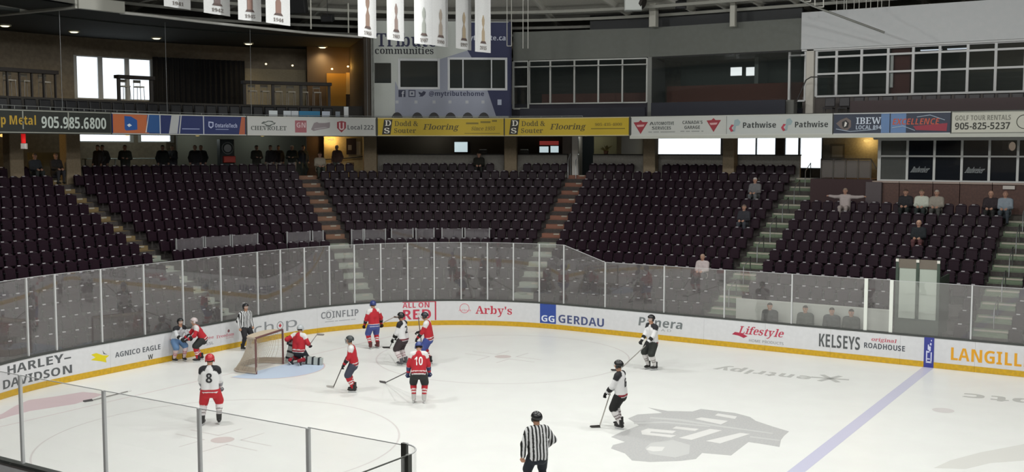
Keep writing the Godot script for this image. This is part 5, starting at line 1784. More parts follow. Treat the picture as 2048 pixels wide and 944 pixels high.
		if k == 0:
			for q in [[932, 957, 8.74], [961, 981, 8.8], [984, 994, 8.86]]: tint(t, q[0], q[1], q[2], q[2] + 0.09, "75661a")
			rw(t, "Since 1955", 943, 990, 8.53, 0.2, "6b5c16", "Droid Serif", true, 0.2)
			tint(t, 929, 1000, 8.27, 8.3, "6b5c16")
		else:
			rw(t, "905-435-4000", 1190, 1244, 8.7, 0.14, "6b5c16", "Droid Serif", true)
			tint(t, 1182, 1250, 8.48, 8.52, "6b5c16")
	t = advert(1262, 1453, "b6b8b4", "white garage advert with two red triangles", "bdbfba")
	for q in [[1281, 244], [1427, 240]]:
		shape_on(t, [Vector2(q[0] - 14, q[1] + 1), Vector2(q[0] - 4, q[1]), Vector2(q[0], q[1] - 4), Vector2(q[0] + 4, q[1]), Vector2(q[0] + 15, q[1]), Vector2(q[0], q[1] + 24)], "8f2a35")
		shape_on(t, [Vector2(q[0] - 8, q[1] + 6), Vector2(q[0] + 8, q[1] + 5), Vector2(q[0] + 6, q[1] + 9), Vector2(q[0] - 6, q[1] + 10)], "c69a9c", 0.014)
	rw(t, "AUTOMOTIVE", 1299, 1348, 8.72, 0.15, "4d5150")
	rw(t, "SERVICES", 1304, 1342, 8.5, 0.15, "4d5150")
	for q in [[1297, 1304], [1307, 1318], [1321, 1350]]: tint(t, q[0], q[1], 8.29, 8.34, "8f9290")
	rw(t, "CANADA'S", 1365, 1405, 8.75, 0.15, "4d5150")
	rw(t, "GARAGE", 1369, 1400, 8.52, 0.15, "4d5150")
	for q in [[1361, 1369], [1372, 1380], [1383, 1399], [1403, 1407]]: tint(t, q[0], q[1], 8.31, 8.36, "8f9290")
	t = advert(1453, 1665, "b4b8b6", "white advert with two round linked emblems", "bdbfba")
	for o in [0.0, 104.0]:
		shape_on(t, [Vector2(1458 + o, 257 - o * 0.015), Vector2(1463 + o, 249 - o * 0.015), Vector2(1468 + o, 250 - o * 0.015), Vector2(1463 + o, 256 - o * 0.015), Vector2(1467 + o, 262 - o * 0.015), Vector2(1462 + o, 264 - o * 0.015)], "a83348")
		shape_on(t, [Vector2(1467 + o, 254 - o * 0.015), Vector2(1469 + o, 240 - o * 0.015), Vector2(1476 + o, 238 - o * 0.015), Vector2(1481 + o, 244 - o * 0.015), Vector2(1478 + o, 251 - o * 0.015), Vector2(1472 + o, 252 - o * 0.015), Vector2(1470 + o, 263 - o * 0.015), Vector2(1465 + o, 263 - o * 0.015)], "8ea1a6")
		rw(t, "Pathwise", 1486 + o, 1552 + o, 8.6, 0.27, "2c3030")
	t = advert(1667, 1901, "2b3346", "navy electric union advert with lightning and red letters", "bdbfc0")
	shape_on(t, [Vector2(1672, 247), Vector2(1681, 240), Vector2(1693, 235), Vector2(1702, 241), Vector2(1702, 254), Vector2(1693, 262), Vector2(1682, 257)], "6b5f5c", 0.006)
	shape_on(t, [Vector2(1684, 244), Vector2(1692, 240), Vector2(1698, 246), Vector2(1696, 255), Vector2(1688, 257), Vector2(1684, 251)], "1e1c1e", 0.012)
	shape_on(t, [Vector2(1690, 243), Vector2(1694, 246), Vector2(1692, 252), Vector2(1688, 254)], "d6d3cf", 0.017)
	tint(t, 1762, 1812, 8.2, 9.0, "5f7da8")
	tint(t, 1779, 1781, 8.18, 9.02, "1d2433", 0.012)
	rw(t, "IBEW", 1712, 1762, 8.72, 0.28, "c6d0de", "Droid Serif", true)
	rw(t, "LOCAL 894", 1712, 1763, 8.44, 0.17, "b3bfd0")
	rw(t, "EXCELLENCE", 1786, 1878, 8.66, 0.25, "b8523c", "Droid Sans", true, 0.2)
	shape_on(t, [Vector2(1826, 252), Vector2(1895, 246), Vector2(1893, 262), Vector2(1832, 260)], "8e2a3c", 0.006)
	for q in [[1784, 256, 1806, 252, 1830, 261], [1834, 234, 1860, 230, 1890, 240], [1672, 258, 1700, 263, 1752, 259]]:
		var sh := Shape.new()
		sh.tube([on_d(q[0], q[1], RING_D - 0.01), on_d(q[2], q[3], RING_D - 0.01), on_d(q[4], q[5], RING_D - 0.01)], 0.018, 4)
		obj("lightning", sh, hexed("aebccd", 0.6), t)
	t = advert(1903, 2120, "bfbfb4", "cream rental advert with a black phone number", "777972")
	rw(t, "GOLF TOUR RENTALS", 1910, 2021, 8.78, 0.2, "7b7b72")
	rw(t, "905-825-5237", 1910, 2020, 8.45, 0.28, "34352f")
	var s := rs(2048)
	var w := way(s)
	var sh := Shape.new()
	for k in 20:
		var a0 := TAU * k / 20
		var a1 := TAU * (k + 1) / 20
		sh.tube([bp(s, RING_D - 0.01, 8.6) + w[2] * cos(a0) * 0.27 + Vector3(0, sin(a0) * 0.27, 0), bp(s, RING_D - 0.01, 8.6) + w[2] * cos(a1) * 0.27 + Vector3(0, sin(a1) * 0.27, 0)], 0.015, 4)
	obj("emblem", sh, hexed("54554c", 0.6), t)

# ------------------------------------------------------------------ the sloping roof edge, joists and what hangs from them
func roof() -> void:
	var t := struct("ceiling_edge", "pale steel roof deck sloping down to the outer wall with joists", "ceiling")
	var deck := grained(Color.html("d2d0c8"), Color.html("c6c4bc"), 0.03, 2.0, 0.7, 101)
	var sh := Shape.new()
	sweep(sh, -26.0, ARC + 45.0 - RAD, [Vector2(-1.0, 15.6), Vector2(18.2, 13.95), Vector2(18.2, 14.15), Vector2(-1.0, 15.75)], 0.6)
	obj("deck", sh, deck, t)
	var steel := hexed("d0cfc8", 0.6)
	var shade := hexed("8f8f88", 0.6)
	for k in 30:
		var s := -14.0 + k * 1.75
		if s > 40.0: break
		var w := 0.07 * (RAD / (RAD + 12.0) if s > 0.0 and s < ARC else 1.0)
		var b := Shape.new()
		sweep(b, s - w, s + w, [Vector2(-0.5, 15.3), Vector2(18.0, 13.68), Vector2(18.0, 13.97), Vector2(-0.5, 15.58)])
		obj("joist", b, steel, t)
	for d in [9.5, 11.5, 13.5, 15.5]:
		var h: float = 15.6 - (d + 1.0) / 19.2 * 1.65
		obj("purlin", swept(-26.0, ARC + 45.0 - RAD, d - 0.06, d + 0.06, h - 0.42, h - 0.28, 0.6), shade, t)
	# hangers of the club ceiling edge
	for q in [[622, 58], [697, 66]]:
		var at := on_y(q[0], q[1], 13.25)
		var hg := Shape.new()
		hg.tube([at, Vector3(at.x, 14.8, at.z)], 0.04, 6)
		one("ceiling_hanger", ["slim white hanger rod above the curved pipe", "thicker white hanger rod nearer the press box"][0 if q[0] == 622 else 1], "rod", hg, hexed("c9c9c0", 0.6))
	# loudspeakers under the roof
	for q in [[596, 10, 0.8, 0.75, "large black loudspeaker hung beside the left group of banners"], [655, 36, 0.55, 0.32, "small black loudspeaker hung below the roof joists"], [1362, 9, 0.52, 0.36, "small black loudspeaker above the grey bulkhead"]]:
		var at := on_depth(q[0], q[1], 52.0)
		var sp := thing("loudspeaker", q[4], "speaker", at)
		var b := Shape.new()
		b.slab(Vector3.ZERO, Vector3(q[2], q[3], 0.45), Basis(Vector3.UP, 0.4) * Basis(Vector3.RIGHT, 0.3), 0.04)
		obj("cabinet", b, hexed("17181b", 0.6), sp)
		var st := Shape.new()
		st.tube([Vector3(0, q[3] * 0.4, 0), Vector3(0, 14.7 - at.y, 0)], 0.02, 6)
		obj("hanger", st, hexed("2a2a2a", 0.6), sp)
	# heater box, white columns and the hanging pole on the right
	var hb := thing("unit_heater", "white box heater hung above the grey bulkhead", "heater", on_depth(1266, 9, 52.0))
	var b1 := Shape.new()
	b1.slab(Vector3.ZERO, Vector3(0.82, 0.6, 0.6), Basis(Vector3.UP, 0.5), 0.04)
	obj("cabinet", b1, hexed("c9cdcb", 0.5), hb)
	var b2 := Shape.new()
	b2.lathe(Vector3(0.52, 0.02, -0.1), [Vector2(0.0, 0.0), Vector2(0.26, 0.0), Vector2(0.26, 0.14), Vector2(0.0, 0.14)], 14, Basis(Vector3.FORWARD, -1.2))
	obj("fan_hood", b2, hexed("2a2522", 0.6), hb)
	for q in [[1307, 46, 0.36, "thick white column stub above the grey bulkhead"], [1466, 45, 0.26, "thinner white column stub above the grey bulkhead"]]:
		var at := on_d(q[0], q[1], 10.6)
		var c := Shape.new()
		c.slab(Vector3(at.x, (at.y - 0.2 + 14.75) * 0.5, at.z), Vector3(q[2], 14.75 - at.y + 0.2, q[2]), facing(14.0, Vector3.ZERO).basis, 0.03)
		one("roof_column", q[3], "column", c, hexed("b5b4ac", 0.6))
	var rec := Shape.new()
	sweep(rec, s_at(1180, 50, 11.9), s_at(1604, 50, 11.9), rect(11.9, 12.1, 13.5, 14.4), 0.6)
	tag(obj("trim_3", rec, hexed("3a3c3e", 0.7)), "dark band painted as the shaded recess above the grey bulkhead", "recess_shade", "", "structure")  # dark colour stands in for the shade of the recess here
	var pole := Shape.new()
	pole.tube([on_depth(1585, -8, 46.0), on_depth(1625, 12, 46.0), on_depth(1769, 65, 46.0)], 0.045, 8)
	one("hanging_pole", "grey pole slanting down in front of the white bulkhead", "pole", pole, hexed("8b8c88", 0.5, 0.4))
	var rl := thing("bulkhead_railing", "white railing bars on top of the white bulkhead", "railing")
	for px in [1673, 1688, 1693, 1708, 1718, 1732, 1741, 1755, 1763, 1778]:
		var a := on_d(px, 22, 11.0)
		var b := Shape.new()
		b.tube([Vector3(a.x, 13.75, a.z), Vector3(a.x, 14.62, a.z)], 0.02, 5)
		obj("bar", b, hexed("c6c6c0", 0.6), rl)
	for q in [[1606, 1621, 3], [1630, 1647, 14]]:
		var fr := Shape.new()
		var a := on_depth(q[0], q[2], 47.0)
		var b := on_depth(q[1], q[2], 47.0)
		var c := on_depth(q[1], -26, 47.0)
		var d := on_depth(q[0], -26, 47.0)
		fr.tube([d, a], 0.03, 5)
		fr.tube([a, b], 0.03, 5)
		fr.tube([b, c], 0.03, 5)
		one("trapeze", ["small white hanging frame beside the slanting pole", "larger white hanging frame beside the slanting pole"][0 if q[0] == 1606 else 1], "frame", fr, hexed("cfcfc8", 0.6))
	# trapeze frames beside the press box
	for q in [[1014, 1023, 92, "slim white frame hung right of the press box"], [1046, 1056, 97, "pair of slim white rods hung before the grey bulkhead"]]:
		var fr := thing("hanging_rods", q[3], "rods")
		for px in [q[0], q[1]]:
			var a := on_depth(px, q[2], 50.0)
			var b := Shape.new()
			b.tube([a, Vector3(a.x, 14.9, a.z)], 0.022, 5)
			obj("rod", b, hexed("a5a5a0", 0.5), fr)
		if q[0] == 1014:
			var b := Shape.new()
			b.tube([on_depth(q[0], q[2], 50.0), on_depth(q[1], q[2], 50.0)], 0.022, 5)
			obj("rod", b, hexed("a5a5a0", 0.5), fr)

# ------------------------------------------------------------------ championship banners
func trophy(kind: int) -> Array:     # half outlines of a cup on a tall base, metres from the foot up
	if kind == 0: return [Vector2(0.16, 0), Vector2(0.16, 0.04), Vector2(0.12, 0.08), Vector2(0.12, 0.5), Vector2(0.09, 0.56), Vector2(0.05, 0.66), Vector2(0.035, 0.74), Vector2(0.1, 0.86), Vector2(0.12, 1.0), Vector2(0.11, 1.12)]
	return [Vector2(0.15, 0), Vector2(0.15, 0.05), Vector2(0.1, 0.09), Vector2(0.1, 0.44), Vector2(0.06, 0.52), Vector2(0.03, 0.62), Vector2(0.08, 0.74), Vector2(0.09, 0.9), Vector2(0.05, 1.0), Vector2(0.02, 1.08)]
func banners() -> void:
	# x of the lower corners, y of the lower corners, year
	var list := [[328, 382, 12, 20, "1941", "8d8583"], [407, 461, 25, 33, "1942", "6f6160"], [476, 523, 39, 44, "1945", "8a6f66"], [532, 580, 45, 52, "1944", "8a6f66"],
		[717, 752, 72, 77, "1966", "8a7468"], [775, 808, 79, 83, "1983", "8a7a74"], [829, 865, 87, 90, "1987", "9a9e98"], [864, 897, 90, 95, "1990", "9a8f84"], [911, 943, 96, 101, "1997", "a89880"], [950, 981, 103, 106, "2015", "a89880"]]
	var says := ["white banner 1941 at the left end of the left banner group", "white banner 1942 with the foot of a trophy", "white banner 1945 with a brown trophy base", "white banner 1944 beside the large black loudspeaker", "white banner 1966 with a brown cup, left of the press box wall words", "white banner 1983 with a brown cup before the press box", "white banner 1987 with a grey cup before the press box", "white banner 1990 with a slim cup overlapping the grey cup banner", "bright banner 1997 with a tan cup before the navy wall", "bright banner 2015 with a tan cup, lowest of all the banners"]
	for k in list.size():
		var b: Array = list[k]
		var t0 := 43.0
		var a := on_depth(b[0], b[2], t0)
		var c := on_depth(b[1], b[3], t0)
		# each hangs level; the slope of its foot in the photograph gives its turn
		var h := (a.y + c.y) * 0.5
		var dv := look(b[0], b[2])
		var dw := look(b[1], b[3])
		a = EYE + dv * ((h - EYE.y) / dv.y)
		c = EYE + dw * ((h - EYE.y) / dw.y)
		var x := (c - a)
		x.y = 0.0
		var wide := x.length()
		x = x.normalized()
		var t := thing("banner", says[k], "banner", Vector3((a.x + c.x) * 0.5, h, (a.z + c.z) * 0.5), 0.0, "championship banners under the roof")
		var bs := Basis(x, Vector3.UP, x.cross(Vector3.UP))
		var tall := 2.4
		var cloth_ := Shape.new()
		var n := 8
		for j in n:
			var x0 := -wide * 0.5 + wide * j / n
			var x1 := -wide * 0.5 + wide * (j + 1) / n
			var z0 := 0.02 * sin(j * 1.3 + k)
			var z1 := 0.02 * sin((j + 1) * 1.3 + k)
			for z in [0.0, -0.008]:
				cloth_.quad(bs * Vector3(x0, 0, z0 + z), bs * Vector3(x1, 0, z1 + z), bs * Vector3(x1, tall, z1 + z), bs * Vector3(x0, tall, z0 + z), bs * Vector3(0, 0, 1.0 if z == 0.0 else -1.0))
		obj("cloth", cloth_, grained(Color.html("d6d7d8"), Color.html("cfd0d0"), 0.03, 1.0, 0.85, 110) if k == 0 else mats["banner_cloth"], t)
		if k == 0: mats["banner_cloth"] = (t.get_child(0) as MeshInstance3D).material_override
		var half := trophy(0 if k < 5 else 1)
		var poly := []
		for q in half: poly.append(q)
		for j in range(half.size() - 1, -1, -1): poly.append(Vector2(-half[j].x, half[j].y))
		var cup := Shape.new()
		cup.plate(poly, 0.006, Transform3D(bs * Basis.from_scale(Vector3(wide * 0.95, 1.0, 1.0)), bs * Vector3(0.0, 0.36, 0.03)))
		obj("trophy_print", cup, hexed(b[5], 0.8), t)
		var foot := Shape.new()
		foot.plate([Vector2(-0.2, 0), Vector2(0.2, 0), Vector2(0.13, 0.09), Vector2(-0.13, 0.09)], 0.006, Transform3D(bs * Basis.from_scale(Vector3(wide * 0.95, 1.0, 1.0)), bs * Vector3(0.0, 0.34, 0.034)))
		obj("trophy_foot", foot, hexed("5d4f4c", 0.8), t)
		obj("lettering", letters(b[4], wide * 0.42, 0.14, flat(Transform3D(bs, bs * Vector3(0, 0.17, 0.026))), "Droid Serif", true), hexed("77716e", 0.8), t)
		var rod := Shape.new()
		rod.tube([bs * Vector3(-wide * 0.55, tall, 0), bs * Vector3(wide * 0.55, tall, 0)], 0.03, 6)
		obj("rod", rod, hexed("8a8a86", 0.5), t)
		var st := Shape.new()
		st.tube([bs * Vector3(0, tall, 0), Vector3(0, 15.4 - h, 0)], 0.012, 5)
		obj("hanging_line", st, hexed("8a8a86", 0.5), t)

# ------------------------------------------------------------------ the goal, pushed off its marks
func net() -> void:
	var a := on_y(512.5, 748.5, 0)          # foot of the near post
	var b := on_y(568.5, 658.0, 1.22)       # top of the far post
	b.y = 0.0
	var x := (a - b).normalized()           # from far post to near post
	var mid := a - x * 0.915
	var bk := x.cross(Vector3.UP)           # towards the back of the net
	if bk.x > 0.0: bk = -bk
	var t := thing("hockey_goal", "hockey goal with dark red posts and beige netting standing askew on the ice", "goal", mid)
	var hw := 0.915
	var red := hexed("6e4a48", 0.5)
	var post := func(called: String, path: Array, r: float, m: Material) -> void:
		var sh := Shape.new()
		sh.tube(path, r, 10)
		obj(called, sh, m, t)
	var H := 1.22
	for sg in [-1.0, 1.0]:
		post.call("goal_post", [x * hw * sg, x * hw * sg + Vector3(0, H - 0.03, 0)], 0.035, red)
	post.call("crossbar", [x * -hw + Vector3(0, H, 0), x * hw + Vector3(0, H, 0)], 0.035, red)
	# base and top frames: bow backwards
	var base := []
	var top := []
	for k in 17:
		var f := -1.0 + k / 8.0
		var dep := 1.1 * pow(1.0 - pow(absf(f), 4.0), 0.5)
		base.append(x * hw * 1.04 * f + bk * dep + Vector3(0, 0.04, 0))
		top.append(x * hw * f + bk * dep * 0.5 + Vector3(0, H - 0.02, 0))
	post.call("base_frame", base, 0.03, hexed("b9aca0", 0.5))
	post.call("top_frame", top, 0.025, hexed("b9aca0", 0.5))
	# netting strands
	var twine := Shape.new()
	var r := 0.0055
	var place := func(f: float, g: float) -> Vector3:      # f along the bow -1..1, g 0 base .. 1 top
		var dep := 1.1 * pow(maxf(1.0 - pow(absf(f), 4.0), 0.0), 0.5)
		var lo: Vector3 = x * hw * 1.04 * f + bk * dep + Vector3(0, 0.04, 0)
		var hi: Vector3 = x * hw * f + bk * dep * 0.5 + Vector3(0, H - 0.02, 0)
		return lo.lerp(hi, g) + bk * -0.12 * sin(g * PI)
	for j in 24:
		var path := []
		for k in 25: path.append(place.call(-1.0 + k / 12.0, j / 23.0))
		twine.tube(path, r, 4)
	for k in 61:
		var path := []
		var f := -1.0 + k / 30.0
		for j in 9: path.append(place.call(f, j / 8.0))
		twine.tube(path, r, 4)
	for k in 41:        # roof of the net
		var f := -1.0 + k / 20.0
		var dep := 1.1 * pow(maxf(1.0 - pow(absf(f), 4.0), 0.0), 0.5) * 0.5
		twine.tube([x * hw * f + Vector3(0, H, 0), x * hw * f + bk * dep + Vector3(0, H - 0.02, 0)], r, 4)
	tag(obj("netting", twine, hexed("cbbfae", 0.9), t), "beige goal netting", "", "", "stuff")
	# canvas skirt along the base and over the roof of the frame
	var sk := Shape.new()
	for k in 16:
		var p0: Vector3 = base[k]
		var p1: Vector3 = base[k + 1]
		var u0: Vector3 = place.call(-1.0 + k / 8.0, 0.16)
		var u1: Vector3 = place.call(-1.0 + (k + 1) / 8.0, 0.16)
		var nn := (p1 - p0).cross(u0 - p0).normalized()
		sk.quad(p0 - Vector3(0, 0.03, 0), p1 - Vector3(0, 0.03, 0), u1, u0, nn)
		sk.quad(p0 - Vector3(0, 0.03, 0) - nn * 0.006, p1 - Vector3(0, 0.03, 0) - nn * 0.006, u1 - nn * 0.006, u0 - nn * 0.006, -nn)
	obj("skirt", sk, hexed("b3a596", 0.9), t)
	var lid := Shape.new()
	for k in 16:
		var f0 := -1.0 + k / 8.0
		var f1 := -1.0 + (k + 1) / 8.0
		var q0 := x * hw * f0 + Vector3(0, H + 0.012, 0)
		var q1 := x * hw * f1 + Vector3(0, H + 0.012, 0)
		lid.quad(q0, q1, top[k + 1] + Vector3(0, 0.03, 0), top[k] + Vector3(0, 0.03, 0), Vector3.UP)
		lid.quad(q0 - Vector3(0, 0.01, 0), q1 - Vector3(0, 0.01, 0), top[k + 1] + Vector3(0, 0.02, 0), top[k] + Vector3(0, 0.02, 0), Vector3.DOWN)
	obj("top_cover", lid, hexed("c0b29d", 0.9), t)

# ------------------------------------------------------------------ bodies: tapered bones joined by a smooth minimum and meshed as surface nets
# a bone: [a, b, radius at a, radius at b, colours as [[upto, Color], ...]]
func bone_far(bn: Array, p: Vector3) -> float:
	var a: Vector3 = bn[0]
	var ab: Vector3 = bn[1] - a
	var t := clampf((p - a).dot(ab) / maxf(ab.length_squared(), 1e-6), 0.0, 1.0)
	return (p - a - ab * t).length() - lerpf(bn[2], bn[3], t)
func field_at(bones: Array, p: Vector3, k: float) -> float:
	var f := 0.3
	for bn in bones:
		var g := bone_far(bn, p)
		var h := maxf(k - absf(f - g), 0.0) / k
		f = minf(f, g) - h * h * k * 0.25
	return f
func tone(bones: Array, p: Vector3) -> Color:
	var best := 1e9
	var c := Color.WHITE
	for bn in bones:
		var a: Vector3 = bn[0]
		var ab: Vector3 = bn[1] - a
		var t := clampf((p - a).dot(ab) / maxf(ab.length_squared(), 1e-6), 0.0, 1.0)
		var g := (p - a - ab * t).length() - lerpf(bn[2], bn[3], t)
		if bn.size() > 5: g -= bn[5]
		if g < best:
			best = g
			var list = bn[4]
			if list is Callable: c = list.call(p)
			else:
				c = list[list.size() - 1][1]
				for e in list:
					if t <= e[0]:
						c = e[1]; break
	return c
func blob(bones: Array, cell: float, k: float) -> ArrayMesh:
	var lo := Vector3(1e9, 1e9, 1e9)
	var hi := -lo
	for bn in bones:
		var r: float = maxf(bn[2], bn[3]) + cell * 2.5
		lo = lo.min(bn[0] - Vector3(r, r, r)).min(bn[1] - Vector3(r, r, r))
		hi = hi.max(bn[0] + Vector3(r, r, r)).max(bn[1] + Vector3(r, r, r))
	var nx := ceili((hi.x - lo.x) / cell) + 2
	var ny := ceili((hi.y - lo.y) / cell) + 2
	var nz := ceili((hi.z - lo.z) / cell) + 2
	var f := PackedFloat32Array()
	f.resize(nx * ny * nz)
	f.fill(0.3)
	var sy := nx
	var sz := nx * ny
	for bn in bones:
		var a: Vector3 = bn[0]
		var ab: Vector3 = bn[1] - a
		var il := 1.0 / maxf(ab.length_squared(), 1e-6)
		var ra: float = bn[2]
		var dr: float = bn[3] - ra
		var m: float = maxf(bn[2], bn[3]) + k + cell * 2.0
		var b0: Vector3 = ((bn[0].min(bn[1]) - Vector3(m, m, m) - lo) / cell).floor()
		var b1: Vector3 = ((bn[0].max(bn[1]) + Vector3(m, m, m) - lo) / cell).ceil()
		for z in range(maxi(0, int(b0.z)), mini(nz, int(b1.z) + 1)):
			for y in range(maxi(0, int(b0.y)), mini(ny, int(b1.y) + 1)):
				var at := z * sz + y * sy
				for x in range(maxi(0, int(b0.x)), mini(nx, int(b1.x) + 1)):
					var p := lo + Vector3(x, y, z) * cell - a
					var t := clampf(p.dot(ab) * il, 0.0, 1.0)
					var g := (p - ab * t).length() - ra - dr * t
					var o := f[at + x]
					if g - o < k:
						var h := maxf(k - absf(o - g), 0.0) / k
						f[at + x] = minf(o, g) - h * h * k * 0.25
	var vert := PackedVector3Array()
	var norm := PackedVector3Array()
	var col := PackedColorArray()
	var id := PackedInt32Array()
	id.resize(nx * ny * nz)
	id.fill(-1)
	var far := cell * 1.9
	var offs := [0, 1, sy, sy + 1, sz, sz + 1, sz + sy, sz + sy + 1]
	var cor := [Vector3(0, 0, 0), Vector3(1, 0, 0), Vector3(0, 1, 0), Vector3(1, 1, 0), Vector3(0, 0, 1), Vector3(1, 0, 1), Vector3(0, 1, 1), Vector3(1, 1, 1)]
	var edges := [[0, 1], [2, 3], [4, 5], [6, 7], [0, 2], [1, 3], [4, 6], [5, 7], [0, 4], [1, 5], [2, 6], [3, 7]]
	for z in nz - 1:
		for y in ny - 1:
			var at := z * sz + y * sy
			for x in nx - 1:
				var v0 := f[at + x]
				if v0 > far or v0 < -far: continue
				var vals := [v0, f[at + x + 1], f[at + x + sy], f[at + x + sy + 1], f[at + x + sz], f[at + x + sz + 1], f[at + x + sz + sy], f[at + x + sz + sy + 1]]
				var neg := 0
				for q in vals:
					if q < 0.0: neg += 1
				if neg == 0 or neg == 8: continue
				var sum := Vector3.ZERO
				var cnt := 0
				for e in edges:
					var d0: float = vals[e[0]]
					var d1: float = vals[e[1]]
					if (d0 < 0.0) != (d1 < 0.0):
						sum += cor[e[0]].lerp(cor[e[1]], d0 / (d0 - d1))
						cnt += 1
				id[at + x] = vert.size()
				var p := lo + (Vector3(x, y, z) + sum / cnt) * cell
				vert.append(p)
				var g := Vector3(vals[1] + vals[3] + vals[5] + vals[7] - vals[0] - vals[2] - vals[4] - vals[6], vals[2] + vals[3] + vals[6] + vals[7] - vals[0] - vals[1] - vals[4] - vals[5], vals[4] + vals[5] + vals[6] + vals[7] - vals[0] - vals[1] - vals[2] - vals[3])
				norm.append(g.normalized())
				col.append(tone(bones, p))
	var idx := PackedInt32Array()
	for z in range(1, nz - 1):
		for y in range(1, ny - 1):
			var at := z * sz + y * sy
			for x in range(1, nx - 1):
				var c := at + x
				if id[c] < 0: continue
				var inside := f[c] < 0.0
				for e in [[1, sy, sz], [sy, sz, 1], [sz, 1, sy]]:
					if (f[c + e[0]] < 0.0) == inside: continue
					var a: int = id[c]
					var b: int = id[c - e[1]]
					var d: int = id[c - e[1] - e[2]]
					var g: int = id[c - e[2]]
					if a < 0 or b < 0 or d < 0 or g < 0: continue
					if inside:
						idx.append_array(PackedInt32Array([a, d, b, a, g, d]))
					else:
						idx.append_array(PackedInt32Array([a, b, d, a, d, g]))
	var arr := []
	arr.resize(Mesh.ARRAY_MAX)
	arr[Mesh.ARRAY_VERTEX] = vert
	arr[Mesh.ARRAY_NORMAL] = norm
	arr[Mesh.ARRAY_COLOR] = col
	arr[Mesh.ARRAY_INDEX] = idx
	var m := ArrayMesh.new()
	m.add_surface_from_arrays(Mesh.PRIMITIVE_TRIANGLES, arr)
	return m

func lin(h: String) -> Color: return Color.html(h).srgb_to_linear()
func joint(a: Vector3, c: Vector3, l0: float, l1: float, pole: Vector3) -> Vector3:    # elbow or knee between two ends
	var d := c - a
	var n := clampf(d.length(), 0.02, (l0 + l1) * 0.999)
	var u := d.normalized()
	var along_ := (l0 * l0 - l1 * l1 + n * n) / (2.0 * n)
	var up := sqrt(maxf(l0 * l0 - along_ * along_, 0.0))
	var w := (pole - u * pole.dot(u)).normalized()
	return a + u * along_ + w * up

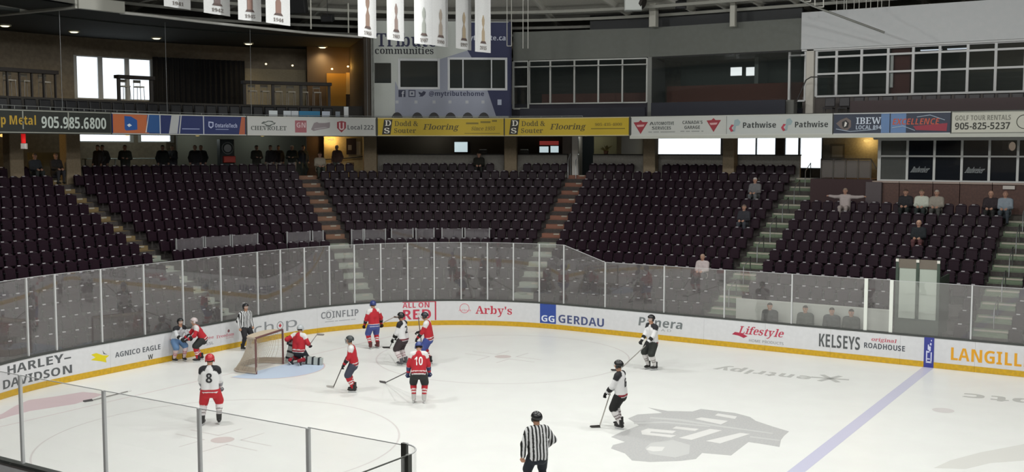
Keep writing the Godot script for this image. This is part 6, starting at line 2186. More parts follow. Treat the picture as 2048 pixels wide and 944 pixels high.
# a standing, skating or kneeling figure; forward is +z, its left is +x, the ice is y = 0
func figure(called: String, label: String, group: String, at: Vector3, turn: float, o: Dictionary) -> Node3D:
	var t := thing(called, label, "person", at, turn, group)
	var sc: float = o.get("size", 1.0)
	t.scale = Vector3(sc, sc, sc)
	var lean: float = o.get("lean", 0.08)
	var hip := Vector3(0, o.get("hip", 0.98), o.get("hip_z", -0.02))
	var side := Basis(Vector3.FORWARD, o.get("sway", 0.0))
	var tw := Basis(Vector3.UP, o.get("twist", 0.0)) * side * Basis(Vector3.RIGHT, lean)
	var up := func(x: float, y: float, z: float) -> Vector3: return hip + tw * Vector3(x, y, z)
	var jersey: Color = lin(o.get("jersey", "b0202c"))
	var yoke: Color = lin(o.get("yoke", "dddddd"))
	var trim: Color = lin(o.get("trim", "dddddd"))
	var trim2: Color = lin(o.get("trim2", "b0202c"))
	var pants: Color = lin(o.get("pants", "1d1f24"))
	var sock: Color = lin(o.get("sock", "b0202c"))
	var sock2: Color = lin(o.get("sock2", "dddddd"))
	var skin: Color = lin(o.get("skin", "b58a72"))
	var skates: bool = o.get("skates", true)
	var ank: float = 0.17 if skates else 0.09
	var bones := []
	var zebra: bool = o.get("zebra", false)
	var torso_c: Variant = func(p: Vector3) -> Color:
		var y := (tw.inverse() * (p - hip)).y
		if y < -0.125: return pants
		if y < -0.095: return trim
		if y < -0.035: return trim2
		if y < -0.01: return trim
		return jersey
	var flat_c: Variant = [[1.0, jersey]]
	var inv := tw.inverse()
	var stripe := func(p: Vector3) -> Color:
		var q := inv * (p - hip)
		return lin("17181a") if fposmod(q.x + 0.0225, 0.078) < 0.036 else lin("d5d6d8")
	if zebra:
		torso_c = stripe
		flat_c = stripe
	elif o.get("plain", false):
		torso_c = [[1.0, jersey]]
	# torso: two columns side by side, hem a little wider
	var wd: float = o.get("bulk", 0.9)
	for sx in [-1.0, 1.0]:
		bones.append([up.call(sx * 0.085 * wd, -0.045, -0.005), up.call(sx * 0.105 * wd, 0.36, 0.0), 0.162 * wd, 0.15 * wd, torso_c])
	bones.append([hip + Vector3(-0.07, -0.14, 0), hip + Vector3(0.07, -0.14, 0), 0.145 * wd, 0.145 * wd, [[1.0, pants]], -0.01])
	bones.append([up.call(-0.17 * wd, 0.49, -0.01), up.call(0.17 * wd, 0.49, -0.01), 0.105 * wd, 0.105 * wd, [[1.0, yoke]] if not zebra else stripe])
	bones.append([up.call(0, 0.28, -0.03), up.call(0, 0.46, -0.02), 0.15 * wd, 0.14 * wd, flat_c])
	# neck, head, nose
	var hp: float = o.get("nod", 0.0)
	var hy: float = o.get("look", 0.0)
	var neck: Vector3 = up.call(0, 0.53, 0.0)
	var hb := tw * Basis(Vector3.UP, hy) * Basis(Vector3.RIGHT, hp - lean * 0.8)
	var head := neck + hb * Vector3(0, 0.2, 0.025)
	var hair: Color = lin(o.get("hair", "2c221c"))
	var face := func(p: Vector3) -> Color:
		var q := hb.inverse() * (p - head)
		if q.y > 0.055 or (q.z < -0.01 and q.y > -0.06): return hair
		if q.z > 0.07 and absf(absf(q.x) - 0.034) < 0.014 and absf(q.y - 0.012) < 0.01: return lin("2a2422")
		if q.z > 0.07 and absf(q.x) < 0.03 and absf(q.y + 0.062) < 0.008: return lin("7a4540")
		return skin
	bones.append([neck - hb * Vector3(0, 0.05, 0), neck + hb * Vector3(0, 0.1, 0.01), 0.062, 0.058, [[1.0, skin]]])
	bones.append([head + hb * Vector3(0, 0.04, -0.012), head + hb * Vector3(0, -0.05, 0.012), 0.098, 0.078, face])
	bones.append([head + hb * Vector3(0, 0.012, 0.092), head + hb * Vector3(0, -0.025, 0.108), 0.012, 0.017, [[1.0, skin]]])
	for sx in [-1.0, 1.0]:
		bones.append([head + hb * Vector3(sx * 0.095, 0.01, -0.005), head + hb * Vector3(sx * 0.095, -0.03, 0.0), 0.018, 0.014, [[1.0, skin]]])
	# legs
	var feet: Array = o.get("feet", [Vector3(-0.15, 0, 0.0), Vector3(0.15, 0, 0.0)])
	var toes: Array = o.get("toes", [0.15, -0.15])
	var knees: Array = o.get("knees", [])
	var thin: float = o.get("legs", 1.0)
	for k in 2:
		var sx := -1.0 if k == 0 else 1.0
		var hj := hip + Vector3(sx * 0.105, -0.04, 0)
		var aj: Vector3 = feet[k] + Vector3(0, ank, 0)
		var kn: Vector3 = joint(hj, aj, 0.43, 0.43, Vector3(sx * 0.25, 0, 1))
		if not knees.is_empty(): kn = knees[k]
		var plain: bool = o.get("long_pants", false)
		bones.append([hj.lerp(kn, 0.24), hj.lerp(kn, 0.92), 0.14 * thin, 0.122 * thin, [[1.0, pants]], 0.006])
		bones.append([hj.lerp(kn, 0.8), kn, 0.095 * thin, 0.088 * thin, [[1.0, pants if plain else sock]]])
		bones.append([kn, kn.lerp(aj, 0.35), 0.092 * thin, 0.088 * thin, [[1.0, pants if plain else sock]]])
		bones.append([kn.lerp(aj, 0.3), aj, 0.085 * thin, 0.064 * thin, [[1.0, pants]] if plain else [[0.16, sock], [0.30, sock2], [0.42, sock], [0.56, sock2], [1.0, sock]]])
		if not skates:
			var fw := Basis(Vector3.UP, toes[k]) * Vector3(0, 0, 1)
			bones.append([feet[k] + Vector3(0, 0.045, 0) - fw * 0.05, feet[k] + Vector3(0, 0.04, 0) + fw * 0.15, 0.045, 0.04, [[1.0, lin("1c1a1a")]]])
	# arms
	var hands: Array = o.get("hands", [Vector3(-0.3, 0.95, 0.15), Vector3(0.3, 0.95, 0.15)])
	var poles: Array = o.get("poles", [Vector3(-0.6, -0.3, -0.8), Vector3(0.6, -0.3, -0.8)])
	var grips := []
	for k in 2:
		var sx := -1.0 if k == 0 else 1.0
		var sj: Vector3 = up.call(sx * 0.225 * wd, 0.47, -0.01)
		var hj: Vector3 = hands[k]
		if (hj - sj).length() > 0.56: hj = sj + (hj - sj).normalized() * 0.56
		var el := joint(sj, hj, 0.29, 0.28, poles[k])
		var sl: Array = [[0.35, yoke], [1.0, jersey]]
		var fl: Array = [[0.35, jersey], [0.5, trim], [0.62, trim2], [0.74, trim], [1.0, jersey]]
		if o.get("plain", false): fl = [[1.0, jersey]]
		bones.append([sj, el, 0.094 * wd, 0.078 * wd, stripe if zebra else sl])
		bones.append([el, el.lerp(hj, 0.86), 0.078 * wd, 0.062, stripe if zebra else fl])
		grips.append([el, hj])
		if not o.get("gloves", true): hand(bones, el, hj, skin, sx)
	var cell: float = o.get("cell", 0.02)
	var body := obj("body", blob(bones, cell, 0.035), cloth(), t)
	# gloves, each with palm, four fingers and thumb
	if o.get("gloves", true):
		for k in 2:
			var gb := []
			var gc: Color = lin(o.get("glove", "1a1a1c"))
			hand(gb, grips[k][0], grips[k][1], gc, -1.0 if k == 0 else 1.0, 1.45)
			var dirn: Vector3 = (grips[k][1] - grips[k][0]).normalized()
			gb.append([grips[k][1] - dirn * 0.16, grips[k][1] - dirn * 0.03, 0.075, 0.056, [[1.0, gc]]])
			obj("glove", blob(gb, 0.014, 0.012), cloth(), t)
	# helmet
	if o.has("helmet"):
		var hm := hexed(o.helmet, 0.3)
		var sh := Shape.new()
		dome(sh, head + hb * Vector3(0, 0.035, -0.012), Vector3(0.122, 0.125, 0.14), hb * Basis(Vector3.RIGHT, -0.22), 1.75)
		var he := obj("helmet", sh, hm, t)
		for sx in [-1.0, 1.0]:
			var eg := Shape.new()
			eg.ball(head + hb * Vector3(sx * 0.108, -0.02, 0.0), Vector3(0.02, 0.05, 0.045), 10, 6, hb)
			obj("ear_guard", eg, hm, he)
		var face_kind: String = o.get("mask", "visor")
		if face_kind == "visor":
			var vs := Shape.new()
			for k in 10:
				var a0 := -1.15 + 2.3 * k / 10.0
				var a1 := -1.15 + 2.3 * (k + 1) / 10.0
				var q := []
				for e in [[a0, 0.05], [a1, 0.05], [a1, -0.03], [a0, -0.03]]:
					q.append(head + hb * Vector3(sin(e[0]) * 0.125, e[1], cos(e[0]) * 0.15))
				var nn := hb * Vector3(sin((a0 + a1) * 0.5), 0, cos((a0 + a1) * 0.5))
				vs.quad(q[0], q[1], q[2], q[3], nn)
			obj("visor", vs, pane_of(Color(0.8, 0.85, 0.88), 0.2), he)
		elif face_kind == "cage":
			var cg := Shape.new()
			for j in 6:
				var path := []
				for k in 9:
					var a := -1.2 + 2.4 * k / 8.0
					path.append(head + hb * Vector3(sin(a) * 0.115, 0.05 - j * 0.028, 0.02 + cos(a) * (0.13 - 0.004 * j)))
				cg.tube(path, 0.004, 4)
			for k in 7:
				var a := -1.1 + 2.2 * k / 6.0
				cg.tube([head + hb * Vector3(sin(a) * 0.115, 0.05, 0.02 + cos(a) * 0.13), head + hb * Vector3(sin(a) * 0.105, -0.09, 0.02 + cos(a) * 0.112)], 0.004, 4)
			obj("face_cage", cg, hexed(o.get("cage", "c9ccd0"), 0.4, 0.4), he)
	# skates
	if skates:
		for k in 2:
			var fb := Basis(Vector3.UP, toes[k])
			if o.has("foot_tilt"): fb = fb * Basis(Vector3.RIGHT, o.foot_tilt[k])
			var p: Vector3 = feet[k]
			var bt := Shape.new()
			bt.ball(p + fb * Vector3(0, 0.1, 0.05), Vector3(0.05, 0.05, 0.15), 12, 8, fb)
			bt.tube([p + fb * Vector3(0, 0.1, -0.03), p + fb * Vector3(0, 0.17, -0.02), p + fb * Vector3(0, 0.27, -0.015)], 0.062, 10, 0.074)
			bt.ball(p + fb * Vector3(0, 0.1, -0.05), Vector3(0.048, 0.055, 0.06), 10, 6, fb)
			var sk := obj("skate", bt, hexed(o.get("boot", "1a1a1b"), 0.4), t)
			var hl := Shape.new()
			hl.slab(p + fb * Vector3(0, 0.042, 0.03), Vector3(0.26, 0.03, 0.03), fb * Basis(Vector3.UP, PI / 2), 0.006)
			obj("blade_holder", hl, hexed("d9dadb", 0.4), sk)
			var bl := Shape.new()
			bl.box(p + fb * Vector3(0, 0.014, 0.03), Vector3(0.005, 0.028, 0.28), fb)
			obj("blade", bl, hexed("b9bcc0", 0.25, 0.9), sk)
	# number and name on the back, draped over the jersey
	if o.has("number"):
		var drape := func(q: Vector3) -> Vector3:
			var p: Vector3 = up.call(-q.x, 0.27 + q.y, -0.34)
			var step: Vector3 = tw * Vector3(0, 0, 1)
			for k in 40:
				var f := field_at(bones, p, 0.035)
				if f < 0.006: break
				p += step * maxf(f * 0.8, 0.002)
			return p - step * (0.004 + q.z)
		var nc: String = o.get("ink", "f0f0f0")
		var nw: float = o.get("num_w", 0.17)
		obj("jersey_number", letters(o.number, nw, 0.25, drape, "Droid Sans", true, 0.0, 0.003), hexed(nc, 0.8), t)
	return t

func hand(bones: Array, el: Vector3, w: Vector3, c: Color, sx: float, fat := 1.0) -> void:    # a half closed hand beyond the wrist
	var u := (w - el).normalized()
	var n := u.cross(Vector3.UP)
	if n.length() < 0.2: n = u.cross(Vector3(0, 0, 1))
	n = n.normalized()
	var d := n.cross(u).normalized()
	if d.y > 0.0: d = -d
	var r := 0.009 * fat
	var m := [[1.0, c]]
	bones.append([w - u * 0.03, w + u * 0.05 * fat, 0.03 * fat, 0.03 * fat, m])
	for k in 4:
		var off := n * (k - 1.5) * 0.02 * fat
		var len: float = [0.036, 0.042, 0.04, 0.032][k] * fat
		var kn := w + u * 0.075 * fat + off
		var mid := kn + u * len * 0.6 + d * len * 0.5
		bones.append([kn, mid, r * 1.05, r, m])
		bones.append([mid, mid + d * len * 0.7 - u * len * 0.4, r, r * 0.9, m])
	var th := w + u * 0.02 * fat + n * sx * -0.035 * fat
	var tm := th + u * 0.035 * fat + n * sx * -0.02 * fat + d * 0.012
	bones.append([th, tm, r * 1.3, r * 1.15, m])
	bones.append([tm, tm + u * 0.025 * fat + n * sx * 0.012 * fat + d * 0.015 * fat, r * 1.15, r, m])

func dome(sh: Shape, at: Vector3, r: Vector3, b: Basis, down: float) -> void:
	var rows := 9
	var sides := 16
	for k in rows:
		for m in sides:
			var q := []
			for e in [[k, m], [k, m + 1], [k + 1, m + 1], [k + 1, m]]:
				var lo: float = TAU * e[1] / sides
				# deeper at the back than over the brow
				var reach := down - 0.32 * maxf(sin(lo), 0.0)
				var la: float = reach * e[0] / rows
				var u := Vector3(sin(la) * cos(lo), cos(la), sin(la) * sin(lo))
				q.append([at + b * (u * r), (b * (u / r)).normalized()])
			sh.quad4(q[0][0], q[1][0], q[2][0], q[3][0], q[0][1], q[1][1], q[2][1], q[3][1])

# a hockey stick from the butt end to the heel of its blade on the ice; toe points along fwd
func stick(label: String, butt: Vector3, heel: Vector3, fwd: Vector3, shaft: String, blade: String) -> Node3D:
	var t := thing("hockey_stick", label, "hockey stick", heel)
	var sh := Shape.new()
	sh.tube([Vector3(0, 0.03, 0), butt - heel], 0.0165, 6)
	obj("shaft", sh, hexed(shaft, 0.5), t)
	var bl := Shape.new()
	var f := fwd.normalized()
	var bs := Basis(f, Vector3.UP, f.cross(Vector3.UP))
	bl.plate([Vector2(-0.03, 0.0), Vector2(0.22, 0.0), Vector2(0.27, 0.025), Vector2(0.26, 0.06), Vector2(0.0, 0.07)], 0.016, Transform3D(bs, Vector3(0, 0.004, 0)))
	obj("blade", bl, hexed(blade, 0.6), t)
	var tp := Shape.new()
	var d := (butt - heel).normalized()
	tp.tube([butt - heel - d * 0.14, butt - heel + d * 0.005], 0.02, 6)
	obj("grip_tape", tp, hexed("d8d8d6", 0.8), t)
	return t
func in_hands(t: Node3D, p: Vector3) -> Vector3: return t.transform * p

const TURN := 0.566          # the turn of a figure that faces the camera
func skaters() -> void:
	var g := "skaters on the ice"
	# referee near the camera, seen from behind, one hand on the hip
	figure("person", "official in a black and white striped shirt and black trousers, one elbow out", g, on_y(1075, 992, 0), TURN + PI + 0.35, {"zebra": true, "yoke": "d5d6d8", "pants": "1b1f27", "long_pants": true, "helmet": "1d1e20", "mask": "visor", "gloves": false, "cell": 0.0125, "lean": 0.12, "size": 1.0, "legs": 0.9, "bulk": 0.93, "look": 0.3,
		"hands": [Vector3(-0.22, 1.02, 0.14), Vector3(0.33, 0.9, 0.02)], "poles": [Vector3(-1, 0.1, -0.5), Vector3(1, -0.2, -0.4)], "feet": [Vector3(-0.16, 0, 0.02), Vector3(0.16, 0, -0.02)]})
	# number 6 in white
	var white := {"jersey": "d9d9da", "yoke": "26262a", "trim": "d9d9da", "trim2": "8e2434", "pants": "1a191b", "sock": "d6d3d3", "sock2": "77696b", "helmet": "1d1e20", "glove": "1b1a1c", "ink": "2a2a2e"}
	var p6 := white.duplicate()
	p6.merge({"number": "6", "size": 1.0, "lean": 0.1, "mask": "visor", "hands": [Vector3(-0.16, 0.98, 0.32), Vector3(0.2, 0.9, 0.36)], "feet": [Vector3(-0.14, 0, 0.05), Vector3(0.13, 0, -0.06)], "num_w": 0.13}, true)
	var a := figure("person", "skater in white with black shoulders and number 6, holding a stick beside the grey crest", g, on_y(1240, 856, 0), TURN - 2.05, p6)
	stick("pale stick held by the skater with number 6", in_hands(a, Vector3(-0.2, 1.12, 0.3)), on_y(1199, 855, 0), Vector3(-0.6, 0, 0.5), "a8a49e", "3a3836")
	# white skater in front of the far boards
	var w3 := white.duplicate()
	w3.merge({"size": 1.02, "lean": 0.06, "pants": "2b2f2d", "sock": "d2cfce", "sock2": "8a8683", "hands": [Vector3(-0.12, 1.0, 0.33), Vector3(0.18, 0.96, 0.33)], "feet": [Vector3(-0.13, 0, 0.04), Vector3(0.13, 0, -0.04)], "boot": "232322"}, true)
	a = figure("person", "skater in white with dark shorts standing alone before the far boards", g, on_y(1303, 739, 0), TURN - 1.0, w3)
	stick("thin stick held level by the skater before the far boards", in_hands(a, Vector3(0.2, 0.97, 0.3)), in_hands(a, Vector3(-0.25, 0.03, 1.2)), Vector3(-1, 0, 0.3), "8f8b86", "2c2b2a")
	# number 10 in red, from behind, head bowed
	var red := {"jersey": "b3232f", "yoke": "d9d7d7", "trim": "dedcdc", "trim2": "8f1c28", "pants": "2a2b2e", "sock": "b3232f", "sock2": "dedcdc", "helmet": "26282c", "glove": "2a2022", "ink": "eeeeee"}
	var r10 := red.duplicate()
	r10.merge({"number": "10", "num_w": 0.24, "size": 1.0, "lean": 0.3, "nod": 0.5, "helmet": "3b4a86", "hands": [Vector3(-0.3, 0.88, 0.2), Vector3(0.33, 0.82, 0.16)], "feet": [Vector3(-0.15, 0, 0.0), Vector3(0.15, 0, 0.05)], "boot": "bdbcba", "glove": "3a4468"}, true)
	a = figure("person", "skater in red with number 10 seen from behind, head bowed", g, on_y(838, 806, 0), TURN + PI + 0.05, r10)
	stick("dark stick reaching out from the skater with number 10", in_hands(a, Vector3(0.27, 0.95, 0.1)), on_y(771, 767, 0), Vector3(-0.9, 0, -0.1), "4a4648", "5a5658")
	# red skater beyond number 10 holding a stick upright
	var r5 := red.duplicate()
	r5.merge({"pants": "3c4a8c", "size": 1.0, "lean": 0.15, "helmet": "2b2c33", "hands": [Vector3(-0.1, 1.12, 0.36), Vector3(0.2, 0.95, 0.34)], "nod": 0.2}, true)
	a = figure("person", "skater in red with blue shorts holding a stick upright behind number 10", g, on_y(857, 729, 0), TURN - 1.75, r5)
	stick("stick held upright by the red skater with blue shorts", on_depth(836, 628, 37.2), on_y(846, 716, 0.05), Vector3(0.3, 0, 0.5), "6a5c5e", "5a5658")
	# white skater with number 2
	var w2 := white.duplicate()
	w2.merge({"number": "2", "num_w": 0.15, "trim2": "6e2434", "pants": "3a2f33", "sock": "d8cfd0", "sock2": "a88c90", "size": 1.0, "lean": 0.12, "hands": [Vector3(-0.14, 0.9, 0.36), Vector3(0.2, 0.86, 0.3)], "boot": "55565a"}, true)
	a = figure("person", "skater in white with number 2 holding a dark stick between two red skaters", g, on_y(806, 730, 0), TURN - 2.0, w2)
	stick("short dark stick held low by the skater with number 2", in_hands(a, Vector3(0.0, 1.0, 0.3)), on_y(779, 697, 0.25), Vector3(-0.7, 0, 0.3), "2c2a2a", "2c2a2a")
	# red skater with a blue helmet in front of the corner boards
	var r7 := red.duplicate()
	r7.merge({"pants": "4a5694", "helmet": "37417a", "size": 0.98, "lean": 0.1, "trim2": "3c4a8c", "hands": [Vector3(-0.36, 0.92, 0.1), Vector3(0.3, 0.9, 0.2)], "boot": "5a2a2c"}, true)
	a = figure("person", "skater in red with blue helmet and blue shorts by the corner boards", g, on_y(748, 697, 0), TURN - 2.6, r7)
	stick("stick lying across behind the skater with the blue helmet", in_hands(a, Vector3(-0.36, 0.92, 0.12)), on_depth(788, 636, 41.0), Vector3(1, 0, -0.2), "b0a49a", "6a5c55")
	# red skater looking left with stick on the ice
	var r8 := red.duplicate()
	r8.merge({"pants": "3f4250", "helmet": "3a3f40", "mask": "cage", "cage": "8a8d90", "size": 0.95, "lean": 0.18, "hands": [Vector3(-0.18, 0.9, 0.3), Vector3(0.2, 0.8, 0.34)], "number": "4", "num_w": 0.12}, true)
	a = figure("person", "skater in red with grey shorts and face cage, stick blade resting on the ice", g, on_y(707, 783, 0), TURN - 1.5, r8)
	stick("stick with pale blade in front of the red skater with grey shorts", in_hands(a, Vector3(-0.1, 1.0, 0.28)), on_y(667, 776, 0), Vector3(-1, 0, 0.1), "54504f", "b9b5b2")
	# number 8 with a red helmet
	var w8 := white.duplicate()
	w8.merge({"number": "8", "num_w": 0.16, "helmet": "b02a33", "pants": "b4232e", "trim2": "b0232f", "sock": "dcdadb", "sock2": "97908f", "size": 1.05, "lean": 0.08, "hands": [Vector3(-0.22, 0.92, 0.26), Vector3(0.24, 0.92, 0.26)], "glove": "8a8c92", "feet": [Vector3(-0.2, 0, 0.06), Vector3(0.2, 0, -0.08)]}, true)
	figure("person", "skater in white with red helmet, red shorts and number 8 seen from behind", g, on_y(422, 849, 0), TURN + PI + 0.1, w8)
	# linesman behind the goal
	figure("person", "official in a striped shirt standing behind the goal", g, on_y(492, 700, 0), TURN + 0.9, {"zebra": true, "yoke": "d5d6d8", "pants": "24262a", "long_pants": true, "helmet": "232427", "mask": "visor", "gloves": false, "cell": 0.0145, "lean": 0.05, "size": 0.95, "legs": 0.9, "bulk": 0.95, "hands": [Vector3(-0.3, 0.92, 0.05), Vector3(0.3, 0.92, 0.05)]})
	# two skaters bent against the end boards
	var wb := white.duplicate()
	wb.merge({"size": 0.92, "lean": 0.55, "nod": -0.1, "hip": 0.9, "hip_z": -0.15, "jersey": "c9cbd0", "pants": "5a7aa0", "sock": "c9b4b4", "sock2": "b06a70", "hands": [Vector3(-0.2, 0.95, 0.5), Vector3(0.2, 0.95, 0.45)], "feet": [Vector3(-0.17, 0, -0.05), Vector3(0.17, 0, 0.1)]}, true)
	figure("person", "skater in white bent forward against the end boards beside a red opponent", g, on_y(358, 723, 0), TURN + 0.9, wb)
	var rbn := red.duplicate()
	rbn.merge({"size": 0.93, "lean": 0.6, "nod": -0.1, "hip": 0.9, "hip_z": -0.15, "helmet": "c6b9ba", "hands": [Vector3(-0.2, 0.9, 0.5), Vector3(0.2, 0.9, 0.45)], "feet": [Vector3(-0.2, 0, -0.1), Vector3(0.18, 0, 0.1)]}, true)
	figure("person", "skater in red bent forward against the end boards beside a white opponent", g, on_y(399, 722, 0), TURN - 1.1, rbn)
	goalie()
	# dropped stick in the corner
	var s0 := on_y(262, 781, 0.02)
	var s1 := on_y(184, 801, 0.02)
	stick("stick lying flat on the ice in the near corner", s0, Vector3(s1.x, 0.0, s1.z), Vector3(-0.3, 0, 0.9), "8a8886", "4a4848")

func goalie() -> void:
	var at := on_y(598, 728, 0)
	var t := figure("person", "goalkeeper in red kneeling on the ice beside the goal post", "skaters on the ice", at, TURN + PI - 0.35, {"jersey": "b3232f", "yoke": "dcdada", "trim": "dedcdc", "trim2": "8f1c28", "pants": "25282f", "sock": "8f1c28", "sock2": "8f1c28", "helmet": "b5babd", "mask": "cage", "gloves": true, "glove": "2a2f3a", "size": 0.96, "bulk": 1.0, "lean": 0.12, "hip": 0.56, "hip_z": 0.0, "nod": 0.2,
		"feet": [Vector3(-0.2, 0.02, -0.34), Vector3(0.2, 0.02, -0.3)], "knees": [Vector3(-0.2, 0.16, 0.24), Vector3(0.2, 0.2, 0.28)], "foot_tilt": [0.9, 0.7], "hands": [Vector3(-0.26, 0.66, 0.32), Vector3(0.42, 0.8, 0.12)], "boot": "2a2a2c"})
	# leg pads: one upright at the post side, one flat on the ice
	var white := hexed("b4bab6", 0.6)
	var dark := hexed("24292c", 0.6)
	for q in [[Vector3(0.44, 0.4, 0.2), Basis(Vector3.UP, 0.3) * Basis(Vector3.FORWARD, -0.25), Vector3(0.28, 0.8, 0.16)], [Vector3(-0.55, 0.15, 0.1), Basis(Vector3.UP, 0.1) * Basis(Vector3.FORWARD, 1.5), Vector3(0.27, 0.72, 0.16)]]:
		var pd := Shape.new()
		pd.slab(q[0], q[2], q[1], 0.04)
		var o := obj("leg_pad", pd, white, t)
		for k in 3:
			var st := Shape.new()
			st.slab(q[0] + q[1] * Vector3(0, -0.24 + k * 0.24, 0.0), Vector3(q[2].x * 1.02, 0.07, 0.19), q[1], 0.01)
			obj("pad_band", st, dark, o)
	# catching glove and blocker
	var cb := Shape.new()
	cb.slab(Vector3(0.46, 0.82, 0.18), Vector3(0.26, 0.32, 0.08), Basis(Vector3.UP, 0.4), 0.03)
	obj("blocker", cb, hexed("3a3f48", 0.6), t)
	stick("goalkeeper's stick pointing up from the kneeling goalkeeper", in_hands(t, Vector3(-0.26, 0.68, 0.34)), on_depth(634, 671, 37.3), Vector3(1, 0, -0.3), "b7b0aa", "8a8480")

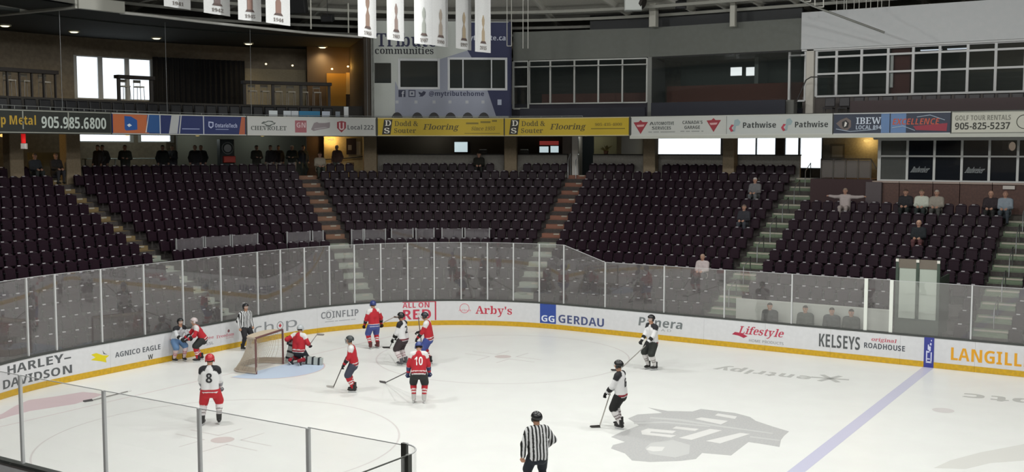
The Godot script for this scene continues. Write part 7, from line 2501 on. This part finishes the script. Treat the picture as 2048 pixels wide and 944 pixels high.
# ------------------------------------------------------------------ spectators
func crowd() -> void:
	var g := "spectators around the stands"
	# seated ones: [pixel of the hips on the seat row, row, jacket, trousers, hair, label]
	var sit := [[1510, 5.0, 11, "6a6a6c", "5a5c60", "b9b4b0", "seated spectator in a grey jacket near the green aisle steps"], [1405, 0, 3, "b9aeae", "38353a", "a08878", "seated spectator with a pale face low in the stand behind the glass"],
		[1690, 0, 10, "a79d9c", "9a908e", "8a7a6c", "seated spectator in a pale jacket with arms spread along the seat backs"], [1811, 0, 10, "23262a", "202226", "4a3a30", "seated spectator in a dark jacket beside one in a pale jacket"], [1843, 0, 10, "b8bdb2", "2a3030", "6a5a4c", "seated spectator in a pale jacket between two others"], [1873, 0, 10, "8f8a80", "4a4a48", "9a9088", "seated spectator in a beige jacket at the end of the group of three"],
		[1981, 0, 10, "2b2428", "222226", "b08a78", "seated spectator in a dark jacket under the small pale sign"], [2010, 0, 10, "7f8a94", "3a4048", "8a6a5c", "seated spectator in a blue-grey jacket under the small pale sign"], [1837, 0, 7, "1e2429", "5a3a3c", "c2a08c", "seated spectator in black in the middle of the right stand"],
		[1488, 0, 8, "2c2c34", "3a3c44", "6a5c54", "seated spectator in a dark coat beside the green aisle steps"], [958, 0, 14, "1e2119", "202020", "2a2420", "seated spectator in black in the top row under the lit menu screen"], [112, 0, 14, "2a2426", "24242a", "6b5648", "seated spectator in a dark coat beside the tan pillar"], [70, 0, 14, "2f333a", "202226", "3c3430", "seated spectator in grey in the top row beside the red lamp"], [640, 0, 14, "9d9486", "3a3f36", "4a3626", "seated spectator in a beige top at the head of the second aisle"]]
	for q in sit:
		var i: int = q[2]
		# the place along the row under that pixel
		var d := row_d(i)
		var y0: float = 472.0
		var py := 296.0 + (EYE.y - row_h(i) - 0.5) * F / 47.0
		for k in 4:
			var at := on_d(q[0], py, d - 0.3)
			py = 472.0 - F * _screen_y(Vector3(at.x, row_h(i) + 0.5, at.z))
		var s := s_at(q[0], py, d - 0.3)
		var spread: bool = "arms spread" in q[6]
		var w := way(s)
		var turn := atan2(-w[1].x, -w[1].z)
		figure("person", q[6], g, bp(s, d - 0.02, row_h(i) + 0.05), turn, {"jersey": q[3], "yoke": q[3], "plain": true, "pants": q[4], "long_pants": true, "skates": false, "gloves": false, "hair": q[5], "skin": "a98472", "lean": 0.02, "hip": 0.5, "hip_z": 0.27, "legs": 0.78, "bulk": 0.95, "cell": 0.026,
			"knees": [Vector3(-0.14, 0.52, 0.66), Vector3(0.14, 0.52, 0.66)], "feet": [Vector3(-0.14, 0.0, 0.62), Vector3(0.14, 0.0, 0.62)], "hands": [Vector3(-0.85, 1.0, 0.1), Vector3(0.85, 1.0, 0.1)] if spread else [Vector3(-0.1, 0.66, 0.6), Vector3(0.1, 0.66, 0.6)]})
	# standing ones on the concourse: [pixel x, distance outside the rink, jacket, trousers, hair, label]
	var stand := [[196, 13.6, "1d1d22", "1f1f25", "2a2420", "standing spectator in black left of the pale high tables"], [250, 13.5, "20241f", "1f2224", "3c3430", "standing spectator in a dark green coat with folded arms"], [205, 14.4, "25222a", "2a2a30", "2a2420", "standing spectator in dark clothes behind the one in black"], [325, 14.0, "1c1f1e", "2c2c30", "2a2420", "standing spectator in dark green right of the wide pale table"], [345, 14.6, "22242c", "30303a", "332b25", "standing spectator in navy behind the one in dark green"],
		[390, 13.9, "17191d", "34343a", "6b5a4c", "standing spectator in black left of the kiosk, nearest the stripe flag"], [402, 14.6, "1b1e1d", "2a2a2f", "5a4a3e", "standing spectator in black behind another left of the kiosk"], [513, 13.6, "22251f", "30342c", "2a2420", "standing spectator in olive right of the white crutches"], [541, 14.0, "241f26", "8a857f", "2a2420", "standing spectator in a dark top and pale trousers"], [556, 14.6, "2a2429", "8d8a86", "2a2420", "standing spectator in plum with pale trousers beside the dark wall"], [584, 13.5, "1b1f1c", "7c7878", "c2b0a4", "standing spectator in a black coat with pale face at the second aisle"], [606, 13.9, "20222e", "2b3330", "2a2420", "standing spectator in navy beside the brown wall"], [674, 13.3, "4a3630", "4f5650", "c9c2ba", "standing spectator with a white cap leaning by the cream wall"]]
	for q in stand:
		var at := on_d(q[0], 300, q[1])
		at.y = 6.0
		figure("person", q[5], g, at, TURN + [-0.4, 0.3, 0.0, 0.6][stand.find(q) % 4], {"jersey": q[2], "yoke": q[2], "plain": true, "pants": q[3], "long_pants": true, "skates": false, "gloves": false, "hair": q[4], "skin": "8f7364", "hip": 0.9, "size": 0.97, "legs": 0.75, "bulk": 0.95, "cell": 0.028, "lean": 0.04, "feet": [Vector3(-0.12, 0, 0), Vector3(0.12, 0, 0.03)],
			"hands": [Vector3(-0.12, 1.12, 0.26), Vector3(0.12, 1.1, 0.27)] if stand.find(q) % 3 == 1 else [Vector3(-0.26, 0.85, 0.08), Vector3(0.26, 0.85, 0.08)]})
	# off-ice officials sitting on the bench behind the right glass
	var k2 := 0
	for px in [1541, 1612, 1665, 1704]:
		var s := s_at(px, 610, 0.7)
		var w := way(s)
		var coat: String = ["2a2d2c", "3a403a", "33383a", "3c423c"][k2]
		figure("person", ["official in a black coat on the bench behind the glass, farthest from the white posts", "official in a dark green coat on the bench, between black and grey coats", "official in a dark grey coat on the bench, between the green and olive coats", "official in an olive coat on the bench beside the thick white post"][k2], g, bp(s, 0.95, 0.32), atan2(-w[1].x, -w[1].z), {"jersey": coat, "yoke": coat, "plain": true, "pants": "26272a", "long_pants": true, "skates": false, "gloves": false, "lean": 0.05, "hip": 0.55, "hip_z": 0.27, "legs": 0.75, "bulk": 1.0, "cell": 0.028,
			"knees": [Vector3(-0.14, 0.52, 0.62), Vector3(0.14, 0.52, 0.62)], "feet": [Vector3(-0.14, 0.0, 0.58), Vector3(0.14, 0.0, 0.58)], "hands": [Vector3(-0.1, 0.7, 0.55), Vector3(0.1, 0.7, 0.55)]})
		k2 += 1
func _screen_y(p: Vector3) -> float:
	var q := eye_basis.inverse() * (p - EYE)
	return q.y / -q.z
